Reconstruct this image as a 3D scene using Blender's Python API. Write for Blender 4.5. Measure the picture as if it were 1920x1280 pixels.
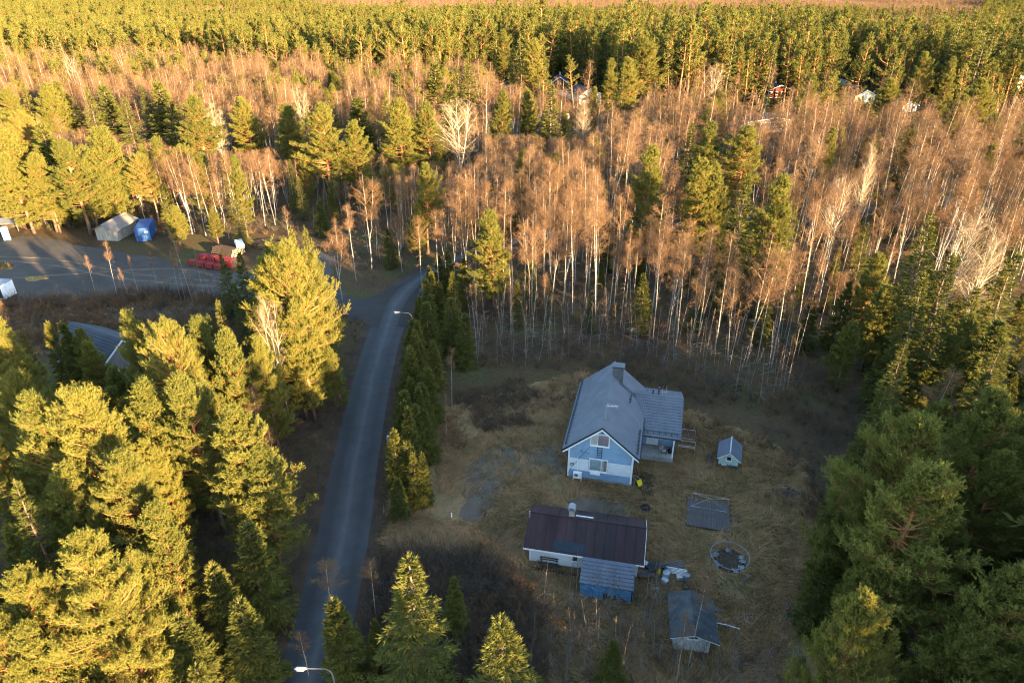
import bpy, math, random
import numpy as np
from mathutils import Vector, Matrix

for _o in list(bpy.data.objects):
    bpy.data.objects.remove(_o)
scene = bpy.context.scene
C = scene.collection
R = math.radians

# ---------------------------------------------------------------- camera, sky, sun, exposure
CAM_H = 45.0
PITCH = 28.5
cam_data = bpy.data.cameras.new('camera')
cam_data.lens = 24.0
cam_data.sensor_width = 36.0
cam_data.clip_start = 0.5
cam_data.clip_end = 9000.0
cam = bpy.data.objects.new('camera', cam_data)
cam.location = (0, 0, CAM_H)
cam.rotation_euler = (R(90 - PITCH), 0, 0)
C.objects.link(cam)
scene.camera = cam

SUN_ELEV = 10.0
SUN_AZ = 136.0        # clockwise from +Y: the sun stands behind the camera on its right
world = bpy.data.worlds.new('World')
scene.world = world
world.use_nodes = True
_nt = world.node_tree
_sky = _nt.nodes.new('ShaderNodeTexSky')
_sky.sky_type = 'NISHITA'
_sky.sun_disc = False
_sky.sun_elevation = R(SUN_ELEV)
_sky.sun_rotation = R(SUN_AZ)
_sky.air_density = 1.0
_sky.dust_density = 0.6
_sky.ozone_density = 1.5
_bg = _nt.nodes['Background']
_bg.inputs['Strength'].default_value = 0.108
_nt.links.new(_sky.outputs['Color'], _bg.inputs['Color'])

sun_data = bpy.data.lights.new('sun', 'SUN')
sun_data.energy = 5.0
sun_data.angle = R(0.53)
sun_data.color = (1.0, 0.70, 0.36)
sun = bpy.data.objects.new('sun', sun_data)
_d = Vector((math.sin(R(SUN_AZ)) * math.cos(R(SUN_ELEV)), math.cos(R(SUN_AZ)) * math.cos(R(SUN_ELEV)), math.sin(R(SUN_ELEV))))
sun.rotation_euler = _d.to_track_quat('Z', 'Y').to_euler()
sun.location = (60, -60, 80)
C.objects.link(sun)

vs = scene.view_settings
vs.view_transform = 'Standard'
vs.look = 'None'
vs.gamma = 1.0
vs.use_curve_mapping = False
vs.exposure = 3.5
scene.cycles.max_bounces = 6
scene.cycles.diffuse_bounces = 3
scene.cycles.transmission_bounces = 3
scene.cycles.transparent_max_bounces = 4
scene.cycles.use_denoising = True
scene.cycles.use_adaptive_sampling = False
scene.cycles.filter_width = 1.15

rng = np.random.default_rng(11)
random.seed(11)

# ---------------------------------------------------------------- ground survey helpers (metres; camera stands over 0,0)
_cp, _sp, _F = math.cos(R(PITCH)), math.sin(R(PITCH)), 1280.0


def spot(px, py, z=0.0):
    """Survey helper: the place in metres where a sight line of the survey picture meets height z."""
    u = (px - 960) / _F
    v = (640 - py) / _F
    t = (z - CAM_H) / (-_sp + _cp * v)
    return Vector((u * t, (_cp + _sp * v) * t, z))


def base_of(px, py, h):
    p = spot(px, py, h)
    return (p.x, p.y)


# ---------------------------------------------------------------- materials
def new_mat(name):
    m = bpy.data.materials.new(name)
    m.use_nodes = True
    nt = m.node_tree
    return m, nt, nt.nodes, nt.links, nt.nodes['Principled BSDF']


def ramp(nt, stops):
    n = nt.nodes.new('ShaderNodeValToRGB')
    cr = n.color_ramp
    while len(cr.elements) < len(stops):
        cr.elements.new(0.5)
    for e, (p, c) in zip(cr.elements, stops):
        e.position = p
        e.color = (*c, 1)
    return n


def noise(nt, scale, detail=4, rough=0.55, vec=None, dim='3D'):
    n = nt.nodes.new('ShaderNodeTexNoise')
    n.noise_dimensions = dim
    n.inputs['Scale'].default_value = scale
    n.inputs['Detail'].default_value = detail
    n.inputs['Roughness'].default_value = rough
    if vec is not None:
        nt.links.new(vec, n.inputs['Vector'])
    return n


def mix(nt, a, b, fac, mode='MIX'):
    n = nt.nodes.new('ShaderNodeMix')
    n.data_type = 'RGBA'
    n.blend_type = mode
    for val, idx in ((fac, 0), (a, 6), (b, 7)):
        if hasattr(val, 'is_linked') or hasattr(val, 'links'):
            nt.links.new(val, n.inputs[idx])
        elif idx == 0:
            n.inputs[0].default_value = val
        else:
            n.inputs[idx].default_value = (*val, 1)
    return n.outputs[2]


def math_node(nt, op, a, b=None):
    n = nt.nodes.new('ShaderNodeMath')
    n.operation = op
    for i, v in enumerate((a, b)):
        if v is None:
            continue
        if hasattr(v, 'links'):
            nt.links.new(v, n.inputs[i])
        else:
            n.inputs[i].default_value = v
    return n.outputs[0]


def mapping(nt, vec, scale=(1, 1, 1)):
    n = nt.nodes.new('ShaderNodeMapping')
    n.inputs['Scale'].default_value = scale
    nt.links.new(vec, n.inputs['Vector'])
    return n.outputs['Vector']


def bump(nt, height, strength, dist, bsdf):
    b = nt.nodes.new('ShaderNodeBump')
    b.inputs['Strength'].default_value = strength
    b.inputs['Distance'].default_value = dist
    nt.links.new(height, b.inputs['Height'])
    nt.links.new(b.outputs['Normal'], bsdf.inputs['Normal'])


def painted(name, col, rough=0.6, var=0.25, scale=3.0, metal=0.0, spec=0.12, dirt=None, stretch=(1, 1, 1)):
    """A plain surface with uneven tone, a little dirt and fine relief."""
    m, nt, N, L, b = new_mat(name)
    tc = nt.nodes.new('ShaderNodeTexCoord')
    v = mapping(nt, tc.outputs['Object'], stretch)
    n1 = noise(nt, scale, 5, 0.6, v)
    lo = tuple(max(0, c * (1 - var)) for c in col)
    hi = tuple(min(1, c * (1 + var)) for c in col)
    r1 = ramp(nt, [(0.3, lo), (0.7, hi)])
    L.new(n1.outputs['Fac'], r1.inputs['Fac'])
    out = r1.outputs['Color']
    if dirt is not None:
        n2 = noise(nt, scale * 0.35, 6, 0.7, v)
        r2 = ramp(nt, [(0.48, (0, 0, 0)), (0.72, (1, 1, 1))])
        L.new(n2.outputs['Fac'], r2.inputs['Fac'])
        out = mix(nt, out, dirt, r2.outputs['Color'])
    L.new(out, b.inputs['Base Color'])
    b.inputs['Roughness'].default_value = rough
    b.inputs['Metallic'].default_value = metal
    b.inputs['Specular IOR Level'].default_value = spec
    n3 = noise(nt, scale * 8, 3, 0.6, v)
    bump(nt, n3.outputs['Fac'], 0.25, 0.01, b)
    return m


def leafy(name, c_a, c_b, transl=0.3, patch=0.35):
    """Foliage, twigs and grass: tone differs from plant to plant and from clump to clump."""
    m, nt, N, L, b = new_mat(name)
    N.remove(b)
    oi = N.new('ShaderNodeObjectInfo')
    geo = N.new('ShaderNodeNewGeometry')
    n1 = noise(nt, patch, 3, 0.6, geo.outputs['Position'])
    f = math_node(nt, 'ADD', math_node(nt, 'MULTIPLY', oi.outputs['Random'], 0.55), math_node(nt, 'MULTIPLY', n1.outputs['Fac'], 0.6))
    f = math_node(nt, 'SUBTRACT', f, 0.08)
    col = mix(nt, c_a, c_b, f)
    d = N.new('ShaderNodeBsdfDiffuse')
    L.new(col, d.inputs['Color'])
    out = N['Material Output']
    if transl > 0:
        t = N.new('ShaderNodeBsdfTranslucent')
        L.new(col, t.inputs['Color'])
        ms = N.new('ShaderNodeMixShader')
        ms.inputs[0].default_value = transl
        L.new(d.outputs[0], ms.inputs[1])
        L.new(t.outputs[0], ms.inputs[2])
        L.new(ms.outputs[0], out.inputs['Surface'])
    else:
        L.new(d.outputs[0], out.inputs['Surface'])
    return m


M = {}
M['pine_needles'] = leafy('pine_needles', (0.092, 0.101, 0.026), (0.176, 0.162, 0.036), 0.34)
M['pine_fine'] = leafy('pine_needles_close', (0.095, 0.103, 0.026), (0.186, 0.168, 0.037), 0.34)
M['spruce_needles'] = leafy('spruce_needles', (0.060, 0.072, 0.020), (0.120, 0.112, 0.026), 0.28)
M['far_needles'] = leafy('far_needles', (0.080, 0.090, 0.022), (0.140, 0.135, 0.032), 0.32, 0.05)
M['birch_twigs'] = leafy('birch_twigs', (0.105, 0.061, 0.034), (0.168, 0.103, 0.058), 0.10)
M['pale_twigs'] = leafy('pale_twigs', (0.15, 0.11, 0.07), (0.23, 0.175, 0.115), 0.05)
M['dark_twigs'] = leafy('dark_twigs', (0.050, 0.040, 0.032), (0.095, 0.074, 0.056), 0.05)
M['grass_dry'] = leafy('grass_dry', (0.16, 0.096, 0.047), (0.46, 0.285, 0.138), 0.25, 0.30)
M['grass_green'] = leafy('grass_green', (0.085, 0.082, 0.025), (0.175, 0.150, 0.052), 0.25, 0.22)
M['reeds'] = leafy('reeds', (0.16, 0.13, 0.09), (0.30, 0.25, 0.19), 0.2)


def bark(name, low, high, z0, z1, spot_col=None):
    m, nt, N, L, b = new_mat(name)
    tc = N.new('ShaderNodeTexCoord')
    sep = N.new('ShaderNodeSeparateXYZ')
    L.new(tc.outputs['Object'], sep.inputs[0])
    mr = N.new('ShaderNodeMapRange')
    mr.inputs[1].default_value = z0
    mr.inputs[2].default_value = z1
    L.new(sep.outputs['Z'], mr.inputs[0])
    col = mix(nt, low, high, mr.outputs[0])
    v = mapping(nt, tc.outputs['Object'], (1.5, 1.5, 5.0) if spot_col else (4, 4, 1))
    n1 = noise(nt, 1.2 if spot_col else 2.0, 4, 0.6, v)
    if spot_col:
        r = ramp(nt, [(0.56, (0, 0, 0)), (0.62, (1, 1, 1))])
        L.new(n1.outputs['Fac'], r.inputs['Fac'])
        col = mix(nt, col, spot_col, r.outputs['Color'])
    else:
        r = ramp(nt, [(0.3, (0.55, 0.55, 0.55)), (0.7, (1.2, 1.2, 1.2))])
        L.new(n1.outputs['Fac'], r.inputs['Fac'])
        col = mix(nt, col, r.outputs['Color'], 1.0, 'MULTIPLY')
    L.new(col, b.inputs['Base Color'])
    b.inputs['Roughness'].default_value = 0.85
    b.inputs['Specular IOR Level'].default_value = 0.15
    return m


M['pine_bark'] = bark('pine_bark', (0.11, 0.075, 0.055), (0.30, 0.135, 0.055), 2.0, 8.0)
M['spruce_bark'] = bark('spruce_bark', (0.095, 0.07, 0.055), (0.13, 0.09, 0.06), 0.0, 12.0)
M['birch_bark'] = bark('birch_bark', (0.23, 0.22, 0.205), (0.28, 0.25, 0.215), 0.0, 9.0, (0.07, 0.055, 0.045))
M['aspen_bark'] = bark('aspen_bark', (0.24, 0.22, 0.18), (0.38, 0.32, 0.24), 0.0, 8.0, (0.14, 0.12, 0.09))
M['sapling_bark'] = bark('sapling_bark', (0.15, 0.13, 0.115), (0.21, 0.175, 0.145), 0.0, 6.0)

# ---------------------------------------------------------------- mesh helpers


def mesh_np(name, V, tris=None, quads=None, mats=(), mat_idx=None, smooth=False):
    """One mesh from numpy arrays of vertices, triangles and quads."""
    V = np.asarray(V, dtype=np.float32).reshape(-1, 3)
    t = np.zeros((0, 3), np.int32) if tris is None or len(tris) == 0 else np.asarray(tris, np.int32)
    q = np.zeros((0, 4), np.int32) if quads is None or len(quads) == 0 else np.asarray(quads, np.int32)
    me = bpy.data.meshes.new(name)
    me.vertices.add(len(V))
    me.vertices.foreach_set('co', V.ravel())
    me.loops.add(t.size + q.size)
    me.polygons.add(len(t) + len(q))
    me.loops.foreach_set('vertex_index', np.concatenate([t.ravel(), q.ravel()]).astype(np.int32))
    st = np.concatenate([np.arange(len(t)) * 3, t.size + np.arange(len(q)) * 4]).astype(np.int32)
    me.polygons.foreach_set('loop_start', st)
    for m in mats:
        me.materials.append(m)
    if mat_idx is not None:
        me.polygons.foreach_set('material_index', np.asarray(mat_idx, np.int32))
    me.polygons.foreach_set('use_smooth', np.full(len(t) + len(q), bool(smooth)))
    me.update(calc_edges=True)
    me.validate()
    return me


def frame_of(D):
    D = D / np.maximum(np.linalg.norm(D, axis=1, keepdims=True), 1e-9)
    ref = np.where(np.abs(D[:, 2:3]) > 0.9, np.array([[1.0, 0, 0]]), np.array([[0, 0, 1.0]]))
    A = np.cross(D, ref)
    A /= np.maximum(np.linalg.norm(A, axis=1, keepdims=True), 1e-9)
    B = np.cross(D, A)
    return D, A, B


def tubes(P0, P1, r0, r1, n=4):
    """Tapered open tubes, one per row."""
    P0 = np.asarray(P0, float).reshape(-1, 3)
    P1 = np.asarray(P1, float).reshape(-1, 3)
    k = len(P0)
    r0 = np.broadcast_to(np.asarray(r0, float), (k,))
    r1 = np.broadcast_to(np.asarray(r1, float), (k,))
    _, A, B = frame_of(P1 - P0)
    a = np.arange(n) * 2 * math.pi / n
    ring = A[:, None, :] * np.cos(a)[None, :, None] + B[:, None, :] * np.sin(a)[None, :, None]
    V = np.concatenate([P0[:, None] + ring * r0[:, None, None], P1[:, None] + ring * r1[:, None, None]], axis=1)
    i = np.arange(n)
    j = (i + 1) % n
    Q = np.stack([i, j, n + j, n + i], axis=1)
    Q = (np.arange(k)[:, None, None] * 2 * n + Q[None]).reshape(-1, 4)
    return V.reshape(-1, 3), Q


def blades(P, D, ln, w, g):
    """Needle bundles and twigs: one narrow triangle per row, rolled at random."""
    k = len(P)
    D, A, B = frame_of(D)
    roll = g.uniform(0, 2 * math.pi, k)[:, None]
    S = A * np.cos(roll) + B * np.sin(roll)
    ln = np.broadcast_to(np.asarray(ln, float), (k,))[:, None]
    w = np.broadcast_to(np.asarray(w, float), (k,))[:, None]
    V = np.stack([P - S * w * 0.5, P + S * w * 0.5, P + D * ln], axis=1).reshape(-1, 3)
    T = np.arange(k * 3, dtype=np.int32).reshape(-1, 3)
    return V, T


class Parts:
    """Gathers vertices, triangles and quads of one mesh."""

    def __init__(self):
        self.v, self.t, self.q, self.n = [], [], [], 0

    def add(self, V, T=None, Q=None):
        self.v.append(np.asarray(V, float).reshape(-1, 3))
        if T is not None and len(T):
            self.t.append(np.asarray(T) + self.n)
        if Q is not None and len(Q):
            self.q.append(np.asarray(Q) + self.n)
        self.n += len(self.v[-1])
        return self

    def arrays(self):
        return (np.concatenate(self.v), np.concatenate(self.t) if self.t else np.zeros((0, 3), np.int32),
                np.concatenate(self.q) if self.q else np.zeros((0, 4), np.int32))

    # --- solid shapes for built things
    def box(self, c, s, rz=0.0, rx=0.0, ry=0.0):
        x, y, z = s[0] / 2, s[1] / 2, s[2] / 2
        V = np.array([(-x, -y, -z), (x, -y, -z), (x, y, -z), (-x, y, -z), (-x, -y, z), (x, -y, z), (x, y, z), (-x, y, z)])
        mt = np.array((Matrix.Rotation(rz, 3, 'Z') @ Matrix.Rotation(ry, 3, 'Y') @ Matrix.Rotation(rx, 3, 'X')))
        V = V @ mt.T + np.array(c)
        return self.add(V, None, [(0, 3, 2, 1), (4, 5, 6, 7), (0, 1, 5, 4), (1, 2, 6, 5), (2, 3, 7, 6), (3, 0, 4, 7)])

    def box2(self, a, b):
        a, b = np.array(a, float), np.array(b, float)
        return self.box((a + b) / 2, np.abs(b - a))

    def prism(self, poly, axis_from, axis_to, axis='y'):
        """Extrudes a polygon given in the plane across the axis."""
        n = len(poly)
        V = []
        for w in (axis_from, axis_to):
            for a, b in poly:
                V.append((a, w, b) if axis == 'y' else (w, a, b) if axis == 'x' else (a, b, w))
        for i in range(1, n - 1):
            pass
        T = [(0, i, i + 1) for i in range(1, n - 1)] + [(n, n + i + 1, n + i) for i in range(1, n - 1)]
        Q = [(i, n + i, n + (i + 1) % n, (i + 1) % n) for i in range(n)]
        return self.add(V, T, Q)

    def tube(self, pts, r, n=8, cap=True):
        pts = [np.array(p, float) for p in pts]
        rr = r if hasattr(r, '__len__') else [r] * len(pts)
        V = []
        up = None
        for i, p in enumerate(pts):
            d = pts[min(i + 1, len(pts) - 1)] - pts[max(i - 1, 0)]
            d /= max(np.linalg.norm(d), 1e-9)
            if up is None:
                up = np.array([1.0, 0, 0]) if abs(d[2]) > 0.9 else np.array([0, 0, 1.0])
            a = np.cross(d, up)
            a /= max(np.linalg.norm(a), 1e-9)
            b = np.cross(d, a)
            for k in range(n):
                an = 2 * math.pi * k / n
                V.append(p + (a * math.cos(an) + b * math.sin(an)) * rr[i])
        Q = []
        for i in range(len(pts) - 1):
            for k in range(n):
                k2 = (k + 1) % n
                Q.append((i * n + k, i * n + k2, (i + 1) * n + k2, (i + 1) * n + k))
        T = []
        if cap:
            e = (len(pts) - 1) * n
            T = [(0, k + 1, k) for k in range(1, n - 1)] + [(e, e + k, e + k + 1) for k in range(1, n - 1)]
        return self.add(V, T, Q)

    def ring(self, c, rad, r, n=36, m=6):
        a = np.arange(n) * 2 * math.pi / n
        V, Q = [], []
        for i in range(n):
            for k in range(m):
                b = 2 * math.pi * k / m
                rr = rad + r * math.cos(b)
                V.append((c[0] + rr * math.cos(a[i]), c[1] + rr * math.sin(a[i]), c[2] + r * math.sin(b)))
                Q.append((i * m + k, ((i + 1) % n) * m + k, ((i + 1) % n) * m + (k + 1) % m, i * m + (k + 1) % m))
        return self.add(V, None, Q)

    def mesh(self, name, mat, smooth=False):
        V, T, Q = self.arrays()
        return mesh_np(name, V, T, Q, [mat], None, smooth)

    def build(self, name, mat, parent=None, loc=None, rz=0.0, smooth=False, kind=None):
        o = bpy.data.objects.new(name, self.mesh(name, mat, smooth))
        C.objects.link(o)
        if parent is not None:
            o.parent = parent
        if loc is not None:
            o.location = loc
            o.rotation_euler = (0, 0, rz)
        if kind:
            o['kind'] = kind
        return o


def tag(o, label=None, cat=None, group=None, kind=None):
    if label:
        o['label'] = label
    if cat:
        o['category'] = cat
    if group:
        o['group'] = group
    if kind:
        o['kind'] = kind
    return o


def thing(name, label, cat, loc=(0, 0, 0), rz=0.0, group=None):
    o = bpy.data.objects.new(name, None)
    o.empty_display_size = 0.3
    C.objects.link(o)
    o.location = loc
    o.rotation_euler = (0, 0, rz)
    return tag(o, label, cat, group)


def copy_tree(o, parent=None):
    c = o.copy()
    C.objects.link(c)
    if parent is not None:
        c.parent = parent
    for ch in list(o.children):
        copy_tree(ch, c)
    return c


def scatter(name, protos, pts, rot, scl, idx, label=None, kind='stuff'):
    """One object of uncounted growth: every proto instanced on its points by geometry nodes."""
    col = bpy.data.collections.new(name + '_sources')
    for i, p in enumerate(protos):
        o = bpy.data.objects.new('%s_source_%02d' % (name, i), p)
        col.objects.link(o)
    me = bpy.data.meshes.new(name)
    k = len(pts)
    me.vertices.add(k)
    me.vertices.foreach_set('co', np.asarray(pts, np.float32).ravel())
    at = me.attributes.new('turn', 'FLOAT_VECTOR', 'POINT')
    at.data.foreach_set('vector', np.asarray(rot, np.float32).ravel())
    at = me.attributes.new('size', 'FLOAT_VECTOR', 'POINT')
    s = np.asarray(scl, np.float32)
    if s.ndim == 1:
        s = np.repeat(s[:, None], 3, 1)
    at.data.foreach_set('vector', s.ravel())
    at = me.attributes.new('which', 'INT', 'POINT')
    at.data.foreach_set('value', np.asarray(idx, np.int32))
    o = bpy.data.objects.new(name, me)
    C.objects.link(o)
    tag(o, label, None, None, kind)
    ng = bpy.data.node_groups.new(name + '_growth', 'GeometryNodeTree')
    ng.interface.new_socket('Geometry', in_out='INPUT', socket_type='NodeSocketGeometry')
    ng.interface.new_socket('Geometry', in_out='OUTPUT', socket_type='NodeSocketGeometry')
    N, L = ng.nodes, ng.links
    gi, go = N.new('NodeGroupInput'), N.new('NodeGroupOutput')
    ci = N.new('GeometryNodeCollectionInfo')
    ci.inputs['Collection'].default_value = col
    ci.inputs['Separate Children'].default_value = True
    ci.inputs['Reset Children'].default_value = True
    ip = N.new('GeometryNodeInstanceOnPoints')
    ip.inputs['Pick Instance'].default_value = True

    def attr(nm, ty):
        n = N.new('GeometryNodeInputNamedAttribute')
        n.data_type = ty
        n.inputs['Name'].default_value = nm
        return n.outputs['Attribute']
    L.new(gi.outputs[0], ip.inputs['Points'])
    L.new(ci.outputs[0], ip.inputs['Instance'])
    L.new(attr('which', 'INT'), ip.inputs['Instance Index'])
    er = N.new('FunctionNodeEulerToRotation')
    L.new(attr('turn', 'FLOAT_VECTOR'), er.inputs[0])
    L.new(er.outputs[0], ip.inputs['Rotation'])
    L.new(attr('size', 'FLOAT_VECTOR'), ip.inputs['Scale'])
    L.new(ip.outputs[0], go.inputs[0])
    md = o.modifiers.new('growth', 'NODES')
    md.node_group = ng
    return o


def inside(pts, poly):
    """Which of the points lie inside a polygon."""
    pts = np.asarray(pts, float)
    x, y = pts[:, 0], pts[:, 1]
    ins = np.zeros(len(pts), bool)
    n = len(poly)
    for i in range(n):
        x0, y0 = poly[i][0], poly[i][1]
        x1, y1 = poly[(i + 1) % n][0], poly[(i + 1) % n][1]
        c = ((y0 > y) != (y1 > y)) & (x < (x1 - x0) * (y - y0) / ((y1 - y0) if y1 != y0 else 1e-9) + x0)
        ins ^= c
    return ins


def jitter_grid(x0, x1, y0, y1, step, g, jit=0.45):
    xs, ys = np.meshgrid(np.arange(x0, x1, step), np.arange(y0, y1, step))
    p = np.stack([xs.ravel(), ys.ravel()], 1)
    return p + g.uniform(-jit, jit, p.shape) * step


def near_line(pts, line, d):
    """Which points lie within d of a polyline."""
    pts = np.asarray(pts, float)[:, :2]
    best = np.full(len(pts), 1e9)
    for a, b in zip(line[:-1], line[1:]):
        a, b = np.array(a[:2], float), np.array(b[:2], float)
        ab = b - a
        t = np.clip(((pts - a) @ ab) / max(ab @ ab, 1e-9), 0, 1)
        best = np.minimum(best, np.linalg.norm(pts - (a + t[:, None] * ab), axis=1))
    return best < d

# ---------------------------------------------------------------- ground, roads and yards


def ground_mat():
    m, nt, N, L, b = new_mat('forest_floor')
    tc = N.new('ShaderNodeTexCoord')
    v = tc.outputs['Object']
    n1 = noise(nt, 0.09, 6, 0.65, v)
    r1 = ramp(nt, [(0.30, (0.040, 0.030, 0.018)), (0.5, (0.075, 0.052, 0.030)), (0.62, (0.060, 0.058, 0.026)), (0.8, (0.120, 0.085, 0.045))])
    L.new(n1.outputs['Fac'], r1.inputs['Fac'])
    n2 = noise(nt, 2.2, 8, 0.75, v)
    r2 = ramp(nt, [(0.25, (0.5, 0.48, 0.45)), (0.75, (1.35, 1.3, 1.2))])
    L.new(n2.outputs['Fac'], r2.inputs['Fac'])
    c = mix(nt, r1.outputs['Color'], r2.outputs['Color'], 1.0, 'MULTIPLY')
    L.new(c, b.inputs['Base Color'])
    b.inputs['Roughness'].default_value = 0.95
    b.inputs['Specular IOR Level'].default_value = 0.05
    n3 = noise(nt, 5.0, 6, 0.7, v)
    bump(nt, n3.outputs['Fac'], 0.8, 0.15, b)
    return m


def lawn_mat():
    m, nt, N, L, b = new_mat('rough_lawn')
    tc = N.new('ShaderNodeTexCoord')
    v = tc.outputs['Object']
    n1 = noise(nt, 0.16, 5, 0.6, v)
    r1 = ramp(nt, [(0.30, (0.085, 0.055, 0.030)), (0.46, (0.21, 0.135, 0.068)), (0.60, (0.13, 0.098, 0.045)), (0.75, (0.26, 0.170, 0.086))])
    L.new(n1.outputs['Fac'], r1.inputs['Fac'])
    n2 = noise(nt, 3.5, 8, 0.75, v)
    r2 = ramp(nt, [(0.25, (0.5, 0.5, 0.5)), (0.75, (1.4, 1.4, 1.35))])
    L.new(n2.outputs['Fac'], r2.inputs['Fac'])
    c = mix(nt, r1.outputs['Color'], r2.outputs['Color'], 1.0, 'MULTIPLY')
    L.new(c, b.inputs['Base Color'])
    b.inputs['Roughness'].default_value = 0.95
    b.inputs['Specular IOR Level'].default_value = 0.05
    n3 = noise(nt, 6.0, 6, 0.7, v)
    bump(nt, n3.outputs['Fac'], 0.8, 0.12, b)
    return m


def gravel_mat(name, lo, hi, scale=0.12):
    m, nt, N, L, b = new_mat(name)
    tc = N.new('ShaderNodeTexCoord')
    v = tc.outputs['Object']
    n1 = noise(nt, scale, 6, 0.65, v)
    r1 = ramp(nt, [(0.32, lo), (0.68, hi)])
    L.new(n1.outputs['Fac'], r1.inputs['Fac'])
    n2 = noise(nt, 7.0, 6, 0.8, v)
    r2 = ramp(nt, [(0.3, (0.6, 0.6, 0.6)), (0.7, (1.3, 1.3, 1.3))])
    L.new(n2.outputs['Fac'], r2.inputs['Fac'])
    c = mix(nt, r1.outputs['Color'], r2.outputs['Color'], 1.0, 'MULTIPLY')
    L.new(c, b.inputs['Base Color'])
    b.inputs['Roughness'].default_value = 0.9
    b.inputs['Specular IOR Level'].default_value = 0.15
    bump(nt, n2.outputs['Fac'], 0.5, 0.05, b)
    return m


def road_mat():
    """Worn asphalt: polished wheel tracks, a paler crown and gritty edges, laid out across the road's own width."""
    m, nt, N, L, b = new_mat('asphalt')
    uv = N.new('ShaderNodeUVMap')
    uv.uv_map = 'UVMap'
    sep = N.new('ShaderNodeSeparateXYZ')
    L.new(uv.outputs['UV'], sep.inputs[0])
    tc = N.new('ShaderNodeTexCoord')
    wob = noise(nt, 0.12, 2, 0.5, tc.outputs['Object'])
    u = math_node(nt, 'ADD', sep.outputs['X'], math_node(nt, 'MULTIPLY', math_node(nt, 'SUBTRACT', wob.outputs['Fac'], 0.5), 0.10))
    r1 = ramp(nt, [(0.0, (0.022, 0.019, 0.016)), (0.07, (0.034, 0.034, 0.034)), (0.24, (0.027, 0.028, 0.029)), (0.42, (0.048, 0.049, 0.050)),
                   (0.50, (0.066, 0.067, 0.068)), (0.57, (0.048, 0.049, 0.050)), (0.76, (0.033, 0.034, 0.035)), (0.92, (0.046, 0.046, 0.046)), (1.0, (0.024, 0.021, 0.018))])
    L.new(u, r1.inputs['Fac'])
    n2 = noise(nt, 0.5, 7, 0.7, tc.outputs['Object'])
    r2 = ramp(nt, [(0.3, (0.8, 0.8, 0.8)), (0.7, (1.18, 1.18, 1.18))])
    L.new(n2.outputs['Fac'], r2.inputs['Fac'])
    c = mix(nt, r1.outputs['Color'], r2.outputs['Color'], 1.0, 'MULTIPLY')
    n4 = noise(nt, 14, 4, 0.8, tc.outputs['Object'])
    r4 = ramp(nt, [(0.3, (0.82, 0.82, 0.82)), (0.7, (1.15, 1.15, 1.15))])
    L.new(n4.outputs['Fac'], r4.inputs['Fac'])
    c = mix(nt, c, r4.outputs['Color'], 1.0, 'MULTIPLY')
    L.new(c, b.inputs['Base Color'])
    b.inputs['Roughness'].default_value = 0.8
    b.inputs['Specular IOR Level'].default_value = 0.25
    bump(nt, n4.outputs['Fac'], 0.3, 0.02, b)
    return m


M['ground'] = ground_mat()
M['lawn'] = lawn_mat()
M['gravel'] = gravel_mat('gravel', (0.038, 0.034, 0.030), (0.074, 0.064, 0.055))
M['dirt'] = gravel_mat('packed_dirt', (0.066, 0.050, 0.036), (0.12, 0.092, 0.066), 0.4)
M['verge'] = gravel_mat('verge_soil', (0.030, 0.021, 0.015), (0.070, 0.044, 0.026), 0.5)
M['asphalt'] = road_mat()

p = Parts()
xs = np.array([-5000, -1500, -600, -300, -150, -60, 0, 60, 150, 300, 600, 1500, 5000.0])
ys = np.array([-1500, -400, -120, -40, 0, 40, 100, 180, 300, 500, 900, 1800, 6000.0])
gx, gy = np.meshgrid(xs, ys)
i = np.arange(len(xs) - 1)
Q = np.concatenate([np.stack([r * len(xs) + i, r * len(xs) + i + 1, (r + 1) * len(xs) + i + 1, (r + 1) * len(xs) + i], 1) for r in range(len(ys) - 1)])
p.add(np.stack([gx.ravel(), gy.ravel(), np.zeros(gx.size)], 1), None, Q)
p.build('ground', M['ground'], kind='structure')


def ragged(poly, step=1.2, amp=0.5, g=rng):
    """A polygon's outline resampled with an uneven edge."""
    out = []
    n = len(poly)
    for k in range(n):
        a, b = np.array(poly[k], float), np.array(poly[(k + 1) % n], float)
        L_ = np.linalg.norm(b - a)
        m = max(1, int(L_ / step))
        nrm = np.array([-(b - a)[1], (b - a)[0]]) / max(L_, 1e-6)
        for q in range(m):
            out.append(a + (b - a) * q / m + nrm * g.normal(0, amp) * (0.3 if q == 0 else 1))
    return out


def sheet(name, poly, z, mat, kind='structure', step=1.2, amp=0.5):
    import bmesh
    bm = bmesh.new()
    vsx = [bm.verts.new((q[0], q[1], z)) for q in ragged(poly, step, amp)]
    es = [bm.edges.new((vsx[k], vsx[(k + 1) % len(vsx)])) for k in range(len(vsx))]
    bmesh.ops.triangle_fill(bm, edges=es, use_beauty=True)
    for f in bm.faces:
        if f.normal.z < 0:
            f.normal_flip()
    me = bpy.data.meshes.new(name)
    bm.to_mesh(me)
    bm.free()
    me.materials.append(mat)
    o = bpy.data.objects.new(name, me)
    C.objects.link(o)
    o['kind'] = kind
    return o


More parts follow.
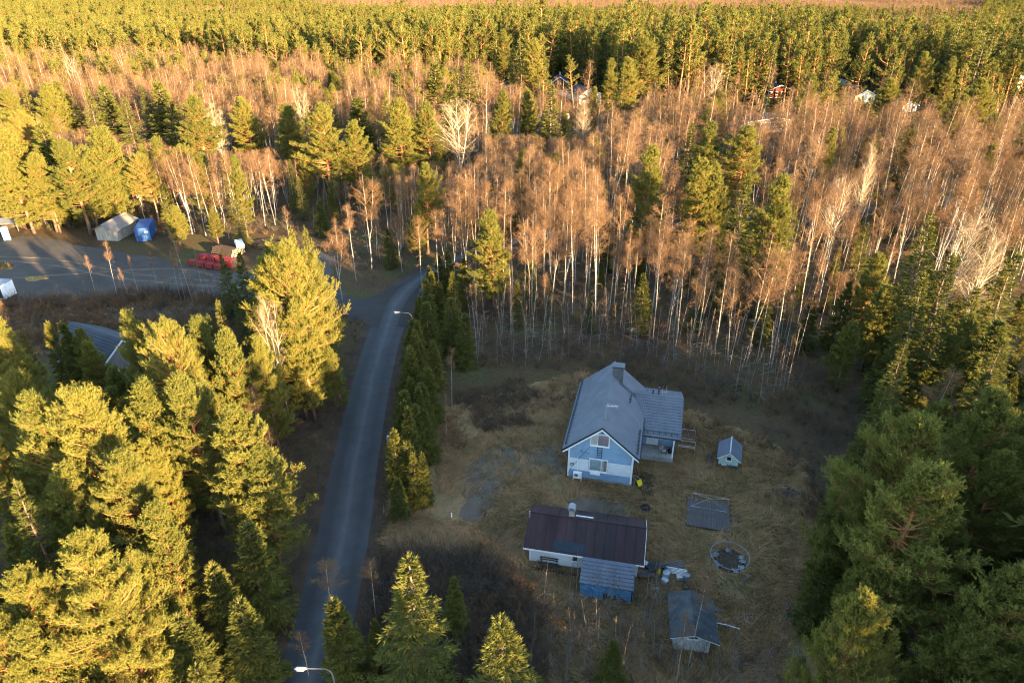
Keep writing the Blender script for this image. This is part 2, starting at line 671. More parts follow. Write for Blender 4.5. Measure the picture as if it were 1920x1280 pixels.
ROAD = [(-11.6, -60), (-12.9, 0), (-14.2, 25), (-15.35, 46.3), (-16.2, 55), (-17.5, 73), (-17.9, 88), (-17.4, 98), (-14.6, 106), (-9.5, 114), (-2, 121), (12, 128), (40, 134), (110, 150)]
SIDE_ROAD = [(-17.5, 93.5), (-24, 93.6), (-31, 96), (-40, 99)]
YARD = [(-12.0, 60), (-9, 66), (0, 70), (9, 75), (16, 70), (24, 63), (30, 58), (29, 45), (27, 36), (23, 29), (8, 30), (-1, 33), (-5, 39), (-11.5, 45)]
GRAVEL_YARD = [(-150, 131), (-89.8, 124.3), (-76.8, 119), (-62.6, 113.9), (-53, 109), (-46.3, 107.2), (-41, 112), (-36, 117), (-31, 116), (-31, 105), (-26, 99), (-27, 94.6), (-43.3, 96.8), (-56, 99), (-67.9, 97.4), (-78.7, 94.6), (-120, 90), (-150, 90)]


def smooth_line(pts, step=1.5):
    pts = np.array(pts, float)
    out = []
    n = len(pts)
    for k in range(n - 1):
        p0, p1, p2, p3 = pts[max(k - 1, 0)], pts[k], pts[k + 1], pts[min(k + 2, n - 1)]
        m = max(2, int(np.linalg.norm(p2 - p1) / step))
        for q in range(m):
            t = q / m
            out.append(0.5 * ((2 * p1) + (-p0 + p2) * t + (2 * p0 - 5 * p1 + 4 * p2 - p3) * t * t + (-p0 + 3 * p1 - 3 * p2 + p3) * t ** 3))
    out.append(pts[-1])
    return np.array(out)


def strip(name, line, half, z, mat, amp=0.06):
    c = smooth_line(line)
    d = np.gradient(c, axis=0)
    d /= np.linalg.norm(d, axis=1, keepdims=True)
    nrm = np.stack([d[:, 1], -d[:, 0]], 1)
    hw = np.broadcast_to(np.asarray(half, float), (len(c),))
    us = np.array([0, 0.06, 0.5, 0.94, 1.0])
    V, UV = [], []
    dist = np.concatenate([[0], np.cumsum(np.linalg.norm(np.diff(c, axis=0), axis=1))])
    for k in range(len(c)):
        for u in us:
            e = (u - 0.5) * 2 * hw[k]
            if u in (0, 1.0):
                e += rng.normal(0, amp)
            V.append((*(c[k] + nrm[k] * e), z + 0.05 * (1 - (2 * u - 1) ** 2)))
            UV.append((u, dist[k] / 6))
    m = len(us)
    i = np.arange(m - 1)
    Q = np.concatenate([np.stack([r * m + i, r * m + i + 1, (r + 1) * m + i + 1, (r + 1) * m + i], 1) for r in range(len(c) - 1)])
    me = mesh_np(name, V, None, Q, [mat], None, True)
    lay = me.uv_layers.new(name='UVMap')
    vi = np.zeros(len(me.loops), np.int32)
    me.loops.foreach_get('vertex_index', vi)
    lay.data.foreach_set('uv', np.array(UV, np.float32)[vi].ravel())
    o = bpy.data.objects.new(name, me)
    C.objects.link(o)
    o['kind'] = 'structure'
    return o


sheet('yard', YARD, 0.006, M['lawn'], amp=0.7)
sheet('gravel_yard', GRAVEL_YARD, 0.008, M['gravel'], amp=0.45)
strip('road_verge', ROAD, 3.7, 0.004, M['verge'], 0.35)
_rc = smooth_line(ROAD)
strip('road', ROAD, np.interp(_rc[:, 1], [80, 100, 108, 115], [2.65, 2.8, 2.3, 1.9]), 0.016, M['asphalt'])
# the mouth of the side road
sheet('side_road', [(-15.5, 87), (-20.4, 87.2), (-22.3, 89.6), (-26, 91.2), (-31, 93.5), (-38, 97), (-38, 101.5), (-30, 99), (-23.3, 96.6), (-20.5, 99.5), (-17.5, 103.2), (-14.5, 104)], 0.045, M['asphalt'], amp=0.12)
sheet('driveway', [(-18.6, 64.5), (-18.6, 60), (-22, 60.5), (-27, 62), (-33, 66), (-32, 69), (-26, 66.5)], 0.012, M['verge'], amp=0.4)
# gravelly wear in the house yard
sheet('gravel_path', [(-5.5, 53.5), (-4, 57.5), (-1.5, 59.5), (2.2, 58.5), (5, 57.5), (5.2, 54.5), (2, 54.6), (-1, 54.5), (-1.4, 50), (-3.4, 47.5), (-5, 48.5)], 0.012, M['dirt'], amp=0.45, step=0.9)
sheet('gravel_patch', [(5.2, 50.6), (7, 51.4), (10.6, 50.4), (11, 48.6), (8.4, 47.6), (6, 48.4)], 0.012, M['dirt'], amp=0.35, step=0.8)
sheet('gravel_strip', [(2.6, 59.2), (5.4, 60.2), (5.6, 55.2), (3.4, 55.2)], 0.016, M['dirt'], amp=0.25, step=0.8)
sheet('ash_patch', [(13.0, 55.0), (12.2, 53), (12.6, 50.6), (14.0, 51.2), (14.4, 54.6)], 0.014, M['verge'], amp=0.3, step=0.7)

# spilt grit along the road edges and mud tracks over the gravel
for side in (-1, 1):
    for y in np.arange(24, 86, 4.1):
        x = np.interp(y, _rc[:, 1], _rc[:, 0]) + side * (2.72 + rng.normal(0, .06))
        n_ = rng.integers(7, 11)
        a_ = np.arange(n_) * 2 * math.pi / n_
        w_, l_ = rng.uniform(.2, .45), rng.uniform(1.2, 2.6)
        sheet('road_grit', [(x + w_ * math.cos(q), y + rng.normal(0, .2) + l_ * math.sin(q)) for q in a_], 0.022 + .001 * (int(y * 7) % 5), M['verge'], amp=.06, step=.5)
for k, pts in enumerate(([(-110, 112), (-85, 112), (-62, 104), (-40, 100.5)], [(-110, 114), (-84, 114), (-61, 106), (-40, 102.2)], [(-120, 100), (-88, 104), (-60, 109), (-50, 106)])):
    strip('wheel_track', pts, .32, 0.016 + .004 * k, M['dirt'], .09)

# ---------------------------------------------------------------- trees: shapes of each kind


def trunk_pts(h, bend, g, n=8):
    z = np.linspace(0, h, n)
    a = g.uniform(0, 2 * math.pi)
    s = (z / h) ** 1.6 * bend
    wob = np.cumsum(g.normal(0, 0.012 * h / n * 3, (n, 2)), axis=0)
    P = np.stack([np.cos(a) * s + wob[:, 0], np.sin(a) * s + wob[:, 1], z], 1)
    P[0, :2] = 0
    return P


def along(P, z):
    return np.stack([np.interp(z, P[:, 2], P[:, 0]), np.interp(z, P[:, 2], P[:, 1]), z], -1)


def trunk_mesh(part, P, r0, r1, n=7, p=0.8):
    u = P[:, 2] / P[-1, 2]
    rr = r1 + (r0 - r1) * (1 - u) ** p
    rr[0] *= 1.25
    part.tube(list(P), list(rr), n)


def curved(P0, az, el0, el1, L, k=4):
    """Branch axes as polylines: elevation runs from el0 to el1. Returns (n,k+1,3)."""
    n = len(P0)
    pts = [P0]
    for i in range(k):
        e = el0 + (el1 - el0) * (i + 0.5) / k
        d = np.stack([np.cos(az) * np.cos(e), np.sin(az) * np.cos(e), np.sin(e)], 1)
        pts.append(pts[-1] + d * (L / k)[:, None])
    return np.stack(pts, 1)


def sample_poly(B, s):
    """Point and direction at fraction s (array) of the polylines B (same rows)."""
    k = B.shape[1] - 1
    i = np.clip((s * k).astype(int), 0, k - 1)
    f = s * k - i
    r = np.arange(len(B))
    a, b = B[r, i], B[r, i + 1]
    return a + (b - a) * f[:, None], b - a


def branch_tubes(part, B, r0, r1, n=4):
    k = B.shape[1] - 1
    for i in range(k):
        f0, f1 = i / k, (i + 1) / k
        V, Q = tubes(B[:, i], B[:, i + 1], r0 + (r1 - r0) * f0, r0 + (r1 - r0) * f1, n)
        part.add(V, None, Q)


def unit(v):
    return v / np.maximum(np.linalg.norm(v, axis=1, keepdims=True), 1e-9)


def pine(seed, h=18.0, cb=0.42, rad=2.7, n_br=80, subs=11, shoots=4, nb=8, bl=0.17, bw=0.05, tip=0.35, top=0.6, limbs=4):
    """Scots pine: bare lower trunk, orange upper bark, rounded crown of upswept shoots."""
    g = np.random.default_rng(seed)
    P = trunk_pts(h, g.uniform(-0.5, 0.5), g)
    tr = Parts()
    trunk_mesh(tr, P, 0.010 * h + 0.05, 0.03)
    u = np.sort(g.uniform(0, 1, n_br) ** 0.85)
    z = h * (cb + (0.985 - cb) * u)
    az = np.arange(n_br) * 2.39996 + g.normal(0, 0.4, n_br)
    prof = (0.55 + 0.45 * np.clip(u / 0.25, 0, 1)) * (1 - u ** 2.0) ** top
    L = np.maximum(rad * prof * g.uniform(0.45, 1.25, n_br), 0.35)
    side = 1 + 0.28 * np.cos(az - g.uniform(0, 6.28))
    L *= side
    el0 = R(-5) + u * R(55) + g.normal(0, R(8), n_br)
    el1 = el0 + R(25)
    B = curved(along(P, z), az, el0, el1, L)
    branch_tubes(tr, B, 0.012 + 0.022 * L, 0.008, limbs)
    # dead stubs below the crown
    nd = 10
    zd = h * g.uniform(cb * 0.45, cb, nd)
    Bd = curved(along(P, zd), g.uniform(0, 6.28, nd), np.full(nd, R(-10.)), np.full(nd, R(5.)), g.uniform(0.5, 1.6, nd), 2)
    branch_tubes(tr, Bd, 0.022, 0.006, 3)
    # branchlets
    reps = np.maximum((subs * (0.35 + L / rad)).astype(int), 3)
    bi = np.repeat(np.arange(n_br), reps)
    s = g.uniform(0.22, 1.0, len(bi)) ** 0.8
    p, d = sample_poly(B[bi], s)
    d = unit(d)
    sgn = np.where(g.uniform(0, 1, len(bi)) < 0.5, -1, 1)
    lat = np.stack([-np.sin(az[bi]), np.cos(az[bi]), np.zeros(len(bi))], 1) * sgn[:, None]
    sd = unit(d * 0.7 + lat * g.uniform(0.2, 1.1, len(bi))[:, None] + np.array([0, 0, 1.0]) * g.uniform(-0.1, 0.7, len(bi))[:, None])
    sl = np.minimum(0.75, 0.35 * L[bi] * (1.25 - s) + 0.22) * g.uniform(0.7, 1.3, len(bi))
    V, Q = tubes(p, p + sd * sl[:, None], 0.012, 0.005, 3)
    tr.add(V, None, Q)
    # shoots: upswept bottle brushes of needles
    si = np.repeat(np.arange(len(bi)), shoots)
    f = g.uniform(0.25, 1.05, len(si))
    sp = p[si] + sd[si] * (sl[si] * f)[:, None] + g.normal(0, 0.07, (len(si), 3))
    dirs = unit(sd[si] * 0.8 + np.array([0, 0, 1.0]) * g.uniform(0.3, 1.7, len(si))[:, None] + g.normal(0, 0.35, (len(si), 3)))
    nl = g.uniform(0.6, 1.2, len(si)) * tip
    cr = Parts()
    ki = np.repeat(np.arange(len(si)), nb)
    q = g.uniform(0.0, 1.0, len(ki))
    bp = sp[ki] + dirs[ki] * (nl[ki] * q)[:, None]
    bd = unit(dirs[ki] * 0.9 + g.normal(0, 0.55, (len(ki), 3)))
    V, T = blades(bp, bd, bl * g.uniform(0.7, 1.3, len(ki)), bw, g)
    cr.add(V, T)
    return tr, cr


def spruce(seed, h=16.0, rad=2.2, step=0.36, per=6, twigs=12, nb=3, bl=0.30, bw=0.07, base=0.06, bushy=1.0):
    """Norway spruce: a pointed cone of drooping, layered branches down to near the ground."""
    g = np.random.default_rng(seed)
    P = trunk_pts(h, g.uniform(-0.25, 0.25), g)
    tr = Parts()
    trunk_mesh(tr, P, 0.009 * h + 0.04, 0.015, 6)
    zs = []
    z = h * base
    while z < h * 0.985:
        m = max(3, int(per * (0.6 + 0.4 * (1 - z / h)) + g.uniform(-1, 1)))
        zs += list(z + g.uniform(-0.15, 0.15, m))
        z += step * (0.55 + 0.6 * (1 - z / h))
    z = np.clip(np.array(zs), 0.1, h * 0.99)
    n = len(z)
    u = z / h
    az = g.uniform(0, 6.283, n)
    L = rad * ((1 - u) ** 0.85) * g.uniform(0.65, 1.15, n) + 0.16
    L *= 0.75 + 0.25 * np.clip(u / 0.12, 0, 1)
    el0 = R(-14) + (u ** 1.5) * R(60) + g.normal(0, R(6), n)
    el1 = el0 + R(12) - (1 - u) * R(22)
    B = curved(along(P, z), az, el0, el1, L, 3)
    branch_tubes(tr, B, 0.008 + 0.011 * L, 0.005, 3)
    reps = np.maximum((twigs * (0.3 + L / rad)).astype(int), 4)
    bi = np.repeat(np.arange(n), reps)
    s = g.uniform(0.08, 1.0, len(bi)) ** 0.75
    p, d = sample_poly(B[bi], s)
    d = unit(d)
    sgn = np.where(g.uniform(0, 1, len(bi)) < 0.5, -1, 1)
    lat = np.stack([-np.sin(az[bi]), np.cos(az[bi]), np.zeros(len(bi))], 1) * sgn[:, None]
    td = unit(d * 0.75 + lat * g.uniform(0.1, 1.0, len(bi))[:, None] - np.array([0, 0, 1.0]) * (g.uniform(0.0, 0.75, len(bi)) * (1 - u[bi] * 0.8))[:, None])
    tl = (0.16 + 0.26 * L[bi] * (1.1 - s)) * g.uniform(0.7, 1.3, len(bi)) * bushy
    cr = Parts()
    ki = np.repeat(np.arange(len(bi)), nb)
    q = g.uniform(0.0, 0.8, len(ki))
    bp = p[ki] + td[ki] * (tl[ki] * q)[:, None]
    bd = unit(td[ki] + g.normal(0, 0.28, (len(ki), 3)))
    V, T = blades(bp, bd, (bl * 0.6 + 0.4 * tl[ki]) * g.uniform(0.7, 1.2, len(ki)), bw, g)
    cr.add(V, T)
    # leader
    top = P[-1]
    k = 40
    zz = g.uniform(-0.7, 0.35, k)
    V, T = blades(top + np.stack([np.zeros(k), np.zeros(k), zz], 1), unit(np.stack([g.normal(0, .45, k), g.normal(0, .45, k), np.full(k, 1.0)], 1)), bl * 0.7, bw * 0.8, g)
    cr.add(V, T)
    tr.tube([top - (0, 0, .1), top + (0, 0, .45)], [0.02, 0.004], 4)
    return tr, cr


def birch(seed, h=19.0, cb=0.42, rad=1.9, n_br=30, subs=9, twigs=7, tl=0.6, tw=0.02, r=0.11, asc=62, droop=0.5, fork=0, tiplen=1.0, pale_limbs=False):
    """Bare birch: slim pale trunk, steep limbs, a veil of fine drooping twigs."""
    g = np.random.default_rng(seed)
    tr, cr = Parts(), Parts()
    stems = []
    P = trunk_pts(h, g.uniform(-1.0, 1.0), g, 9)
    trunk_mesh(tr, P, r, 0.012, 6, 0.9)
    stems.append((P, cb))
    for _ in range(fork):
        zf = h * g.uniform(0.2, 0.42)
        h2 = h * g.uniform(0.82, 0.97)
        a = g.uniform(0, 6.28)
        o = g.uniform(0.9, 2.0)
        zz = np.linspace(zf, h2, 7)
        t = (zz - zf) / (h2 - zf)
        P2 = along(P, zz)
        P2[:, 0] += np.cos(a) * o * t ** 0.7
        P2[:, 1] += np.sin(a) * o * t ** 0.7
        rr = r * 0.75 * (1 - zf / h)
        tr.tube(list(P2), list(rr * (1 - t) ** 0.9 + 0.012), 5)
        stems.append((P2, cb))
    for P, c in stems:
        hh = P[-1, 2]
        n = n_br if len(stems) == 1 else int(n_br * 0.7)
        u = g.uniform(0, 1, n) ** 0.8
        z = hh * (c + (0.97 - c) * u)
        az = g.uniform(0, 6.283, n)
        L = rad * (1.25 - u) * (0.45 + 0.85 * np.clip(u / 0.3, 0, 1)) * g.uniform(0.6, 1.25, n)
        L = np.maximum(L * 1.25, 0.5)
        el0 = R(asc) * (0.75 + 0.35 * u) + g.normal(0, R(9), n)
        el1 = el0 - R(18) * droop * 2
        B = curved(along(P, z), az, el0, el1, L, 4)
        branch_tubes(tr if pale_limbs else cr, B, 0.010 + 0.013 * L, 0.006, 4)
        bi = np.repeat(np.arange(n), np.maximum((subs * (0.4 + 0.6 * L / rad)).astype(int), 3))
        s = g.uniform(0.15, 1.0, len(bi))
        p, d = sample_poly(B[bi], s)
        d = unit(d)
        sd = unit(d * 0.8 + g.normal(0, 0.5, (len(bi), 3)))
        sl = (0.35 + 0.35 * L[bi] * (1.1 - s)) * g.uniform(0.6, 1.3, len(bi))
        V, Q = tubes(p, p + sd * sl[:, None], 0.010, 0.004, 3)
        cr.add(V, None, Q)
        ki = np.repeat(np.arange(len(bi)), twigs)
        f = g.uniform(0.2, 1.0, len(ki))
        tp = p[ki] + sd[ki] * (sl[ki] * f)[:, None]
        td = unit(sd[ki] * 0.7 + g.normal(0, 0.5, (len(ki), 3)) - np.array([0, 0, 1.0]) * g.uniform(-0.3, droop * 1.4, len(ki))[:, None])
        ln = tl * g.uniform(0.5, 1.3, len(ki)) * tiplen
        V, T = blades(tp, td, ln, tw, g)
        cr.add(V, T)
        # second order: fine tips
        k2 = np.repeat(np.arange(len(ki)), 2)
        tp2 = tp[k2] + td[k2] * (ln[k2] * g.uniform(0.3, 0.8, len(k2)))[:, None]
        td2 = unit(td[k2] + g.normal(0, 0.45, (len(k2), 3)) - np.array([0, 0, 0.3 * droop]))
        V, T = blades(tp2, td2, ln[k2] * 0.6, tw * 0.7, g)
        cr.add(V, T)
    # sparse dead twigs on the lower trunk
    P = stems[0][0]
    nd = 14
    zd = h * g.uniform(0.12, cb + 0.1, nd)
    B = curved(along(P, zd), g.uniform(0, 6.28, nd), np.full(nd, R(15.)), np.full(nd, R(-20.)), g.uniform(0.5, 1.6, nd), 2)
    branch_tubes(tr, B, 0.012, 0.004, 3)
    bi = np.repeat(np.arange(nd), 6)
    p, d = sample_poly(B[bi], g.uniform(0.2, 1, len(bi)))
    V, T = blades(p, unit(unit(d) + g.normal(0, 0.6, (len(bi), 3))), 0.45, tw * 0.7, g)
    cr.add(V, T)
    return tr, cr


def shrub(seed, h=1.6, stems=14, spread=0.7, twigs=9, tw=0.012, lean=0.5):
    """Bare bush of many thin stems rising from one spot."""
    g = np.random.default_rng(seed)
    pt = Parts()
    az = g.uniform(0, 6.28, stems)
    L = h * g.uniform(0.6, 1.15, stems)
    B = curved(np.stack([np.cos(az) * 0.12, np.sin(az) * 0.12, np.zeros(stems)], 1), az, R(88) - lean * g.uniform(0, 1, stems), R(60) - lean * g.uniform(0, 1, stems), L, 3)
    branch_tubes(pt, B, 0.012, 0.005, 3)
    bi = np.repeat(np.arange(stems), twigs)
    p, d = sample_poly(B[bi], g.uniform(0.25, 1.0, len(bi)))
    td = unit(unit(d) + g.normal(0, 0.45, (len(bi), 3)))
    ln = h * g.uniform(0.15, 0.4, len(bi))
    V, T = blades(p, td, ln, tw, g)
    pt.add(V, T)
    k2 = np.repeat(np.arange(len(bi)), 2)
    V, T = blades(p[k2] + td[k2] * (ln[k2] * 0.5)[:, None], unit(td[k2] + g.normal(0, 0.5, (len(k2), 3))), ln[k2] * 0.5, tw * 0.7, g)
    pt.add(V, T)
    return pt


def tuft(seed, n=20, h=0.4, w=0.022, lay=0.6, rad=0.18):
    """A tuft of long grass, bent over to one side."""
    g = np.random.default_rng(seed)
    pt = Parts()
    P0 = np.stack([g.normal(0, rad, n), g.normal(0, rad, n), np.zeros(n)], 1)
    la = 0.4
    D = unit(np.stack([np.cos(la) * lay + g.normal(0, 0.35, n), np.sin(la) * lay + g.normal(0, 0.35, n), np.full(n, 1.0)], 1))
    L = h * g.uniform(0.6, 1.2, n)
    mid = P0 + D * (L * 0.55)[:, None]
    D2 = unit(D + np.stack([np.cos(la) * lay * 1.6 + g.normal(0, .2, n), np.sin(la) * lay * 1.6 + g.normal(0, .2, n), np.full(n, -0.35)], 1))
    tipp = mid + D2 * (L * 0.55)[:, None]
    a = g.uniform(0, 6.28, n)
    S = np.stack([np.cos(a), np.sin(a), np.zeros(n)], 1) * w * 0.5
    V = np.stack([P0 - S, P0 + S, mid + S * .8, mid - S * .8, tipp], 1).reshape(-1, 3)
    o = np.arange(n)[:, None] * 5
    pt.add(V, o + np.array([[3, 2, 4]]), o + np.array([[0, 1, 2, 3]]))
    return pt


def joined(name, tr, cr, mt, mc):
    p = Parts()
    Vt, Tt, Qt = tr.arrays()
    Vc, Tc, Qc = cr.arrays()
    p.add(Vt, Tt, Qt)
    p.add(Vc, Tc, Qc)
    V, T, Q = p.arrays()
    mi = np.concatenate([np.zeros(len(Tt)), np.ones(len(Tc)), np.zeros(len(Qt)), np.ones(len(Qc))])
    return mesh_np(name, V, T, Q, [mt, mc], mi)


class Kind:
    """All shapes of one kind of tree: near ones as trunk + crown, far ones joined."""

    def __init__(self, name, mt, mc, hts):
        self.name, self.mt, self.mc, self.hts = name, mt, mc, hts
        self.near, self.far, self.joined_near = [], [], []

    def add(self, tr, cr, h, w, joined_too=False):
        self.near.append((tr.mesh(self.name + '_trunk', self.mt, True), cr.mesh(self.name + '_crown', self.mc), h, w))

    def add_far(self, tr, cr, h, w, mc=None):
        self.far.append((joined(self.name + '_far', tr, cr, self.mt, mc or self.mc), h, w))


PINE = Kind('pine', M['pine_bark'], M['pine_needles'], 18)
for sd, hh, cb, rd, nbr in ((1, 18, .22, 3.0, 165), (2, 17, .18, 2.6, 150), (3, 19, .30, 3.3, 150), (4, 14, .08, 2.3, 150), (5, 18, .45, 2.9, 100)):
    PINE.add(*pine(sd, hh, cb, rd, nbr, 11, 5, 11, .19, .054, .46), hh, rd)
for sd, hh, cb, rd, nbr in ((6, 16, .10, 3.5, 190), (7, 17, .16, 3.8, 190), (8, 19, .34, 4.7, 170)):
    PINE.mc = M['pine_fine']
    PINE.add(*pine(sd, hh, cb, rd, nbr, 11, 6, 14, .16, .038, .52), hh, rd)
PINE.mc = M['pine_needles']
for sd, hh, cb, rd, nbr in ((11, 18, .34, 2.3, 46), (12, 18, .30, 2.0, 44), (13, 18, .40, 2.5, 40), (14, 18, .24, 2.1, 50), (15, 16, .2, 2.6, 56), (16, 20, .46, 2.2, 36)):
    PINE.add_far(*pine(sd, hh, cb, rd, nbr, 7, 3, 4, .36, .13, .5, .6, 3), hh, rd, M['far_needles'])

SPRUCE = Kind('spruce', M['spruce_bark'], M['spruce_needles'], 16)
for sd, hh, rd in ((21, 16, 2.7), (22, 20, 3.2), (23, 16, 2.1)):
    SPRUCE.add(*spruce(sd, hh, rd, .36, 7, 19, 4, .28, .080), hh, rd)
for sd, hh, rd in ((26, 8, 1.75), (27, 8, 1.5)):
    SPRUCE.add(*spruce(sd, hh, rd, .22, 8, 20, 4, .26, .075, .02), hh, rd)
for sd, hh, rd in ((31, 16, 2.2), (32, 16, 1.8), (33, 16, 2.0)):
    SPRUCE.add_far(*spruce(sd, hh, rd, .8, 6, 9, 3, .5, .17), hh, rd, M['far_needles'])

SPRUCE_DENSE = [(joined('spruce_dense', *spruce(38 + i_, 18, rd_, .42, 7, 16, 4, .36, .13, .05), M['spruce_bark'], M['spruce_needles']), 18, rd_) for i_, rd_ in enumerate((2.9, 3.3))]  # dense boughs so the unseen shading wood lets little sun through
BIRCH = Kind('birch', M['birch_bark'], M['birch_twigs'], 19)
for sd, hh, cb, rd, nbr, fk in ((41, 19, .54, 2.3, 34, 0), (42, 20, .58, 1.9, 28, 0), (43, 19, .48, 2.5, 34, 1), (44, 18, .6, 1.8, 24, 0), (45, 20, .52, 2.3, 30, 2), (46, 19, .5, 1.5, 26, 0), (47, 17, .45, 2.7, 30, 1)):
    BIRCH.add(*birch(sd, hh, cb, rd, nbr, 8, 6, .66, .019, .115, 62, .5, fk), hh, rd)
for sd, hh, cb, rd, nbr, fk in ((51, 18, .48, 2.2, 26, 0), (52, 18, .55, 1.7, 22, 0), (53, 18, .42, 2.5, 28, 1), (54, 18, .5, 1.9, 24, 0), (55, 18, .36, 1.5, 20, 0), (56, 18, .52, 2.3, 22, 2)):
    BIRCH.add_far(*birch(sd, hh, cb, rd, nbr, 6, 5, .80, .025, .10, 62, .35, fk), hh, rd)

ASPEN = Kind('aspen', M['aspen_bark'], M['pale_twigs'], 17)
for sd, hh, cb, rd, fk in ((61, 17, .3, 3.2, 2), (62, 16, .25, 2.8, 3)):
    ASPEN.add(*birch(sd, hh, cb, rd, 34, 8, 6, .6, .024, .16, 55, .05, fk, 1.0, True), hh, rd)

SAPLING = [joined('sapling', *birch(70 + i, hh, .35, .5, 10, 3, 2, .4, .010, .03, 68, .15), M['sapling_bark'], M['dark_twigs']) for i, hh in enumerate((6, 7.5, 5))]
SHRUB = [shrub(80 + i, hh, st, .7, 10, .014, .6).mesh('shrub', M['dark_twigs']) for i, (hh, st) in enumerate(((1.5, 14), (2.1, 16), (1.1, 16), (2.8, 12)))]
BROWN_SHRUB = [shrub(90 + i, hh, st, .7, 12, .016, .7).mesh('shrub', M['birch_twigs']) for i, (hh, st) in enumerate(((1.2, 16), (1.7, 16)))]
TUFT_DRY = [tuft(100 + i, 20, hh, .042, ly, .26).mesh('tuft', M['grass_dry']) for i, (hh, ly) in enumerate(((.6, .9), (.8, 1.2), (.5, .6), (.9, 1.5)))]
TUFT_GREEN = [tuft(110 + i, 22, hh, .036, ly, .26).mesh('tuft', M['grass_green']) for i, (hh, ly) in enumerate(((.28, .4), (.36, .6), (.22, .3)))]
REED = [tuft(120 + i, 16, 1.3, .02, .15, .25).mesh('reed', M['reeds']) for i in range(2)]


def plant_tree(kind, name, x, y, h, label, group, var=None, wide=1.0, rz=None, lean=0.0, g=rng):
    """One tree of its own: an Empty at its foot with trunk and crown as parts."""
    tm, cm, h0, _w = kind.near[var if var is not None else int(g.integers(len(kind.near)))]
    t = thing(name, label, 'tree', (x, y, -0.05), g.uniform(0, 6.283) if rz is None else rz, group)
    t.rotation_euler = (lean * math.cos(x * 7.3), lean * math.sin(x * 7.3), t.rotation_euler[2])
    s = h / h0
    t.scale = (s * wide, s * wide, s)
    for nm, me in (('trunk', tm), ('crown', cm)):
        o = bpy.data.objects.new(nm, me)
        C.objects.link(o)
        o.parent = t
    return t

# ---------------------------------------------------------------- built materials
M['blue_wood'] = painted('blue_painted_boards', (0.205, 0.315, 0.430), 0.65, 0.12, 1.2, dirt=(0.165, 0.25, 0.345))
M['white_wood'] = painted('white_painted_boards', (0.56, 0.58, 0.58), 0.6, 0.08, 1.5, dirt=(0.50, 0.51, 0.50))
M['white_clean'] = painted('white_paint', (0.64, 0.64, 0.62), 0.5, 0.05)
M['weather_white'] = painted('weathered_white_boards', (0.42, 0.42, 0.40), 0.8, 0.25, 2.5, dirt=(0.18, 0.17, 0.15), stretch=(3, 3, 1))
M['pale_green_wood'] = painted('pale_green_boards', (0.42, 0.50, 0.45), 0.7, 0.15, 2.0, dirt=(0.20, 0.26, 0.24))
M['roof_grey'] = painted('grey_tile_steel', (0.105, 0.113, 0.128), 0.75, 0.12, 0.8, spec=0.15, dirt=(0.082, 0.086, 0.092))
M['roof_grey_old'] = painted('faded_grey_tile_steel', (0.095, 0.105, 0.125), 0.7, 0.15, 1.0, dirt=(0.075, 0.08, 0.09))
M['roof_brown'] = painted('brown_roof_steel', (0.036, 0.020, 0.020), 0.55, 0.35, 0.7, dirt=(0.020, 0.016, 0.018), stretch=(1, .4, .4))
M['roof_felt'] = painted('bitumen_felt', (0.040, 0.045, 0.048), 0.85, 0.35, 2.0, dirt=(0.075, 0.075, 0.06))
M['dark_trim'] = painted('dark_steel_trim', (0.020, 0.028, 0.036), 0.5, 0.2)
M['black_metal'] = painted('black_metal', (0.015, 0.016, 0.018), 0.5, 0.3)
M['galv'] = painted('galvanised_steel', (0.42, 0.43, 0.44), 0.45, 0.15, 2.0, metal=0.6)
M['chimney_steel'] = painted('chimney_cladding', (0.10, 0.11, 0.12), 0.42, 0.25, 0.9, metal=0.5, spec=0.5)
M['concrete'] = painted('concrete', (0.25, 0.23, 0.21), 0.9, 0.2, 2.0, dirt=(0.14, 0.13, 0.11))
M['old_wood'] = painted('grey_weathered_wood', (0.095, 0.085, 0.080), 0.9, 0.35, 3.0, stretch=(6, 1, 6))
M['dark_wood'] = painted('dark_damp_wood', (0.040, 0.034, 0.030), 0.9, 0.4, 3.0)
M['deck_wood'] = painted('worn_decking', (0.080, 0.068, 0.062), 0.9, 0.3, 2.0, stretch=(5, 1, 5))
M['tarp'] = painted('blue_tarpaulin', (0.050, 0.150, 0.260), 0.5, 0.3, 2.5, dirt=(0.10, 0.17, 0.24))
M['curtain'] = painted('mauve_curtain', (0.30, 0.24, 0.27), 0.9, 0.25, 4.0, stretch=(8, 8, .3))
M['blind'] = painted('pale_blind', (0.42, 0.55, 0.60), 0.8, 0.08)
M['beige_curtain'] = painted('beige_curtain', (0.40, 0.34, 0.26), 0.9, 0.2, 4.0, stretch=(8, 8, .3))
M['rubber'] = painted('black_rubber', (0.018, 0.018, 0.019), 0.8, 0.3)
M['yellow_plastic'] = painted('yellow_plastic', (0.62, 0.44, 0.02), 0.45, 0.1)
M['grey_plastic'] = painted('grey_plastic', (0.30, 0.32, 0.34), 0.5, 0.15)
M['pale_plastic'] = painted('pale_plastic', (0.16, 0.175, 0.19), 0.5, 0.4)
M['blue_steel'] = painted('blue_container_steel', (0.014, 0.060, 0.19), 0.5, 0.25, 1.5, spec=0.4, dirt=(0.03, 0.06, 0.12))
M['grey_boards'] = painted('grey_faded_boards', (0.19, 0.18, 0.165), 0.85, 0.2, 1.5, dirt=(0.12, 0.11, 0.10), stretch=(2, 2, .5))
M['roof_pale'] = painted('pale_roof_sheet', (0.15, 0.142, 0.135), 0.8, 0.15, 0.8, dirt=(0.14, 0.125, 0.118))
M['porta_blue'] = painted('blue_cabin_plastic', (0.10, 0.26, 0.52), 0.45, 0.1)
M['porta_pale'] = painted('pale_cabin_plastic', (0.55, 0.60, 0.58), 0.45, 0.15)
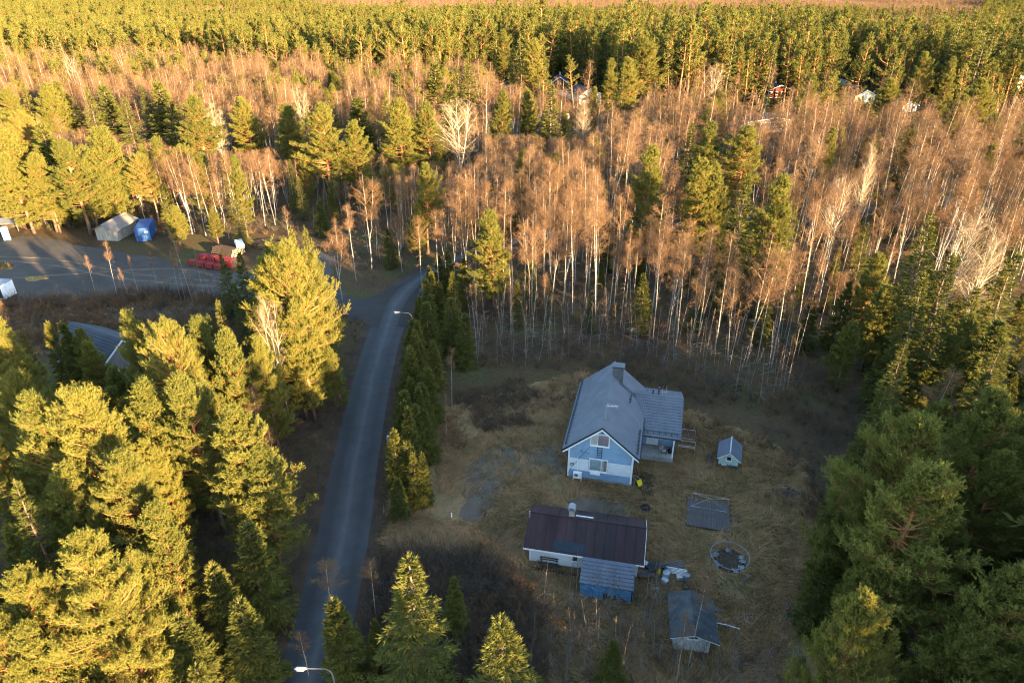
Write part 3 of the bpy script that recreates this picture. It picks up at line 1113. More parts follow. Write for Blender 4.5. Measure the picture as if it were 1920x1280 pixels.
M['red_wrap'] = painted('red_wrapping', (0.20, 0.022, 0.022), 0.6, 0.25, 1.5, dirt=(0.19, 0.022, 0.024))
M['log_bark'] = painted('log_bark', (0.042, 0.030, 0.022), 0.95, 0.4, 3.0)
M['log_end'] = painted('sawn_log_end', (0.42, 0.29, 0.15), 0.85, 0.2, 6.0)
M['red_house'] = painted('red_painted_boards', (0.085, 0.018, 0.014), 0.8, 0.2)
M['maroon_house'] = painted('dark_brown_boards', (0.055, 0.026, 0.022), 0.8, 0.2)
M['cream_house'] = painted('cream_painted_boards', (0.62, 0.58, 0.46), 0.7, 0.08)
M['brick_grey'] = painted('pinkish_brick_wall', (0.30, 0.25, 0.23), 0.9, 0.15)
M['yellow_leaf'] = painted('yellowed_grass_heap', (0.17, 0.115, 0.045), 0.95, 0.45, 4.0)
M['liner'] = painted('torn_pool_liner', (0.14, 0.155, 0.165), 0.6, 0.45, 3.0, dirt=(0.12, 0.13, 0.12))
M['roof_slate'] = painted('dark_slate_steel', (0.040, 0.045, 0.055), 0.7, 0.12, 0.8)
M['lamp_grey'] = painted('aged_lamp_housing', (0.20, 0.21, 0.22), 0.6, 0.15)
M['lamp_pole'] = painted('aged_zinc_pole', (0.09, 0.095, 0.10), 0.6, 0.15)
M['soil'] = painted('bare_soil', (0.045, 0.032, 0.022), 0.95, 0.4, 3.0)


def glass_mat():
    m, nt, N, L, b = new_mat('window_glass')
    N.remove(b)
    fr, tr_, gl, ms = N.new('ShaderNodeFresnel'), N.new('ShaderNodeBsdfTransparent'), N.new('ShaderNodeBsdfGlossy'), N.new('ShaderNodeMixShader')
    fr.inputs['IOR'].default_value = 1.5
    gl.inputs['Roughness'].default_value = 0.04
    L.new(fr.outputs[0], ms.inputs[0])
    L.new(tr_.outputs[0], ms.inputs[1])
    L.new(gl.outputs[0], ms.inputs[2])
    L.new(ms.outputs[0], N['Material Output'].inputs['Surface'])
    return m


M['glass'] = glass_mat()
m, nt, N, L, b = new_mat('dark_glass')
b.inputs['Base Color'].default_value = (0.02, 0.022, 0.025, 1)
b.inputs['Roughness'].default_value = 0.08
M['dark_glass'] = m
m, nt, N, L, b = new_mat('puddle_water')
b.inputs['Base Color'].default_value = (0.03, 0.025, 0.015, 1)
b.inputs['Roughness'].default_value = 0.03
M['puddle'] = m


def tile_grid(w, l, row=0.35, col=0.22, amp=0.022, step=0.03, thick=0.05, cols_per=4, keep=None):
    """Pressed-steel tile sheet, w along x and l up the slope (y), thickness below. Drawn flat at z = 0."""
    nx = max(8, int(w / col) * cols_per)
    nr = max(2, round(l / row))
    xs_ = np.linspace(0, w, nx + 1)
    wave = amp * np.abs(np.sin(np.pi * xs_ / col))
    V, Q = [], []
    rows_ = []
    for k in range(nr):
        rows_ += [(k / nr * l, step), ((k + 1) / nr * l - 0.004, 0.0)]
    for yy, dz in rows_:
        V.append(np.stack([xs_, np.full(nx + 1, yy), wave + dz], 1))
    for z_ in (-thick,):
        V.insert(0, np.stack([xs_, np.full(nx + 1, 0.0), np.full(nx + 1, z_)], 1))
        V.append(np.stack([xs_, np.full(nx + 1, l), np.full(nx + 1, z_)], 1))
    n = nx + 1
    ii = np.arange(nx)
    for r_ in range(len(V) - 1):
        Q.append(np.stack([r_ * n + ii, r_ * n + ii + 1, (r_ + 1) * n + ii + 1, (r_ + 1) * n + ii], 1))
    r_ = len(V) - 1
    Q.append(np.stack([ii, r_ * n + ii, r_ * n + ii + 1, ii + 1], 1))
    return np.concatenate(V), np.concatenate(Q)


def slope_sheet(origin, xdir, updir, w, l, **kw):
    """A tile sheet laid on a slope: origin at the lower left corner, xdir along the eave, updir up the slope."""
    V, Q = tile_grid(w, l, **kw)
    x, y = np.array(xdir, float), np.array(updir, float)
    x /= np.linalg.norm(x)
    y /= np.linalg.norm(y)
    z = np.cross(x, y)
    return Parts().add(np.array(origin, float) + V @ np.stack([x, y, z]), None, Q)


def window(parent, x0, x1, z0, z1, y, curtains, frame=0.09, mull=(), depth=0.05, glass='glass'):
    """A window in a wall facing -y: frame, sill, glass and what hangs behind it."""
    f = Parts()
    f.box2((x0 - frame, y - depth, z1), (x1 + frame, y + 0.01, z1 + frame))
    f.box2((x0 - frame, y - depth, z0 - frame), (x1 + frame, y + 0.01, z0))
    f.box2((x0 - frame, y - depth, z0), (x0, y + 0.01, z1))
    f.box2((x1, y - depth, z0), (x1 + frame, y + 0.01, z1))
    for mx in mull:
        f.box2((mx - 0.03, y - depth + .01, z0), (mx + 0.03, y + 0.01, z1))
    w = f.build('window', M['white_clean'], parent)
    Parts().box2((x0 - frame - .03, y - depth - .06, z0 - frame - .035), (x1 + frame + .03, y + 0.01, z0 - frame - .002)).build('sill', M['white_clean'], w)
    Parts().box2((x0, y - 0.022, z0), (x1, y - 0.012, z1)).build('pane', M[glass], w)
    for a, b_, mt in curtains:
        Parts().box2((a, y - 0.008, z0), (b_, y - 0.003, z1)).build('curtain', M[mt], w)
    return w


# ================================================================ the blue house
HO, HRZ = (5.6, 54.15, 0.0), R(-13)
house = thing('blue_house', 'pale blue timber house with grey tiled roof and a white band across its gable', 'house', HO, HRZ)
HW, HL, HE, HR = 6.35, 11.8, 4.12, 6.75
prof = [(0, 0.3), (HW, 0.3), (HW, HE), (HW / 2, HR), (0, HE)]
Parts().prism(prof, 0, HL).build('wall', M['blue_wood'], house)
Parts().box2((0.05, 0.05, 0), (HW - .05, HL - .05, 0.3)).build('plinth', M['concrete'], house)
bt = Parts()
for k in range(1, 31):
    x = k * HW / 31
    zt = HE + (HR - HE) * (1 - abs(x - HW / 2) / (HW / 2)) - 0.05
    spans = [(0.3, 1.12), (2.58, zt)]
    if 1.98 < x < 4.02:
        spans = [(0.3, 0.95), (2.95, 4.28), (5.95, zt)]
    for a, c in spans:
        if c > a + .05:
            bt.box2((x - 0.025, -0.022, a), (x + 0.025, 0.01, c))
bt.build('siding_batten', M['blue_wood'], house, kind='stuff')
sb = Parts()
for s_, x in ((0, 0), (1, HW)):
    for k in range(1, 56):
        y = k * HL / 56
        if s_ == 1 and y > 6.5:
            continue
        sb.box((x, y, 2.2), (0.05, 0.05, 3.75))
sb.build('siding_batten', M['blue_wood'], house, kind='stuff')
for a, c in ((0.16, 2.03), (3.98, HW - .16)):
    Parts().box2((a, -0.035, 1.15), (c, 0.005, 2.55)).build('band_panel', M['white_wood'], house)
for x in (0.06, HW - 0.06):
    Parts().box2((x - .09, -0.045, 0.28), (x + .09, 0.02, HE - .02)).build('corner_board', M['white_clean'], house)
# roof
OV, EV = 0.5, 0.55
run = HW / 2 + EV
rise = (HR - HE) / (HW / 2)
ridge_z = HR + 0.16
eave_z = ridge_z - rise * run
sl = math.hypot(run, ridge_z - eave_z)
LEN = HL + 2 * OV
left = slope_sheet((HW / 2 - run, HL + OV, eave_z), (0, -1, 0), (run, 0, ridge_z - eave_z), LEN, sl)
left.build('roof_slope', M['roof_grey'], house)
slope_sheet((HW / 2 + run, -OV, eave_z), (0, 1, 0), (-run, 0, ridge_z - eave_z), LEN, sl).build('roof_slope', M['roof_grey'], house)
Parts().tube([(HW / 2, -OV - .02, ridge_z + .02), (HW / 2, HL + OV + .02, ridge_z + .02)], 0.085, 8).build('ridge_cap', M['roof_grey'], house)
for y0, y1 in ((-OV - .035, -OV - .005), (HL + OV + .005, HL + OV + .035)):
    for sg in (-1, 1):
        pl = [(HW / 2 + sg * (run + .03), eave_z - 0.02), (HW / 2, ridge_z + .05), (HW / 2, ridge_z - .16), (HW / 2 + sg * (run + .03), eave_z - .23)]
        Parts().prism(pl if sg < 0 else pl[::-1], y0, y1).build('verge_trim', M['dark_trim'], house)
        pl = [(HW / 2 + sg * (run - .02), eave_z - .235), (HW / 2, ridge_z - .165), (HW / 2, ridge_z - .36), (HW / 2 + sg * (run - .02), eave_z - .40)]
        Parts().prism(pl if sg < 0 else pl[::-1], y0 + .008, y1).build('barge_board', M['white_clean'], house)
for sg in (-1, 1):
    x = HW / 2 + sg * (run + .06)
    Parts().tube([(x, -OV, eave_z - .06), (x, HL + OV, eave_z - .06)], 0.065, 8).build('gutter', M['dark_trim'], house)
    Parts().prism([(HW / 2 + sg * (HW / 2), eave_z - .12), (HW / 2 + sg * run, eave_z - .12), (HW / 2 + sg * run, eave_z - .09), (HW / 2 + sg * (HW / 2), eave_z - .09)][::sg], -OV, HL + OV).build('soffit', M['white_clean'], house)


def on_slope(sg, t, off=0.0):
    """Point on the roof at fraction t from eave to ridge, off metres clear of it."""
    x = HW / 2 + sg * run * (1 - t)
    z = eave_z + (ridge_z - eave_z) * t
    nx, nz = sg * (ridge_z - eave_z) / sl, run / sl
    return x + nx * off, z + nz * off


for sg, y0, y1, tt in ((-1, -0.2, HL + .2, 0.085), (1, -0.2, 3.9, 0.085)):
    sr = Parts()
    for off in (0.12, 0.22):
        x, z = on_slope(sg, tt + off * 0.0, off)
        sr.tube([(x, y0, z), (x, y1, z)], 0.022, 6)
    y = y0 + .2
    while y < y1:
        a, za = on_slope(sg, tt + .03, 0.02)
        c, zc = on_slope(sg, tt, 0.25)
        d, zd = on_slope(sg, tt - .035, 0.02)
        sr.tube([(a, y, za), (c, y, zc), (d, y, zd)], 0.022, 5)
        y += 0.62
    sr.build('snow_guard', M['black_metal'], house)
sr = Parts()
for off in (0.12, 0.22):
    x, z = on_slope(1, .44, off)
    sr.tube([(x, 6.9, z), (x, 8.4, z)], 0.022, 6)
for y in (7.0, 7.6, 8.2):
    a, za = on_slope(1, .47, .02)
    c, zc = on_slope(1, .44, .25)
    sr.tube([(a, y, za), (c, y, zc)], .022, 5)
sr.build('snow_guard', M['black_metal'], house)
lad = Parts()
for y in (8.75, 9.15):
    a, za = on_slope(1, .30, .1)
    c, zc = on_slope(1, .80, .1)
    lad.tube([(a, y, za), (c, y, zc)], 0.022, 6)
for k in range(9):
    a, za = on_slope(1, .31 + k * .06, .1)
    lad.tube([(a, 8.75, za), (a, 9.15, za)], 0.016, 5)
lad.build('roof_ladder', M['black_metal'], house)
ch = Parts()
ch.box2((HW / 2 - .05, 9.3, ridge_z - 1.2), (HW / 2 + 1.1, 10.1, ridge_z + .95))
chim = ch.build('chimney', M['chimney_steel'], house)
cc = Parts()
cc.box2((HW / 2 - .15, 9.2, ridge_z + 1.12), (HW / 2 + 1.2, 10.2, ridge_z + 1.17))
for x in (HW / 2 - .08, HW / 2 + 1.13):
    for y in (9.27, 10.13):
        cc.box((x, y, ridge_z + 1.03), (.04, .04, .2))
cc.build('chimney_cap', M['roof_grey'], chim)
fl = Parts()
x0_, z0_ = on_slope(1, .55, .05)
x1_, z1_ = on_slope(1, .97, .05)
fl.add([(x0_, 8.95, z0_), (x0_, 9.3, z0_), (x1_, 9.3, z1_ + .02), (x1_, 9.15, z1_ + .02), (x0_, 8.95, z0_ - .04), (x0_, 9.3, z0_ - .04), (x1_, 9.3, z1_ - .03), (x1_, 9.15, z1_ - .03)], None,
       [(0, 1, 2, 3), (4, 7, 6, 5), (0, 3, 7, 4), (1, 5, 6, 2), (0, 4, 5, 1), (3, 2, 6, 7)])
fl.build('chimney_flashing', M['roof_grey'], chim)
an = Parts()
an.tube([(HW / 2 + .1, 1.2, ridge_z - .1), (HW / 2 + .1, 1.2, ridge_z + 1.5)], 0.02, 6)
an.tube([(HW / 2 + .05, 1.2, ridge_z + 1.45), (HW / 2 + 1.25, 1.35, ridge_z + 1.45)], 0.02, 6)
for k in range(9):
    x = HW / 2 + .15 + k * .13
    an.tube([(x, 1.0, ridge_z + 1.46), (x, 1.55, ridge_z + 1.46)], 0.009, 4)
an.build('antenna', M['galv'], house)
# gable windows, ladder and fittings
window(house, 2.17, 3.84, 4.48, 5.72, 0, [(2.2, 2.78, 'white_wood'), (2.80, 3.3, 'curtain'), (3.34, 3.82, 'curtain')], .1, (2.79,))
window(house, 2.17, 3.84, 1.36, 2.72, 0, [(2.18, 3.28, 'blind'), (3.3, 3.55, 'white_wood'), (3.56, 3.82, 'beige_curtain')], .1, (3.29,))
Parts().box2((2.25, -.26, .98), (3.25, -.05, 1.2)).build('flower_box', M['white_clean'], house)
lad = Parts()
for x in (2.83, 3.27):
    lad.box2((x - .02, -.14, 2.98), (x + .02, -.1, 4.36))
for k in range(5):
    lad.box2((2.85, -.13, 3.08 + k * .28), (3.25, -.1, 3.11 + k * .28))
for z in (3.05, 4.28):
    for x in (2.83, 3.27):
        lad.box2((x - .012, -.1, z - .02), (x + .012, .0, z + .02))
lad.build('wall_ladder', M['black_metal'], house)
Parts().tube([(2.1, -.05, 4.25), (1.3, -.05, 3.0), (.12, -.05, .95), (.1, -.05, .4)], 0.016, 5).build('cable', M['black_metal'], house)
Parts().tube([(.18, -.05, 3.95), (.75, -.06, 3.95), (.75, -.06, 3.75)], 0.022, 5).build('bracket', M['galv'], house)
Parts().tube([(1.0, -.05, 3.42), (2.1, -.05, 3.42)], 0.014, 5).build('cable', M['black_metal'], house)
Parts().box2((1.15, -.07, 3.55), (1.35, -.0, 3.66)).build('junction_box', M['tarp'], house)
Parts().tube([(HW / 2, -.05, 6.45), (HW / 2, -.05, 5.9)], .02, 5).tube([(HW / 2 - .12, -.05, 6.05), (HW / 2 + .12, -.05, 6.05)], .015, 5).build('bracket', M['dark_trim'], house)
Parts().tube([(.95, -.06, 1.0), (.95, -.06, 2.75)], 0.045, 6).build('pipe_cover', M['white_clean'], house)
for sg, x in ((1, HW + .1), (-1, -.1)):
    Parts().tube([(HW / 2 + sg * (run + .05), .1, eave_z - .1), (x, .12, eave_z - .6), (x, .12, .25), (x + sg * .15, -.05, .1)], 0.045, 7).build('downpipe', M['dark_trim'], house)
# side wing with the porch
WX0, WX1, WY0, WY1, WR = HW, 10.35, 6.6, 12.2, 9.35
Parts().prism([(WY0, .3), (WY1, .3), (WY1, 3.1), (WR, 4.55), (WY0, 3.3)], WX0 + .01, WX1, 'x').build('wing_wall', M['blue_wood'], house)
Parts().box2((WX0 + .02, WY0 + .05, 0), (WX1 - .05, WY1 - .05, .3)).build('plinth', M['concrete'], house)
bt = Parts()
for k in range(1, 20):
    x = WX0 + k * (WX1 - WX0) / 20
    if 7.35 < x < 8.75:
        continue
    bt.box2((x - .025, WY0 - .022, .72), (x + .025, WY0 + .01, 3.2))
for k in range(1, 27):
    y = WY0 + k * (WY1 - WY0) / 27
    bt.box2((WX1 - .01, y - .025, .35), (WX1 + .022, y + .025, 3.1))
bt.build('siding_batten', M['blue_wood'], house, kind='stuff')
wz_e, wz_r = 2.95, 4.98
wl = WR - 4.75
wsl = math.hypot(wl, wz_r - wz_e)
slope_sheet((WX0 - 1.95, 4.75, wz_e), (1, 0, 0), (0, wl, wz_r - wz_e), WX1 + .45 - WX0 + 1.95, wsl, amp=.035, step=.045).build('roof_slope', M['roof_grey'], house)
slope_sheet((WX1 + .45, 2 * WR - 4.75, wz_e), (-1, 0, 0), (0, -wl, wz_r - wz_e), WX1 + .45 - WX0 + 1.95, wsl, amp=.035, step=.045).build('roof_slope', M['roof_grey'], house)
Parts().tube([(WX0 - 2.0, WR, wz_r + .03), (WX1 + .47, WR, wz_r + .03)], .09, 8).build('ridge_cap', M['roof_grey'], house)
for a, bb in ((4.72, WR), (2 * WR - 4.72, WR)):
    pl = [(a, wz_e - .02), (bb, wz_r + .06), (bb, wz_r - .18), (a, wz_e - .22)]
    Parts().prism(pl if a > bb else pl[::-1], WX1 + .455, WX1 + .49, 'x').build('verge_trim', M['roof_grey'], house)
Parts().tube([(WX0 + .1, 4.7, wz_e - .05), (WX1 + .45, 4.7, wz_e - .05)], .06, 8).build('gutter', M['dark_trim'], house)
sr = Parts()
zz = wz_e + .45 * (wz_r - wz_e) / wl
sr.tube([(WX0 + .3, 5.15, zz + .2), (WX1 + .3, 5.15, zz + .2)], .022, 6)
for k in range(7):
    x = WX0 + .5 + k * .6
    sr.tube([(x, 5.3, zz + .1), (x, 5.15, zz + .22), (x, 5.0, zz)], .022, 5)
sr.build('snow_guard', M['black_metal'], house)
Parts().box2((WX0 + .005, 4.55, .08), (WX1 - .05, WY0 - .005, .62)).build('porch_floor', M['concrete'], house)
Parts().box2((WX1 - .24, 4.75, .62), (WX1 - .10, 4.89, 2.93)).build('porch_post', M['white_clean'], house)
Parts().box2((WX1 - .14, 5.9, .62), (WX1 - .05, WY0, 2.9)).build('porch_screen', M['blue_wood'], house)
Parts().box2((WX0 + .02, 4.78, 2.74), (WX1 - .1, 4.9, 2.92)).build('porch_beam', M['white_clean'], house)
dr = Parts()
dr.box2((7.55, WY0 - .05, .66), (8.5, WY0 - .0, 2.72))
door = dr.build('door', M['white_clean'], house)
df = Parts()
for a, c in ((7.42, 7.55), (8.5, 8.63)):
    df.box2((a, WY0 - .07, .63), (c, WY0, 2.85))
df.box2((7.55, WY0 - .07, 2.72), (8.5, WY0, 2.85))
df.build('door_frame', M['white_clean'], door)
for k in range(2):
    for q in range(2):
        Parts().box2((7.80 + k * .24, WY0 - .056, 2.05 + q * .26), (8.01 + k * .24, WY0 - .049, 2.27 + q * .26)).build('pane', M['dark_glass'], door)
Parts().box2((7.88, WY0 - .06, 1.72), (8.17, WY0 - .05, 1.79)).build('letter_slot', M['black_metal'], door)
for z0, z1 in ((.78, 1.15), (1.2, 1.62)):
    Parts().box2((7.68, WY0 - .058, z0), (8.37, WY0 - .05, z1)).build('door_panel', M['white_wood'], door)
Parts().tube([(7.64, WY0 - .06, 1.66), (7.64, WY0 - .12, 1.66), (7.76, WY0 - .12, 1.66)], .014, 6).build('handle', M['galv'], door)
vp = Parts()
for x, y, hh in ((8.2, 10.5, .8), (7.6, 10.2, .55)):
    zr = wz_r - (y - WR) * (wz_r - wz_e) / wl
    vp.tube([(x, y, zr - .1), (x, y, zr + hh)], .08, 8).tube([(x, y, zr + hh - .02), (x, y, zr + hh + .14)], .12, 8)
    vp.build('vent_pipe', M['chimney_steel'], house)
    vp = Parts()
lad = Parts()
for x in (8.55, 8.95):
    lad.tube([(x, 9.8, wz_r - .25), (x, 10.0, wz_r + 1.0)], .02, 6)
lad.tube([(8.55, 9.9, wz_r + .3), (8.95, 9.9, wz_r + .3)], .016, 5)
lad.build('ladder_rail', M['galv'], house)
Parts().box2((6.9, WY1 - .01, 1.6), (9.2, WY1 + .03, 2.7)).build('window', M['dark_glass'], house)


def in_house(x, y, z=0.0):
    v = Matrix.Translation(HO) @ Matrix.Rotation(HRZ, 4, 'Z') @ Vector((x, y, z))
    return v


def at_house(name, label, cat, x, y, z=0.0, rz=0.0, group=None):
    return thing(name, label, cat, in_house(x, y, z), HRZ + rz, group)


hp = at_house('heat_pump', 'white heat pump unit on a white stand against the blue gable', 'heat pump', 1.05, -.42, 0)
Parts().box2((-.42, -.16, .58), (.42, .16, 1.18)).build('casing', M['white_clean'], hp)
Parts().ring((0, 0, 0), .19, .018, 20, 5)
fan = Parts()
for rr in (.2, .15, .1, .05):
    a_ = np.arange(25) * 2 * math.pi / 24
    fan.tube([(-.12 + rr * math.cos(q), -.17, .88 + rr * math.sin(q)) for q in a_], .009, 4, False)
fan.build('fan_grille', M['galv'], hp)
Parts().tube([(-.12, -.158, .88), (-.12, -.166, .88)], .2, 20).build('fan_opening', M['black_metal'], hp)
st = Parts()
for x in (-.4, .4):
    for y in (-.15, .2):
        st.box2((x - .025, y - .025, 0), (x + .025, y + .025, .58))
    st.box2((x - .025, -.2, .53), (x + .025, .35, .575))
st.box2((-.4, -.17, .5), (.4, -.13, .55))
st.build('stand', M['white_clean'], hp)
ho = at_house('garden_hose', 'small black coil of hose hung on the white band by the left corner', 'hose', .42, -.1, 1.85)
for k in range(3):
    a_ = np.arange(25) * 2 * math.pi / 24
    Parts().tube([((.17 - k * .012) * math.cos(q), -.02 - k * .025, (.17 - k * .012) * math.sin(q)) for q in a_], .02, 5, False).build('hose_loop', M['rubber'], ho)
sp = at_house('snow_scoop', 'bright yellow snow scoop with a pale tube handle leaning at the house corner', 'snow scoop', HW + .55, .5, 0, R(50))
sp.scale = (.8, .8, .8)
Parts().box((.12, -.35, .38), (.72, .05, .78), 0, R(-28)).box((.12, -.5, .1), (.72, .22, .04), 0, R(10)).build('scoop_pan', M['yellow_plastic'], sp)
Parts().tube([(-.2, -.22, .7), (-.5, .3, 1.35), (-.15, .3, 1.35), (.42, -.2, .72)], .018, 6).build('handle', M['galv'], sp)
for k, (x, y, nm, lb, ct, sz, mt) in enumerate((
        (9.0, 6.0, 'wicker_basket', 'light brown basket on the porch beside the white door', 'basket', .30, 'beige_curtain'),
        (9.6, 5.5, 'flower_pot', 'pale flower pot near the front edge of the porch', 'flower pot', .18, 'pale_plastic'),
        (6.75, 5.7, 'planter_pot', 'grey planter pot on the porch near the house side wall', 'flower pot', .2, 'grey_plastic'))):
    t = at_house(nm, lb, ct, x, y, .62)
    pp = Parts()
    pp.tube([(0, 0, 0), (0, 0, .05), (0, 0, sz * 1.3)], [sz * .7, sz * .75, sz], 12)
    pp.build('pot_body', M[mt], t)
    Parts().ring((0, 0, sz * 1.3), sz, .02, 14, 5).build('rim', M[mt], t)
    s_ = shrub(300 + k, sz * 1.8, 8, .2, 5, .012, .8)
    s_.build('dry_plant', M['dark_twigs'], t, (0, 0, sz * 1.1), kind='stuff')
bg = at_house('waste_sack', 'black sack slumped on the porch floor by the corner post', 'sack', 9.95, 5.6, .62)
V_, Q_ = [], []
bb = Parts()
bb.tube([(0, 0, 0), (0, 0, .12), (.02, 0, .34), (.05, .02, .5), (.06, .02, .58)], [.26, .32, .27, .09, .12], 9)
bb.build('sack_body', M['rubber'], bg)
Parts().ring((.05, .02, .5), .09, .012, 10, 4).build('tie', M['galv'], bg)
hb = at_house('porch_stool', 'grey stool with a folded rug on the porch by the right wall', 'stool', 9.3, 5.2, .62)
Parts().box2((-.25, -.2, .32), (.25, .2, .37)).build('seat', M['old_wood'], hb)
for x in (-.2, .2):
    for y in (-.15, .15):
        Parts().box2((x - .02, y - .02, 0), (x + .02, y + .02, .32)).build('leg', M['old_wood'], hb)
Parts().box((0, 0, .41), (.42, .3, .07), .2).build('rug', M['grey_plastic'], hb)


# ================================================================ white outbuilding (sauna) with brown roof
SO, SRZ = (1.5, 42.95, 0), R(-11.5)
sauna = thing('outbuilding', 'white boarded outbuilding under a long dark brown sheet roof', 'outbuilding', SO, SRZ)
SW, SD = 9.2, 4.7
s_eh, s_rh = 2.05, 3.35
Parts().prism([(0, .15), (SD, .15), (SD, s_eh), (SD / 2, s_rh), (0, s_eh)], 0, SW, 'x').build('wall', M['white_wood'], sauna)
Parts().box2((.05, .05, 0), (SW - .05, SD - .05, .15)).build('plinth', M['concrete'], sauna)
bt = Parts()
for k in range(1, 46):
    x = k * SW / 46
    bt.box2((x - .014, -.014, .16), (x + .014, .005, s_eh - .02))
bt.build('siding_batten', M['white_wood'], sauna, kind='stuff')
srun = SD / 2 + .4
s_sl = math.hypot(srun, (s_rh - s_eh) / (SD / 2) * srun)
s_z1 = s_rh + .12
s_z0 = s_z1 - (s_rh - s_eh) / (SD / 2) * srun
npan = 12
pw = (SW + .9) / npan
for side in (0, 1):
    for k in range(npan):
        x0 = -.45 + k * pw
        pp = Parts()
        y0, y1 = (SD / 2 - srun, SD / 2) if side == 0 else (SD / 2 + srun, SD / 2)
        a = np.array([(x0 + .012, y0, s_z0), (x0 + pw - .012, y0, s_z0), (x0 + pw - .012, y1, s_z1), (x0 + .012, y1, s_z1)])
        dz = np.array([0, 0, -.05])
        V = np.concatenate([a, a + dz])
        pp.add(V, None, [(0, 1, 2, 3), (4, 7, 6, 5), (0, 4, 5, 1), (1, 5, 6, 2), (2, 6, 7, 3), (3, 7, 4, 0)])
        pp.tube([(x0, y0, s_z0 + .01), (x0, y1, s_z1 + .01)], .028, 5)
        pp.build('roof_panel', M['roof_brown'], sauna)
Parts().tube([(-.46, SD / 2, s_z1 + .02), (SW + .46, SD / 2, s_z1 + .02)], .07, 6).build('ridge_cap', M['roof_brown'], sauna)
# patch of felt on the front slope
xa, xb, ta, tb = 2.0, 4.75, .04, .32
ya, yb = SD / 2 - srun + srun * ta, SD / 2 - srun + srun * tb
za, zb = s_z0 + (s_z1 - s_z0) * ta + .045, s_z0 + (s_z1 - s_z0) * tb + .045
Parts().add([(xa, ya, za), (xb, ya, za), (xb - .1, yb, zb), (xa + .1, yb, zb), (xa, ya, za - .02), (xb, ya, za - .02), (xb - .1, yb, zb - .02), (xa + .1, yb, zb - .02)], None,
            [(0, 1, 2, 3), (4, 7, 6, 5), (0, 4, 5, 1), (1, 5, 6, 2), (2, 6, 7, 3), (3, 7, 4, 0)]).build('roof_patch', M['dark_trim'], sauna)
Parts().box2((-.47, SD / 2 - srun - .05, s_z0 - .16), (SW + .47, SD / 2 - srun - .02, s_z0 - .02)).build('fascia', M['white_clean'], sauna)
for x in (-.48, SW + .455):
    for a, bb in ((SD / 2 - srun, SD / 2), (SD / 2 + srun, SD / 2)):
        pl = [(a, s_z0 - .02), (bb, s_z1 - .02), (bb, s_z1 - .17), (a, s_z0 - .17)]
        Parts().prism(pl if a > bb else pl[::-1], x, x + .03, 'x').build('barge_board', M['white_clean'], sauna)
chm = Parts()
chm.box2((3.0, SD / 2 + .05, s_z1 - .6), (3.45, SD / 2 + .5, s_z1 + .75))
chs = chm.build('chimney', M['brick_grey'], sauna)
hc = Parts()
a_ = np.linspace(0, math.pi, 9)
prof_ = [(3.225 + .33 * math.cos(q), s_z1 + .78 + .34 * math.sin(q)) for q in a_]
hc.prism(prof_ + [(p_[0] * .9 + 3.225 * .1, p_[1] - .03) for p_ in prof_[::-1]], SD / 2 - .05, SD / 2 + .65)
hc.build('chimney_hood', M['lamp_grey'], chs)
Parts().tube([(-.35, SD / 2 - .4, 0), (-.35, SD / 2 - .4, 3.9)], .05, 8).build('vent_pipe', M['galv'], sauna)
Parts().box2((3.6, SD / 2 + .3, s_z1 - .05), (5.1, SD / 2 + .38, s_z1 + .04)).build('roof_batten', M['white_wood'], sauna)
fr = window(sauna, 3.72, 4.12, .9, 1.42, 0, [], .07, (), .045, 'dark_glass')
Parts().box2((3.55, -.10, 1.66), (4.35, -.01, 1.72)).build('lintel_board', M['dark_wood'], sauna)
Parts().box2((-.02, -.03, .15), (.12, .01, s_eh)).build('corner_board', M['white_clean'], sauna)


def at_sauna(name, label, cat, x, y, z=0.0, rz=0.0, group=None):
    return thing(name, label, cat, Matrix.Translation(SO) @ Matrix.Rotation(SRZ, 4, 'Z') @ Vector((x, y, z)), SRZ + rz, group)


be = at_sauna('garden_bench', 'dark slatted bench standing against the white outbuilding wall', 'bench', 1.75, -.45)
for k in range(3):
    Parts().box2((-.8, -.26 + k * .17, .43), (.8, -.12 + k * .17, .465)).build('seat_slat', M['dark_wood'], be)
for z in (.66, .90):
    Parts().box2((-.8, .25, z), (.8, .285, z + .10)).build('back_slat', M['dark_wood'], be)
for x in (-.68, .68):
    Parts().box2((x - .03, -.25, 0), (x + .03, -.19, .43)).build('leg', M['dark_wood'], be)
    Parts().box2((x - .03, .20, 0), (x + .03, .25, 1.02)).build('leg', M['dark_wood'], be)
fe = at_sauna('picket_fence', 'low dark picket fence in front of the white outbuilding', 'fence', .5, -1.0)
for k in range(15):
    Parts().box2((k * .25 - .04, -.015, 0), (k * .25 + .04, .015, .48 + .05 * math.sin(k * 2.1))).build('picket', M['dark_wood'], fe)
for z in (.16, .38):
    Parts().box2((-.1, .018, z), (3.65, .05, z + .06)).build('rail', M['dark_wood'], fe)

# lean-to store with blue tarpaulin
LO = Matrix.Translation(SO) @ Matrix.Rotation(SRZ, 4, 'Z') @ Vector((4.75, -.45, 0))
lt = thing('lean_to_shed', 'lean-to with grey tile roof and torn blue tarpaulin front', 'lean-to', LO, SRZ)
l_sl = math.hypot(2.35, .55)
slope_sheet((-.15, -2.35, 1.42), (1, 0, 0), (0, 2.35, .55), 4.35, l_sl, row=.36, col=.24, amp=.04, step=.05).build('roof_slope', M['roof_grey_old'], lt)
for x in (.0, 2.0, 4.0):
    for y in (-2.2, -.05):
        Parts().box2((x - .05, y - .05, 0), (x + .05, y + .05, 1.35 + (y + 2.2) * .24)).build('post', M['old_wood'], lt)


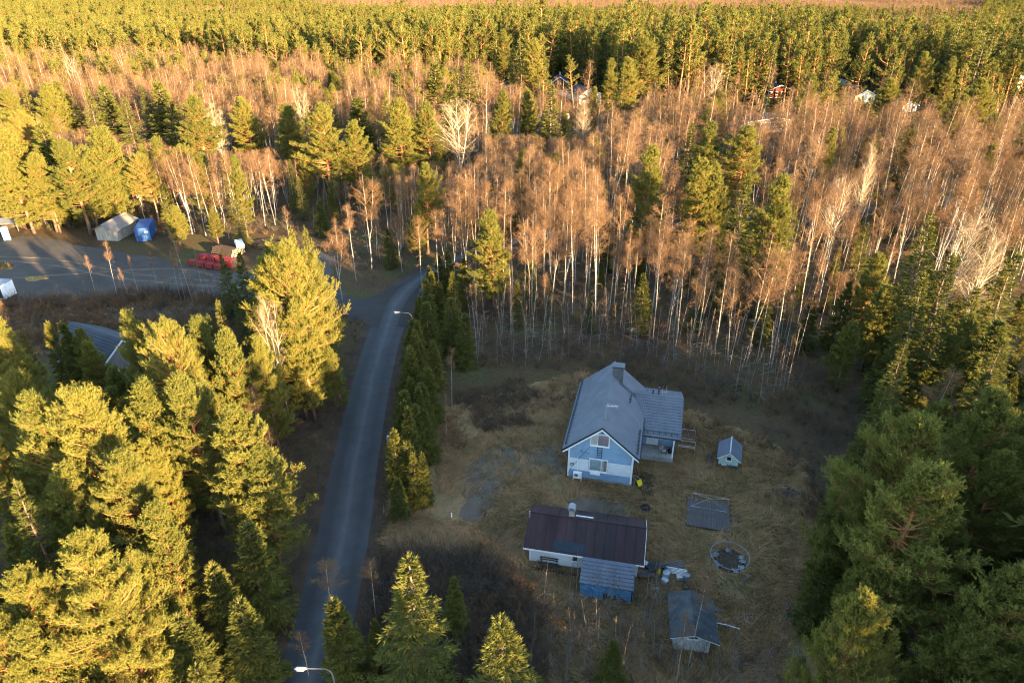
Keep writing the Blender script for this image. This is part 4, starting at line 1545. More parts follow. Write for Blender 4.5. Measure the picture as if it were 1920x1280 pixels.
def drape(w, h, nx, nz, seed, tear=0.0):
    g = np.random.default_rng(seed)
    V, Q = [], []
    off = g.normal(0, .035, (nz + 1, nx + 1))
    for r_ in range(nz + 1):
        for c_ in range(nx + 1):
            V.append((w * c_ / nx, -.05 * r_ / nz * 1.5 + off[r_, c_] - .06 * math.sin(c_ * .9), h * (1 - r_ / nz) + (g.uniform(-.1, .12) if r_ == nz else 0)))
    for r_ in range(nz):
        for c_ in range(nx):
            if tear and r_ >= nz * .55 and .42 < c_ / nx < .85 and g.uniform() < tear:
                continue
            Q.append((r_ * (nx + 1) + c_, r_ * (nx + 1) + c_ + 1, (r_ + 1) * (nx + 1) + c_ + 1, (r_ + 1) * (nx + 1) + c_))
    V = np.array(V)
    V2 = V + np.array([0, .012, 0])
    n = len(V)
    return np.concatenate([V, V2]), np.concatenate([np.array(Q), np.array(Q)[:, ::-1] + n])


V, Q = drape(4.1, 1.36, 24, 9, 5, .75)
Parts().add(V, None, Q).build('tarpaulin', M['tarp'], lt, (-.05, -2.32, .03))
V, Q = drape(2.2, 1.45, 10, 6, 6)
Parts().add(V, None, Q).build('tarpaulin', M['tarp'], lt, (4.1, -2.25, .03), R(90))
V, Q = drape(2.2, 1.45, 10, 6, 8)
Parts().add(V, None, Q).build('tarpaulin', M['tarp'], lt, (-.07, -2.25, .03), R(90))
for k in range(9):
    t = Parts().box((2.9 + (k % 3) * .1, -1.95 + (k // 3) * .3, .10 + (k % 4) * .13), (2.0, .14, .10), .06 * math.sin(k * 3))
    t = t.build('firewood_board', M['old_wood' if k % 2 else 'dark_wood'], None)
    t.location = LO
    t.rotation_euler = (0, 0, SRZ)
    tag(t, 'weathered board stored under the torn blue tarpaulin', 'board', 'boards stored in the lean-to')

# ================================================================ playhouse
ph = thing('playhouse', 'small pale green playhouse on legs with grey tiled gable roof', 'playhouse', (21.2, 55.7, 0), R(-19))
Parts().prism([(0, .35), (1.9, .35), (1.9, 1.55), (.95, 2.2), (0, 1.55)], 0, 2.3).build('wall', M['pale_green_wood'], ph)
bt = Parts()
for k in range(1, 12):
    x = k * 1.9 / 12
    bt.box2((x - .012, -.014, .36), (x + .012, .003, 1.5 + .6 * (1 - abs(x - .95) / .95)))
bt.build('siding_batten', M['pale_green_wood'], ph, kind='stuff')
g_ = np.random.default_rng(3)
pe = Parts()
for k in range(14):
    x = .07 + k * .136
    pe.box2((x - .055, -.022, .34), (x + .055, .002, .45 + g_.uniform(.05, .32)))
pe.build('bare_board', M['dark_trim'], ph, kind='stuff')
rr_ = 1.17
slope_sheet((.95 - rr_, 2.55, 1.43), (0, -1, 0), (rr_, 0, .87), 2.85, math.hypot(rr_, .87), row=.3, col=.2, amp=.02).build('roof_slope', M['roof_grey_old'], ph)
slope_sheet((.95 + rr_, -.3, 1.43), (0, 1, 0), (-rr_, 0, .87), 2.85, math.hypot(rr_, .87), row=.3, col=.2, amp=.02).build('roof_slope', M['roof_grey_old'], ph)
Parts().tube([(.95, -.31, 2.33), (.95, 2.57, 2.33)], .07, 6).build('ridge_cap', M['galv'], ph)
for sg in (-1, 1):
    pl = [(.95 + sg * rr_, 1.40), (.95, 2.27), (.95, 2.15), (.95 + sg * rr_, 1.28)]
    Parts().prism(pl if sg < 0 else pl[::-1], -.33, -.305).build('barge_board', M['white_clean'], ph)
for x in (.08, 1.82):
    for y in (.08, 2.22):
        Parts().box2((x - .05, y - .05, 0), (x + .05, y + .05, .35)).build('leg', M['old_wood'], ph)
window(ph, .75, 1.15, 1.15, 1.6, 0, [], .06, (), .04, 'dark_glass')
Parts().box2((.3, -.035, .4), (.8, -.015, 1.05)).build('door', M['pale_green_wood'], ph)
cr_ = thing('wooden_crate', 'dark slatted crate standing against the side of the playhouse', 'crate', (20.55, 56.6, 0), R(-19))
for z in (.05, .28, .5):
    for y in (-.45, .45):
        Parts().box2((-.28, y - .015, z), (.28, y + .015, z + .16)).build('slat', M['old_wood'], cr_)
    for x in (-.28, .28):
        Parts().box2((x - .015, -.43, z), (x + .015, .43, z + .16)).build('slat', M['old_wood'], cr_)
for x in (-.24, .24):
    for y in (-.41, .41):
        Parts().box2((x - .025, y - .025, 0), (x + .025, y + .025, .7)).build('post', M['dark_wood'], cr_)

# ================================================================ carpet rack
rk = thing('carpet_rack', 'galvanised tube rack of two hoops standing in the grass beside the wing', 'rack', (18.75, 59.2, 0), R(-12))


def hoop(w, h, y, r=.028):
    return [(-w / 2, y, 0), (-w / 2, y, h - .12), (-w / 2 + .1, y, h), (w / 2 - .1, y, h), (w / 2, y, h - .12), (w / 2, y, 0)]


Parts().tube(hoop(1.7, 1.45, 1.1), .032, 6).build('rear_hoop', M['galv'], rk)
Parts().tube(hoop(1.7, 1.15, -.6), .032, 6).build('front_hoop', M['galv'], rk)
for k in range(9):
    x = -.68 + k * .17
    Parts().tube([(x, 1.1, .25), (x, 1.1, 1.42)], .010, 5).build('bar', M['galv'], rk)
Parts().tube([(-.85, 1.1, .25), (.85, 1.1, .25)], .02, 5).build('rail', M['galv'], rk)
for z in (.35, .52):
    Parts().tube([(-.85, -.6, z), (.85, -.6, z)], .018, 5).build('rail', M['galv'], rk)

# ================================================================ timber deck with wire frame
dk = thing('timber_deck', 'square weathered grey timber platform lying in the lawn', 'deck', (16.05, 47.15, 0), R(-14))
for k in range(26):
    x = .03 + k * .148
    g_ = .012 * math.sin(k * 1.7)
    Parts().box2((x, .0 + .04 * math.sin(k * 2.3), .22 + g_), (x + .128, 3.85 + .04 * math.cos(k * 1.9), .255 + g_)).build('plank', M['deck_wood'], dk)
for y in (.25, 1.9, 3.6):
    Parts().box2((0, y - .05, 0), (3.86, y + .05, .205)).build('joist', M['dark_wood'], dk)
wf = thing('drying_frame', 'open wire drying frame with diagonal stays standing on the timber platform', 'drying frame', (17.0, 49.6, .27), R(-14))
Parts().tube([(0, .0, 0), (0, .0, 1.65), (3.3, .0, 1.55), (3.3, .0, 0), (0, 0, .02)], .022, 6).build('frame', M['galv'], wf)
for a, c in (((0, 0, .05), (1.65, .05, 1.25)), ((3.3, 0, .05), (1.65, .05, 1.25)), ((0, 0, 1.6), (1.65, .05, 1.25)), ((3.3, 0, 1.5), (1.65, .05, 1.25)), ((1.65, .03, .03), (1.65, .05, 1.3))):
    Parts().tube([a, c], .011, 5).build('stay', M['galv'], wf)
ws = thing('wooden_step', 'dark broken steps at the right edge of the timber platform', 'steps', (20.35, 47.9, 0), R(-14))
for k in range(3):
    Parts().box((.35, k * .28, .10 + k * .02), (.9, .2, .05), .05 * k).build('tread', M['dark_wood'], ws)
for x in (.02, .7):
    Parts().box2((x - .03, -.1, 0), (x + .03, .68, .075)).build('runner', M['dark_wood'], ws)

# ================================================================ round pool frame
pr = thing('round_pool', 'round tube frame of a wrecked garden pool with torn pale liner', 'pool', (18.85, 43.05, 0), 0)
Parts().ring((0, 0, .62), 1.62, .026, 48, 6).build('top_ring', M['lamp_grey'], pr)
for k in range(10):
    a = k * 2 * math.pi / 10
    Parts().tube([(1.62 * math.cos(a), 1.62 * math.sin(a), .6), (1.68 * math.cos(a), 1.68 * math.sin(a), 0)], .02, 5).build('leg', M['galv'], pr)
a_ = np.arange(40) * 2 * math.pi / 40
V = [(0, 0, .022)] + [(1.45 * math.cos(q) * (1 + .05 * math.sin(5 * q)), 1.45 * math.sin(q), .016) for q in a_]
Parts().add(V, [(0, 1 + k, 1 + (k + 1) % 40) for k in range(40)]).build('pool_floor', M['soil'], pr)
g_ = np.random.default_rng(12)
for a0, n_, hh in ((2.2, 7, .45), (3.2, 5, .3), (-.5, 8, .35), (1.2, 4, .3), (-1.6, 4, .12), (5.2, 4, .2)):
    V, Q = [], []
    for k in range(n_ + 1):
        a = a0 + k * .11
        r_ = 1.48 + g_.normal(0, .05)
        V += [(r_ * math.cos(a), r_ * math.sin(a), .03), ((r_ - .15 + g_.normal(0, .1)) * math.cos(a), (r_ - .15 + g_.normal(0, .1)) * math.sin(a), hh * g_.uniform(.3, 1.1)),
              ((r_ - .5 + g_.normal(0, .12)) * math.cos(a), (r_ - .5 + g_.normal(0, .12)) * math.sin(a), .05 + hh * g_.uniform(0, .4))]
    for k in range(n_):
        for q in range(2):
            Q.append((k * 3 + q, (k + 1) * 3 + q, (k + 1) * 3 + q + 1, k * 3 + q + 1))
    Parts().add(V, None, Q).build('torn_liner', M['liner'], pr)
ls = Parts().box((19.75, 41.05, .06), (.9, .32, .06), .5).box((20.0, 41.25, .1), (.4, .3, .05), .9, .2).build('liner_scrap', M['liner'])
tag(ls, 'pale scrap of torn liner lying in the grass below the pool frame', 'scrap')

# ================================================================ sand pit
sdp = thing('sand_pit', 'diamond shaped timber frame of an old sand pit with bare soil', 'sand pit', (27.0, 51.6, 0), R(40))
for x, y, a, b_ in ((0, -.95, 2.0, .09), (0, .95, 2.0, .09), (-.95, 0, .09, 1.8), (.95, 0, .09, 1.8)):
    Parts().box((x, y, .09), (a, b_, .18)).build('edge_board', M['old_wood'], sdp)
Parts().box((0, 0, .035), (1.8, 1.8, .05)).build('soil', M['soil'], sdp)

# ================================================================ small felt roofed shed
SS, SSR = (12.15, 34.2, 0), R(-8)
sh = thing('garden_shed', 'small weathered white shed with black felt roof among bare saplings', 'shed', SS, SSR)
W_, D_ = 2.6, 3.4
Parts().prism([(0, .1), (W_, .1), (W_, 1.85), (W_ * .5, 2.25), (0, 1.9)], 0, D_).build('wall', M['weather_white'], sh)
for k in range(8):
    Parts().box2((.02, -.025 - .006 * (k % 2), .12 + k * .23), (W_ - .02, .004, .12 + k * .23 + .21)).build('wall_board', M['weather_white'], sh)
for pts in ([(-.4, 1.86), (W_ * .5, 2.40), (W_ * .5, 2.33), (-.4, 1.79)], [(W_ * .5, 2.40), (W_ + .55, 1.72), (W_ + .55, 1.65), (W_ * .5, 2.33)]):
    Parts().prism(pts[::-1], -.45, D_ + .35).build('roof_slope', M['roof_felt'], sh)
for pts in ([(-.42, 1.80), (W_ * .5, 2.34), (W_ * .5, 2.26), (-.42, 1.72)], [(W_ * .5, 2.34), (W_ + .57, 1.66), (W_ + .57, 1.58), (W_ * .5, 2.26)]):
    Parts().prism(pts[::-1], -.48, -.455).build('barge_board', M['weather_white'], sh)
window(sh, .95, 1.65, 1.5, 1.78, -.03, [], .05, (), .03, 'dark_glass')
Parts().box2((0, 0, 0), (W_, D_, .1)).build('plinth', M['concrete'], sh)


def at_shed(name, label, cat, x, y, z=0.0, rz=0.0, group=None):
    return thing(name, label, cat, Matrix.Translation(SS) @ Matrix.Rotation(SSR, 4, 'Z') @ Vector((x, y, z)), SSR + rz, group)


def board_pile(x, y, n, L_, label, rz, seed, name='board_pile'):
    g = np.random.default_rng(seed)
    t = at_shed(name, label, 'board pile', x, y, 0, rz)
    for k in range(n):
        Parts().box((g.normal(0, .1), (k % 5) * .17 - .3, .05 + (k // 5) * .09), (L_ * g.uniform(.75, 1.1), .13, .04), g.normal(0, .06)).build('board', M['old_wood' if k % 3 else 'dark_wood'], t)
    return t


board_pile(2.6, 4.45, 13, 2.6, 'grey old boards piled behind the felt roofed shed', R(-14), 1)
board_pile(3.9, 2.9, 12, 2.2, 'dark old boards piled at the right side of the felt roofed shed', R(-16), 2)
pp_ = at_shed('white_pipe', 'pale thin pipe lying across the boards beside the shed', 'pipe', 3.2, 2.6, .36)
Parts().tube([(0, 0, .06), (1.1, -.12, .05), (2.0, -.3, -.02)], .035, 7).build('pipe_run', M['white_clean'], pp_)
Parts().tube([(1.05, -.115, .05), (1.15, -.128, .05)], .045, 7).build('pipe_socket', M['grey_plastic'], pp_)
dp = at_shed('pale_bucket', 'pale round bucket hung on a pole at the right side of the shed', 'bucket', 3.05, 1.35, 1.3)
Parts().tube([(0, 0, -1.3), (0, 0, .1)], .03, 6).build('pole', M['old_wood'], dp)
Parts().tube([(0, 0, .1), (0, 0, .2), (0, 0, .22)], [.1, .17, .17], 12).build('bucket_body', M['pale_plastic'], dp)
Parts().ring((0, 0, .22), .17, .018, 14, 5).build('rim', M['white_clean'], dp)
pa = thing('wooden_pallet', 'grey wooden pallet lying in rough grass near the shed', 'pallet', (18.6, 36.9, 0), R(-8))
for k in range(6):
    Parts().box2((-.6 + k * .21, -.45, .11), (-.48 + k * .21, .45, .135)).build('slat', M['old_wood'], pa)
for y in (-.4, 0, .4):
    Parts().box2((-.6, y - .05, .0), (.57, y + .05, .108)).build('bearer', M['old_wood'], pa)
gf = thing('greenhouse_frame', 'collapsed thin pale frame lying on the dark ground right of the shed', 'frame', (16.0, 32.6, 0), R(12))
for a, c in (((0, 0, .05), (1.9, .2, .05)), ((1.9, .2, .05), (2.3, -1.5, .05)), ((.35, -.85, .06), (1.95, -.55, .06)), ((1.2, .12, .05), (1.4, -.6, .05)), ((.7, -1.9, .05), (2.3, -1.5, .05))):
    Parts().tube([a, c], .022, 5).build('rail', M['galv'], gf)
for (x, y), lb in (((22.2, 37.6), 'dark plank stack lying by the evergreen edge of the yard, upper one'), ((21.0, 33.3), 'dark plank stack by the evergreen edge, the lower one nearest the pale pine')):
    t = thing('plank_stack', lb, 'plank stack', (x, y, 0), R(75))
    for k in range(7):
        Parts().box(((k % 2) * .1, k * .17 - .5, .06 + .02 * (k % 3)), (1.9, .14, .05), .03 * math.sin(k * 2)).build('plank', M['old_wood'], t)

# ================================================================ junk heap beside the outbuilding
g_ = np.random.default_rng(77)


def junk(name, label, cat, x, y, mt, kind_, s=1.0):
    t = at_sauna(name, label, cat, x, y, 0, g_.uniform(-.6, .6))
    if kind_ == 'tyre':
        for z in (.1, .3)[:1]:
            Parts().ring((0, 0, .12), .28 * s, .11 * s, 24, 8).build('tyre_wall', M['rubber'], t, None, 0, True)
            Parts().ring((0, 0, .12), .17 * s, .02, 18, 5).build('bead', M['black_metal'], t)
    elif kind_ == 'sheet':
        V, Q = drape(1.3 * s, .9 * s, 8, 6, int(g_.integers(99)))
        V = V @ np.array(Matrix.Rotation(R(65), 3, 'X')).T + np.array([-.6, .3, .45])
        Parts().add(V, None, Q).build('cover_sheet', M[mt], t)
        Parts().box((0, .2, .2), (1.0 * s, .7 * s, .4)).build('covered_box', M['dark_wood'], t)
    elif kind_ == 'boards':
        for k in range(5):
            Parts().box((0, k * .1 - .2, .35 + .05 * k), (2.3 * s, .1, .035), .08 * k - .1, 0, .06 * k - .12).build('board', M[mt], t)
        for x_ in (-.6, .6):
            Parts().box((x_, 0, .17), (.12, .5, .33)).build('trestle', M['dark_wood'], t)
    elif kind_ == 'barrel':
        Parts().tube([(0, 0, 0), (0, 0, .2), (0, 0, .6)], [.25 * s, .29 * s, .27 * s], 14).build('barrel_body', M[mt], t)
        Parts().ring((0, 0, .6), .27 * s, .02, 16, 5).build('rim', M[mt], t)
    else:
        Parts().box((0, 0, .22 * s), (.6 * s, .45 * s, .4 * s), 0, 0, .12).build('box_body', M[mt], t)
        Parts().box((.02, 0, .46 * s), (.64 * s, .49 * s, .05), 0, 0, .12).build('lid', M['grey_plastic'], t)
    return t


junk('covered_heap', 'dark sheet covered heap in the junk beside the outbuilding gable', 'junk', 10.5, 1.1, 'dark_trim', 'sheet', 1.25)
junk('plastic_box', 'pale box at the gable end of the outbuilding', 'box', 9.75, 1.5, 'pale_plastic', 'box', .9)
junk('plastic_barrel', 'yellowish barrel between the dark sheet and the old boards', 'barrel', 11.0, .75, 'yellow_plastic', 'barrel', .6)
junk('wash_tub', 'grey tub in the middle of the junk heap', 'tub', 11.6, .55, 'grey_plastic', 'barrel', 1.1)
junk('scrap_boards', 'pale boards lying across the right end of the junk heap', 'boards', 12.4, 1.0, 'weather_white', 'boards', .8)
junk('metal_box', 'white box with grey lid among the junk boards', 'box', 12.7, .55, 'weather_white', 'box', .8)
junk('cardboard_box', 'lilac grey box in front of the tub in the junk heap', 'box', 11.5, -.05, 'grey_plastic', 'box', .85)
junk('pale_drum', 'pale drum at the far right end of the junk heap', 'drum', 13.3, .6, 'pale_plastic', 'barrel', .9)
junk('long_poles', 'long grey poles laid behind the junk heap', 'poles', 12.0, 1.55, 'old_wood', 'boards', 1.0)
junk('leaning_boards', 'short boards leaning at the outbuilding corner', 'boards', 9.9, .2, 'old_wood', 'boards', .55)
junk('old_tyre', 'black tyre lying in the grass in front of the junk heap', 'tyre', 13.2, -.25, 'rubber', 'tyre')
junk('spare_tyre', 'black tyre lying alone in the grass, farthest right of the junk', 'tyre', 14.55, -.5, 'rubber', 'tyre', .95)
ts = thing('tyre_stack', 'stack of dark tyres filled with weeds in the middle of the lawn', 'tyre stack', (12.65, 49.4, 0))
for k in range(2):
    Parts().ring((.02 * k, 0, .12 + .2 * k), .33, .12, 24, 8).build('tyre', M['rubber'], ts, None, 0, True)
shrub(333, .55, 12, .3, 6, .012, .9).build('weeds', M['grass_dry'], ts)
pb = thing('blue_bag', 'lilac plastic bag lying in the grass below the junk heap', 'bag', (11.9, 39.9, 0), .3)
Parts().tube([(-.25, 0, .05), (-.1, .02, .1), (.12, 0, .11), (.28, .03, .05)], [.04, .11, .1, .03], 8).build('bag_body', M['grey_plastic'], pb)
Parts().tube([(.26, .03, .06), (.36, .05, .12), (.42, .02, .08)], .02, 5).build('bag_handle', M['grey_plastic'], pb)

# small markers in the yard
for (px, py), nm, lb, hh, mt in (((847, 970), 'white_post', 'short white post standing in the dry grass by the road side of the lawn', .55, 'white_clean'), ((811, 797), 'blue_post', 'short blue marker post in the grass beside the spruce row', .7, 'tarp')):
    p_ = spot(px, py)
    t = thing(nm, lb, 'post', p_)
    Parts().tube([(0, 0, 0), (0, 0, hh)], .055, 8).build('post_shaft', M[mt], t)
    Parts().tube([(0, 0, hh), (0, 0, hh + .05)], [.065, .03], 8).build('post_cap', M[mt], t)
p_ = spot(988, 853)
t = thing('plastic_bottle', 'pale bottle lying on the gravel path left of the house', 'bottle', p_, .4)
Parts().tube([(-.2, 0, .07), (.1, 0, .07), (.17, 0, .07), (.22, 0, .07)], [.07, .07, .03, .03], 9).build('bottle_body', M['pale_plastic'], t)
Parts().tube([(.22, 0, .07), (.27, 0, .07)], .035, 8).build('bottle_cap', M['tarp'], t)


# letter boxes at the roadside
p_ = spot(731, 838)
mb = thing('letter_boxes', 'grey letter boxes on a low post at the road edge before the spruces', 'letter boxes', p_, R(-84))
Parts().tube([(0, 0, 0), (0, 0, .95)], .05, 6).box((0, 0, .95), (1.3, .12, .06)).build('stand', M['old_wood'], mb)
for k, mt in enumerate(('dark_trim', 'galv', 'pale_plastic')):
    x = -.45 + k * .45
    bx = Parts().box((x, 0, 1.2), (.38, .34, .42)).build('box', M[mt], mb)
    Parts().prism([(x - .2, 1.41), (x + .2, 1.41), (x + .2, 1.44), (x, 1.5), (x - .2, 1.44)], -.2, .2).build('box_lid', M[mt], bx)


# street lamps
def street_lamp(x, y, label, ang, h=8.0):
    t = thing('street_lamp', label, 'street lamp', (x, y, 0), ang, 'street lamps along the road')
    Parts().tube([(0, 0, 0), (0, 0, 1.2), (0, 0, h - .6)], [.09, .07, .055], 8).build('pole', M['lamp_pole'], t)
    Parts().tube([(0, 0, h - .62), (-.08, 0, h - .2), (-.4, 0, h + .08), (-1.5, 0, h + .18)], [.05, .04, .03, .025], 7).build('arm', M['lamp_pole'], t)
    hd = Parts().tube([(-1.45, 0, h + .18), (-1.6, 0, h + .2), (-2.05, 0, h + .22), (-2.2, 0, h + .2)], [.05, .10, .11, .04], 10).build('lamp_head', M['lamp_grey'], t)
    Parts().box((-1.85, 0, h + .085), (.42, .2, .03)).build('lens', M['grey_plastic'], hd)
    return t


bx_, by_ = base_of(772, 588, 8.0)
street_lamp(bx_, by_, 'grey street lamp with a curved arm over the road by the spruce row', R(0))
bx_, by_ = base_of(622, 1254, 8.0)
street_lamp(bx_, by_, 'street lamp at the near end of the road beside the thin dark spruce', R(3))

# ================================================================ the gravel yard and its stores


def corr_box(part, w, d, h, n=24, amp=.025, z0=.12):
    """A box with vertically corrugated long sides."""
    for y, sg in ((0, -1), (d, 1)):
        xs_ = np.linspace(0, w, n * 4 + 1)
        yy = y + amp * np.sign(np.sin(np.arange(n * 4 + 1) * math.pi / 2 + .3)) * .5
        V = np.concatenate([np.stack([xs_, yy, np.full(len(xs_), z0)], 1), np.stack([xs_, yy, np.full(len(xs_), h)], 1)])
        m_ = len(xs_)
        i_ = np.arange(m_ - 1)
        part.add(V, None, np.stack([i_, i_ + 1, m_ + i_ + 1, m_ + i_], 1))
    for x in (0, w):
        part.box2((x - .02, 0, z0), (x + .02, d, h))
    part.box2((0, 0, h - .02), (w, d, h + .03))
    part.box2((0, 0, z0), (w, d, z0 + .1))
    for x in (0, w):
        for y in (0, d):
            part.box((x, y, (z0 + h) / 2), (.16, .16, h - z0 + .06))
    return part


c0, c1 = spot(258, 454.5), spot(280, 452.5)
ca = math.atan2((c1 - c0).y, (c1 - c0).x)
ct = thing('shipping_container', 'dark blue steel shipping container at the edge of the gravel yard', 'container', (c0.x, c0.y, 0), ca)
cb_ = Parts()
Vc = corr_box(Parts(), 6.0, 2.44, 2.6)
V, T, Q = Vc.arrays()
V = V @ np.array(Matrix.Rotation(R(90), 3, 'Z')).T + np.array([2.44, 0, 0])
Parts().add(V, T, Q).build('container_body', M['blue_steel'], ct)
for x in (.1, 1.27):
    d_ = Parts().box2((x, -.06, .2), (x + 1.07, -.022, 2.5)).build('container_door', M['blue_steel'], ct)
    for q in (.3, .75):
        Parts().tube([(x + q, -.09, .25), (x + q, -.09, 2.45)], .022, 6).build('lock_rod', M['dark_trim'], d_)
    Parts().box2((x + .28, -.12, 1.1), (x + .8, -.095, 1.17)).build('lock_handle', M['dark_trim'], d_)
Parts().box2((1.55, -.068, 1.75), (2.2, -.0615, 2.05)).build('number_plate', M['grey_plastic'], ct)

f0, l0, b0 = spot(223, 452), spot(194, 447), spot(252, 435)
sa = math.atan2((b0 - f0).y, (b0 - f0).x)
gs = thing('storage_barn', 'long grey boarded barn with a pale sheet roof by the gravel yard', 'barn', (f0.x, f0.y, 0), sa)
GL, GD, GH = max(6.5, (b0 - f0).length), 4.2, 2.25
Parts().prism([(0, 0), (GD, 0), (GD, GH), (GD * .55, GH + 1.0), (0, GH)], 0, GL, 'x').build('wall', M['grey_boards'], gs)
bt = Parts()
for k in range(1, int(GL / .3)):
    bt.box2((k * .3 - .02, -.02, .05), (k * .3 + .02, .002, GH - .05))
for k in range(1, 14):
    y = k * GD / 14
    bt.box2((-.02, y - .02, .05), (.002, y + .02, GH - .05))
bt.build('siding_batten', M['grey_boards'], gs, kind='stuff')
for pts in ([(-.5, GH - .12), (GD * .55, GH + 1.12), (GD * .55, GH + 1.06), (-.5, GH - .18)], [(GD * .55, GH + 1.12), (GD + .4, GH - .1), (GD + .4, GH - .16), (GD * .55, GH + 1.06)]):
    Parts().prism(pts[::-1], -.6, GL + .5, 'x').build('roof_slope', M['roof_pale'], gs)

p_ = spot(14, 449)
pt_ = thing('portable_toilet', 'pale and blue plastic portable toilet at the yard edge', 'portable toilet', (p_.x, p_.y, 0), R(38))
pbx = Parts().box((0, 0, 1.12), (1.15, 1.15, 2.1)).build('cabin', M['porta_blue'], pt_)
Parts().box((-.02, -.59, 1.1), (.95, .03, 1.9)).build('door', M['porta_pale'], pt_)
Parts().prism([(-.62, 2.17), (.62, 2.17), (.5, 2.36), (-.5, 2.36)], -.62, .62).build('roof', M['white_wood'], pt_)
for x in (-.45, .45):
    Parts().box((x, 0, .035), (.12, 1.3, .07)).build('skid', M['grey_plastic'], pt_)
Parts().box((.59, 0, 1.9), (.03, .7, .12)).build('vent', M['white_wood'], pt_)
p_ = spot(18, 432)
ol = thing('lean_shelter', 'low dark shelter behind the portable toilet', 'shelter', (p_.x, p_.y, 0), R(20))
Parts().add([(-2, -1.2, 1.7), (2, -1.2, 1.7), (2, 1.2, 2.3), (-2, 1.2, 2.3), (-2, -1.2, 1.62), (2, -1.2, 1.62), (2, 1.2, 2.22), (-2, 1.2, 2.22)], None, [(0, 1, 2, 3), (4, 7, 6, 5), (0, 4, 5, 1), (1, 5, 6, 2), (2, 6, 7, 3), (3, 7, 4, 0)]).build('roof', M['roof_grey'], ol)
for x in (-1.8, 1.8):
    for y, hh in ((-1.05, 1.65), (1.05, 2.17)):
        Parts().box2((x - .06, y - .06, 0), (x + .06, y + .06, hh)).build('post', M['old_wood'], ol)
Parts().box2((-1.9, 1.0, .2), (1.9, 1.04, 2.0)).build('back_wall', M['dark_wood'], ol)

p0, p1 = spot(12, 566), spot(31, 556)
ta_ = math.atan2((p1 - p0).y, (p1 - p0).x)
tr_ = thing('box_trailer', 'white box trailer cut by the left edge of the gravel yard', 'trailer', (p0.x, p0.y, 0), ta_)
tl_ = (p1 - p0).length + .3
Parts().box2((0, 0, .45), (tl_, 4.2, 2.75)).build('cargo_box', M['white_wood'], tr_)
for k in range(3):
    Parts().box2((.12 + k * tl_ / 3, -.03, .55), (tl_ / 3 * (k + 1) - .08, -.004, 2.65)).build('side_panel', M['white_clean'], tr_)
Parts().box2((-.03, -.03, 2.755), (tl_ + .03, 4.23, 2.83)).build('roof_edge', M['pale_plastic'], tr_)
for k in range(2):
    Parts().box2((-.03, .2 + k * 2, .55), (-.004, 2.0 + k * 2, 2.65)).build('rear_door', M['dark_trim'], tr_)
for x in (.4, tl_ - .4):
    for y in (.3, 3.9):
        V, T, Q = Parts().tube([(x - .0, y - .12, .38), (x, y + .12, .38)], .37, 14).arrays()
        Parts().add(V, T, Q).build('wheel', M['rubber'], tr_)
Parts().box2((.1, .1, .36), (tl_ - .1, 4.1, .45)).build('chassis', M['black_metal'], tr_)

# red wrapped packs
r0, r1 = spot(352, 497), spot(410, 507)
ra = math.atan2((r1 - r0).y, (r1 - r0).x)
dirv = Vector((math.cos(ra), math.sin(ra), 0))
nrmv = Vector((-math.sin(ra), math.cos(ra), 0))
ords = ('first', 'second', 'third', 'fourth')
for row in range(2):
    for k in range(4):
        pos = r0 + dirv * (k * 1.9 + (row * 1.15)) + nrmv * (row * 1.5)
        top = row == 1
        lb = 'red wrapped pack in the %s row, %s from the left end' % ('tall back' if row else 'low front', ords[k])
        t = thing('wrapped_pack', lb, 'pack', (pos.x, pos.y, 0), ra, 'red wrapped packs stacked by the log pile')
        hh = 1.5 if row else .85
        Parts().box2((0, 0, .12), (1.62, 1.2, hh)).build('wrap', M['red_wrap'], t)
        for x in (.3, 1.3):
            Parts().box2((x - .05, 0, 0), (x + .05, 1.2, .12)).build('bearer', M['old_wood'], t)
        Parts().box2((1.622, .05, .16), (1.64, 1.15, hh - .05)).build('open_end', M['rubber'], t)
        for x in (.4, 1.2):
            Parts().box2((x - .05, -.008, .12), (x + .05, 1.208, hh + .008)).build('strap', M['dark_trim'], t)

# log pile
q0, q1 = spot(398, 478), spot(440, 486)
la_ = math.atan2((q1 - q0).y, (q1 - q0).x)
lg = np.random.default_rng(9)
lgm = [Parts().tube([(0, 0, 0), (1.7, .03, .02), (3.4, 0, 0)], [.15, .14, .13], 10, False).mesh('log', M['log_bark'], True)]
endm = Parts().tube([(3.39, 0, 0), (3.405, 0, 0)], .128, 12).mesh('log_end', M['log_end'])
endm2 = Parts().tube([(-.005, 0, 0), (.01, 0, 0)], .148, 12).mesh('log_end', M['log_end'])
k = 0
for lv, cnt in enumerate((11, 10, 9, 7, 4)):
    for c_ in range(cnt):
        off = q0 + Vector((-math.sin(la_), math.cos(la_), 0)) * ((c_ + .5 * lv) * .33)
        sh_ = lg.normal(0, .12)
        o = thing('log', 'bark covered log with pale sawn end in the pile by the red packs', 'log', off + Vector((math.cos(la_), math.sin(la_), 0)) * sh_ + Vector((0, 0, .15 + lv * .27)), la_ + lg.normal(0, .01), 'logs in the log pile')
        o.scale = (1.35, 1, 1)
        for nm, me in (('log_bark', lgm[0]), ('sawn_end', endm), ('sawn_end', endm2)):
            c2 = bpy.data.objects.new(nm, me)
            C.objects.link(c2)
            c2.parent = o
p_ = spot(452, 470)
wt = thing('water_tank', 'white tank trailer standing behind the log pile', 'tank', (p_.x, p_.y, 0), R(28))
Parts().prism([(-.6, .75), (.6, .75), (.75, 1.3), (.6, 1.75), (-.6, 1.75), (-.75, 1.3)], -1.2, 1.5).build('tank_body', M['white_wood'], wt)
Parts().box2((-.55, -1.1, .5), (.55, 1.4, .745)).tube([(0, -1.1, .55), (0, -2.2, .45)], .05, 6).build('chassis', M['dark_trim'], wt)
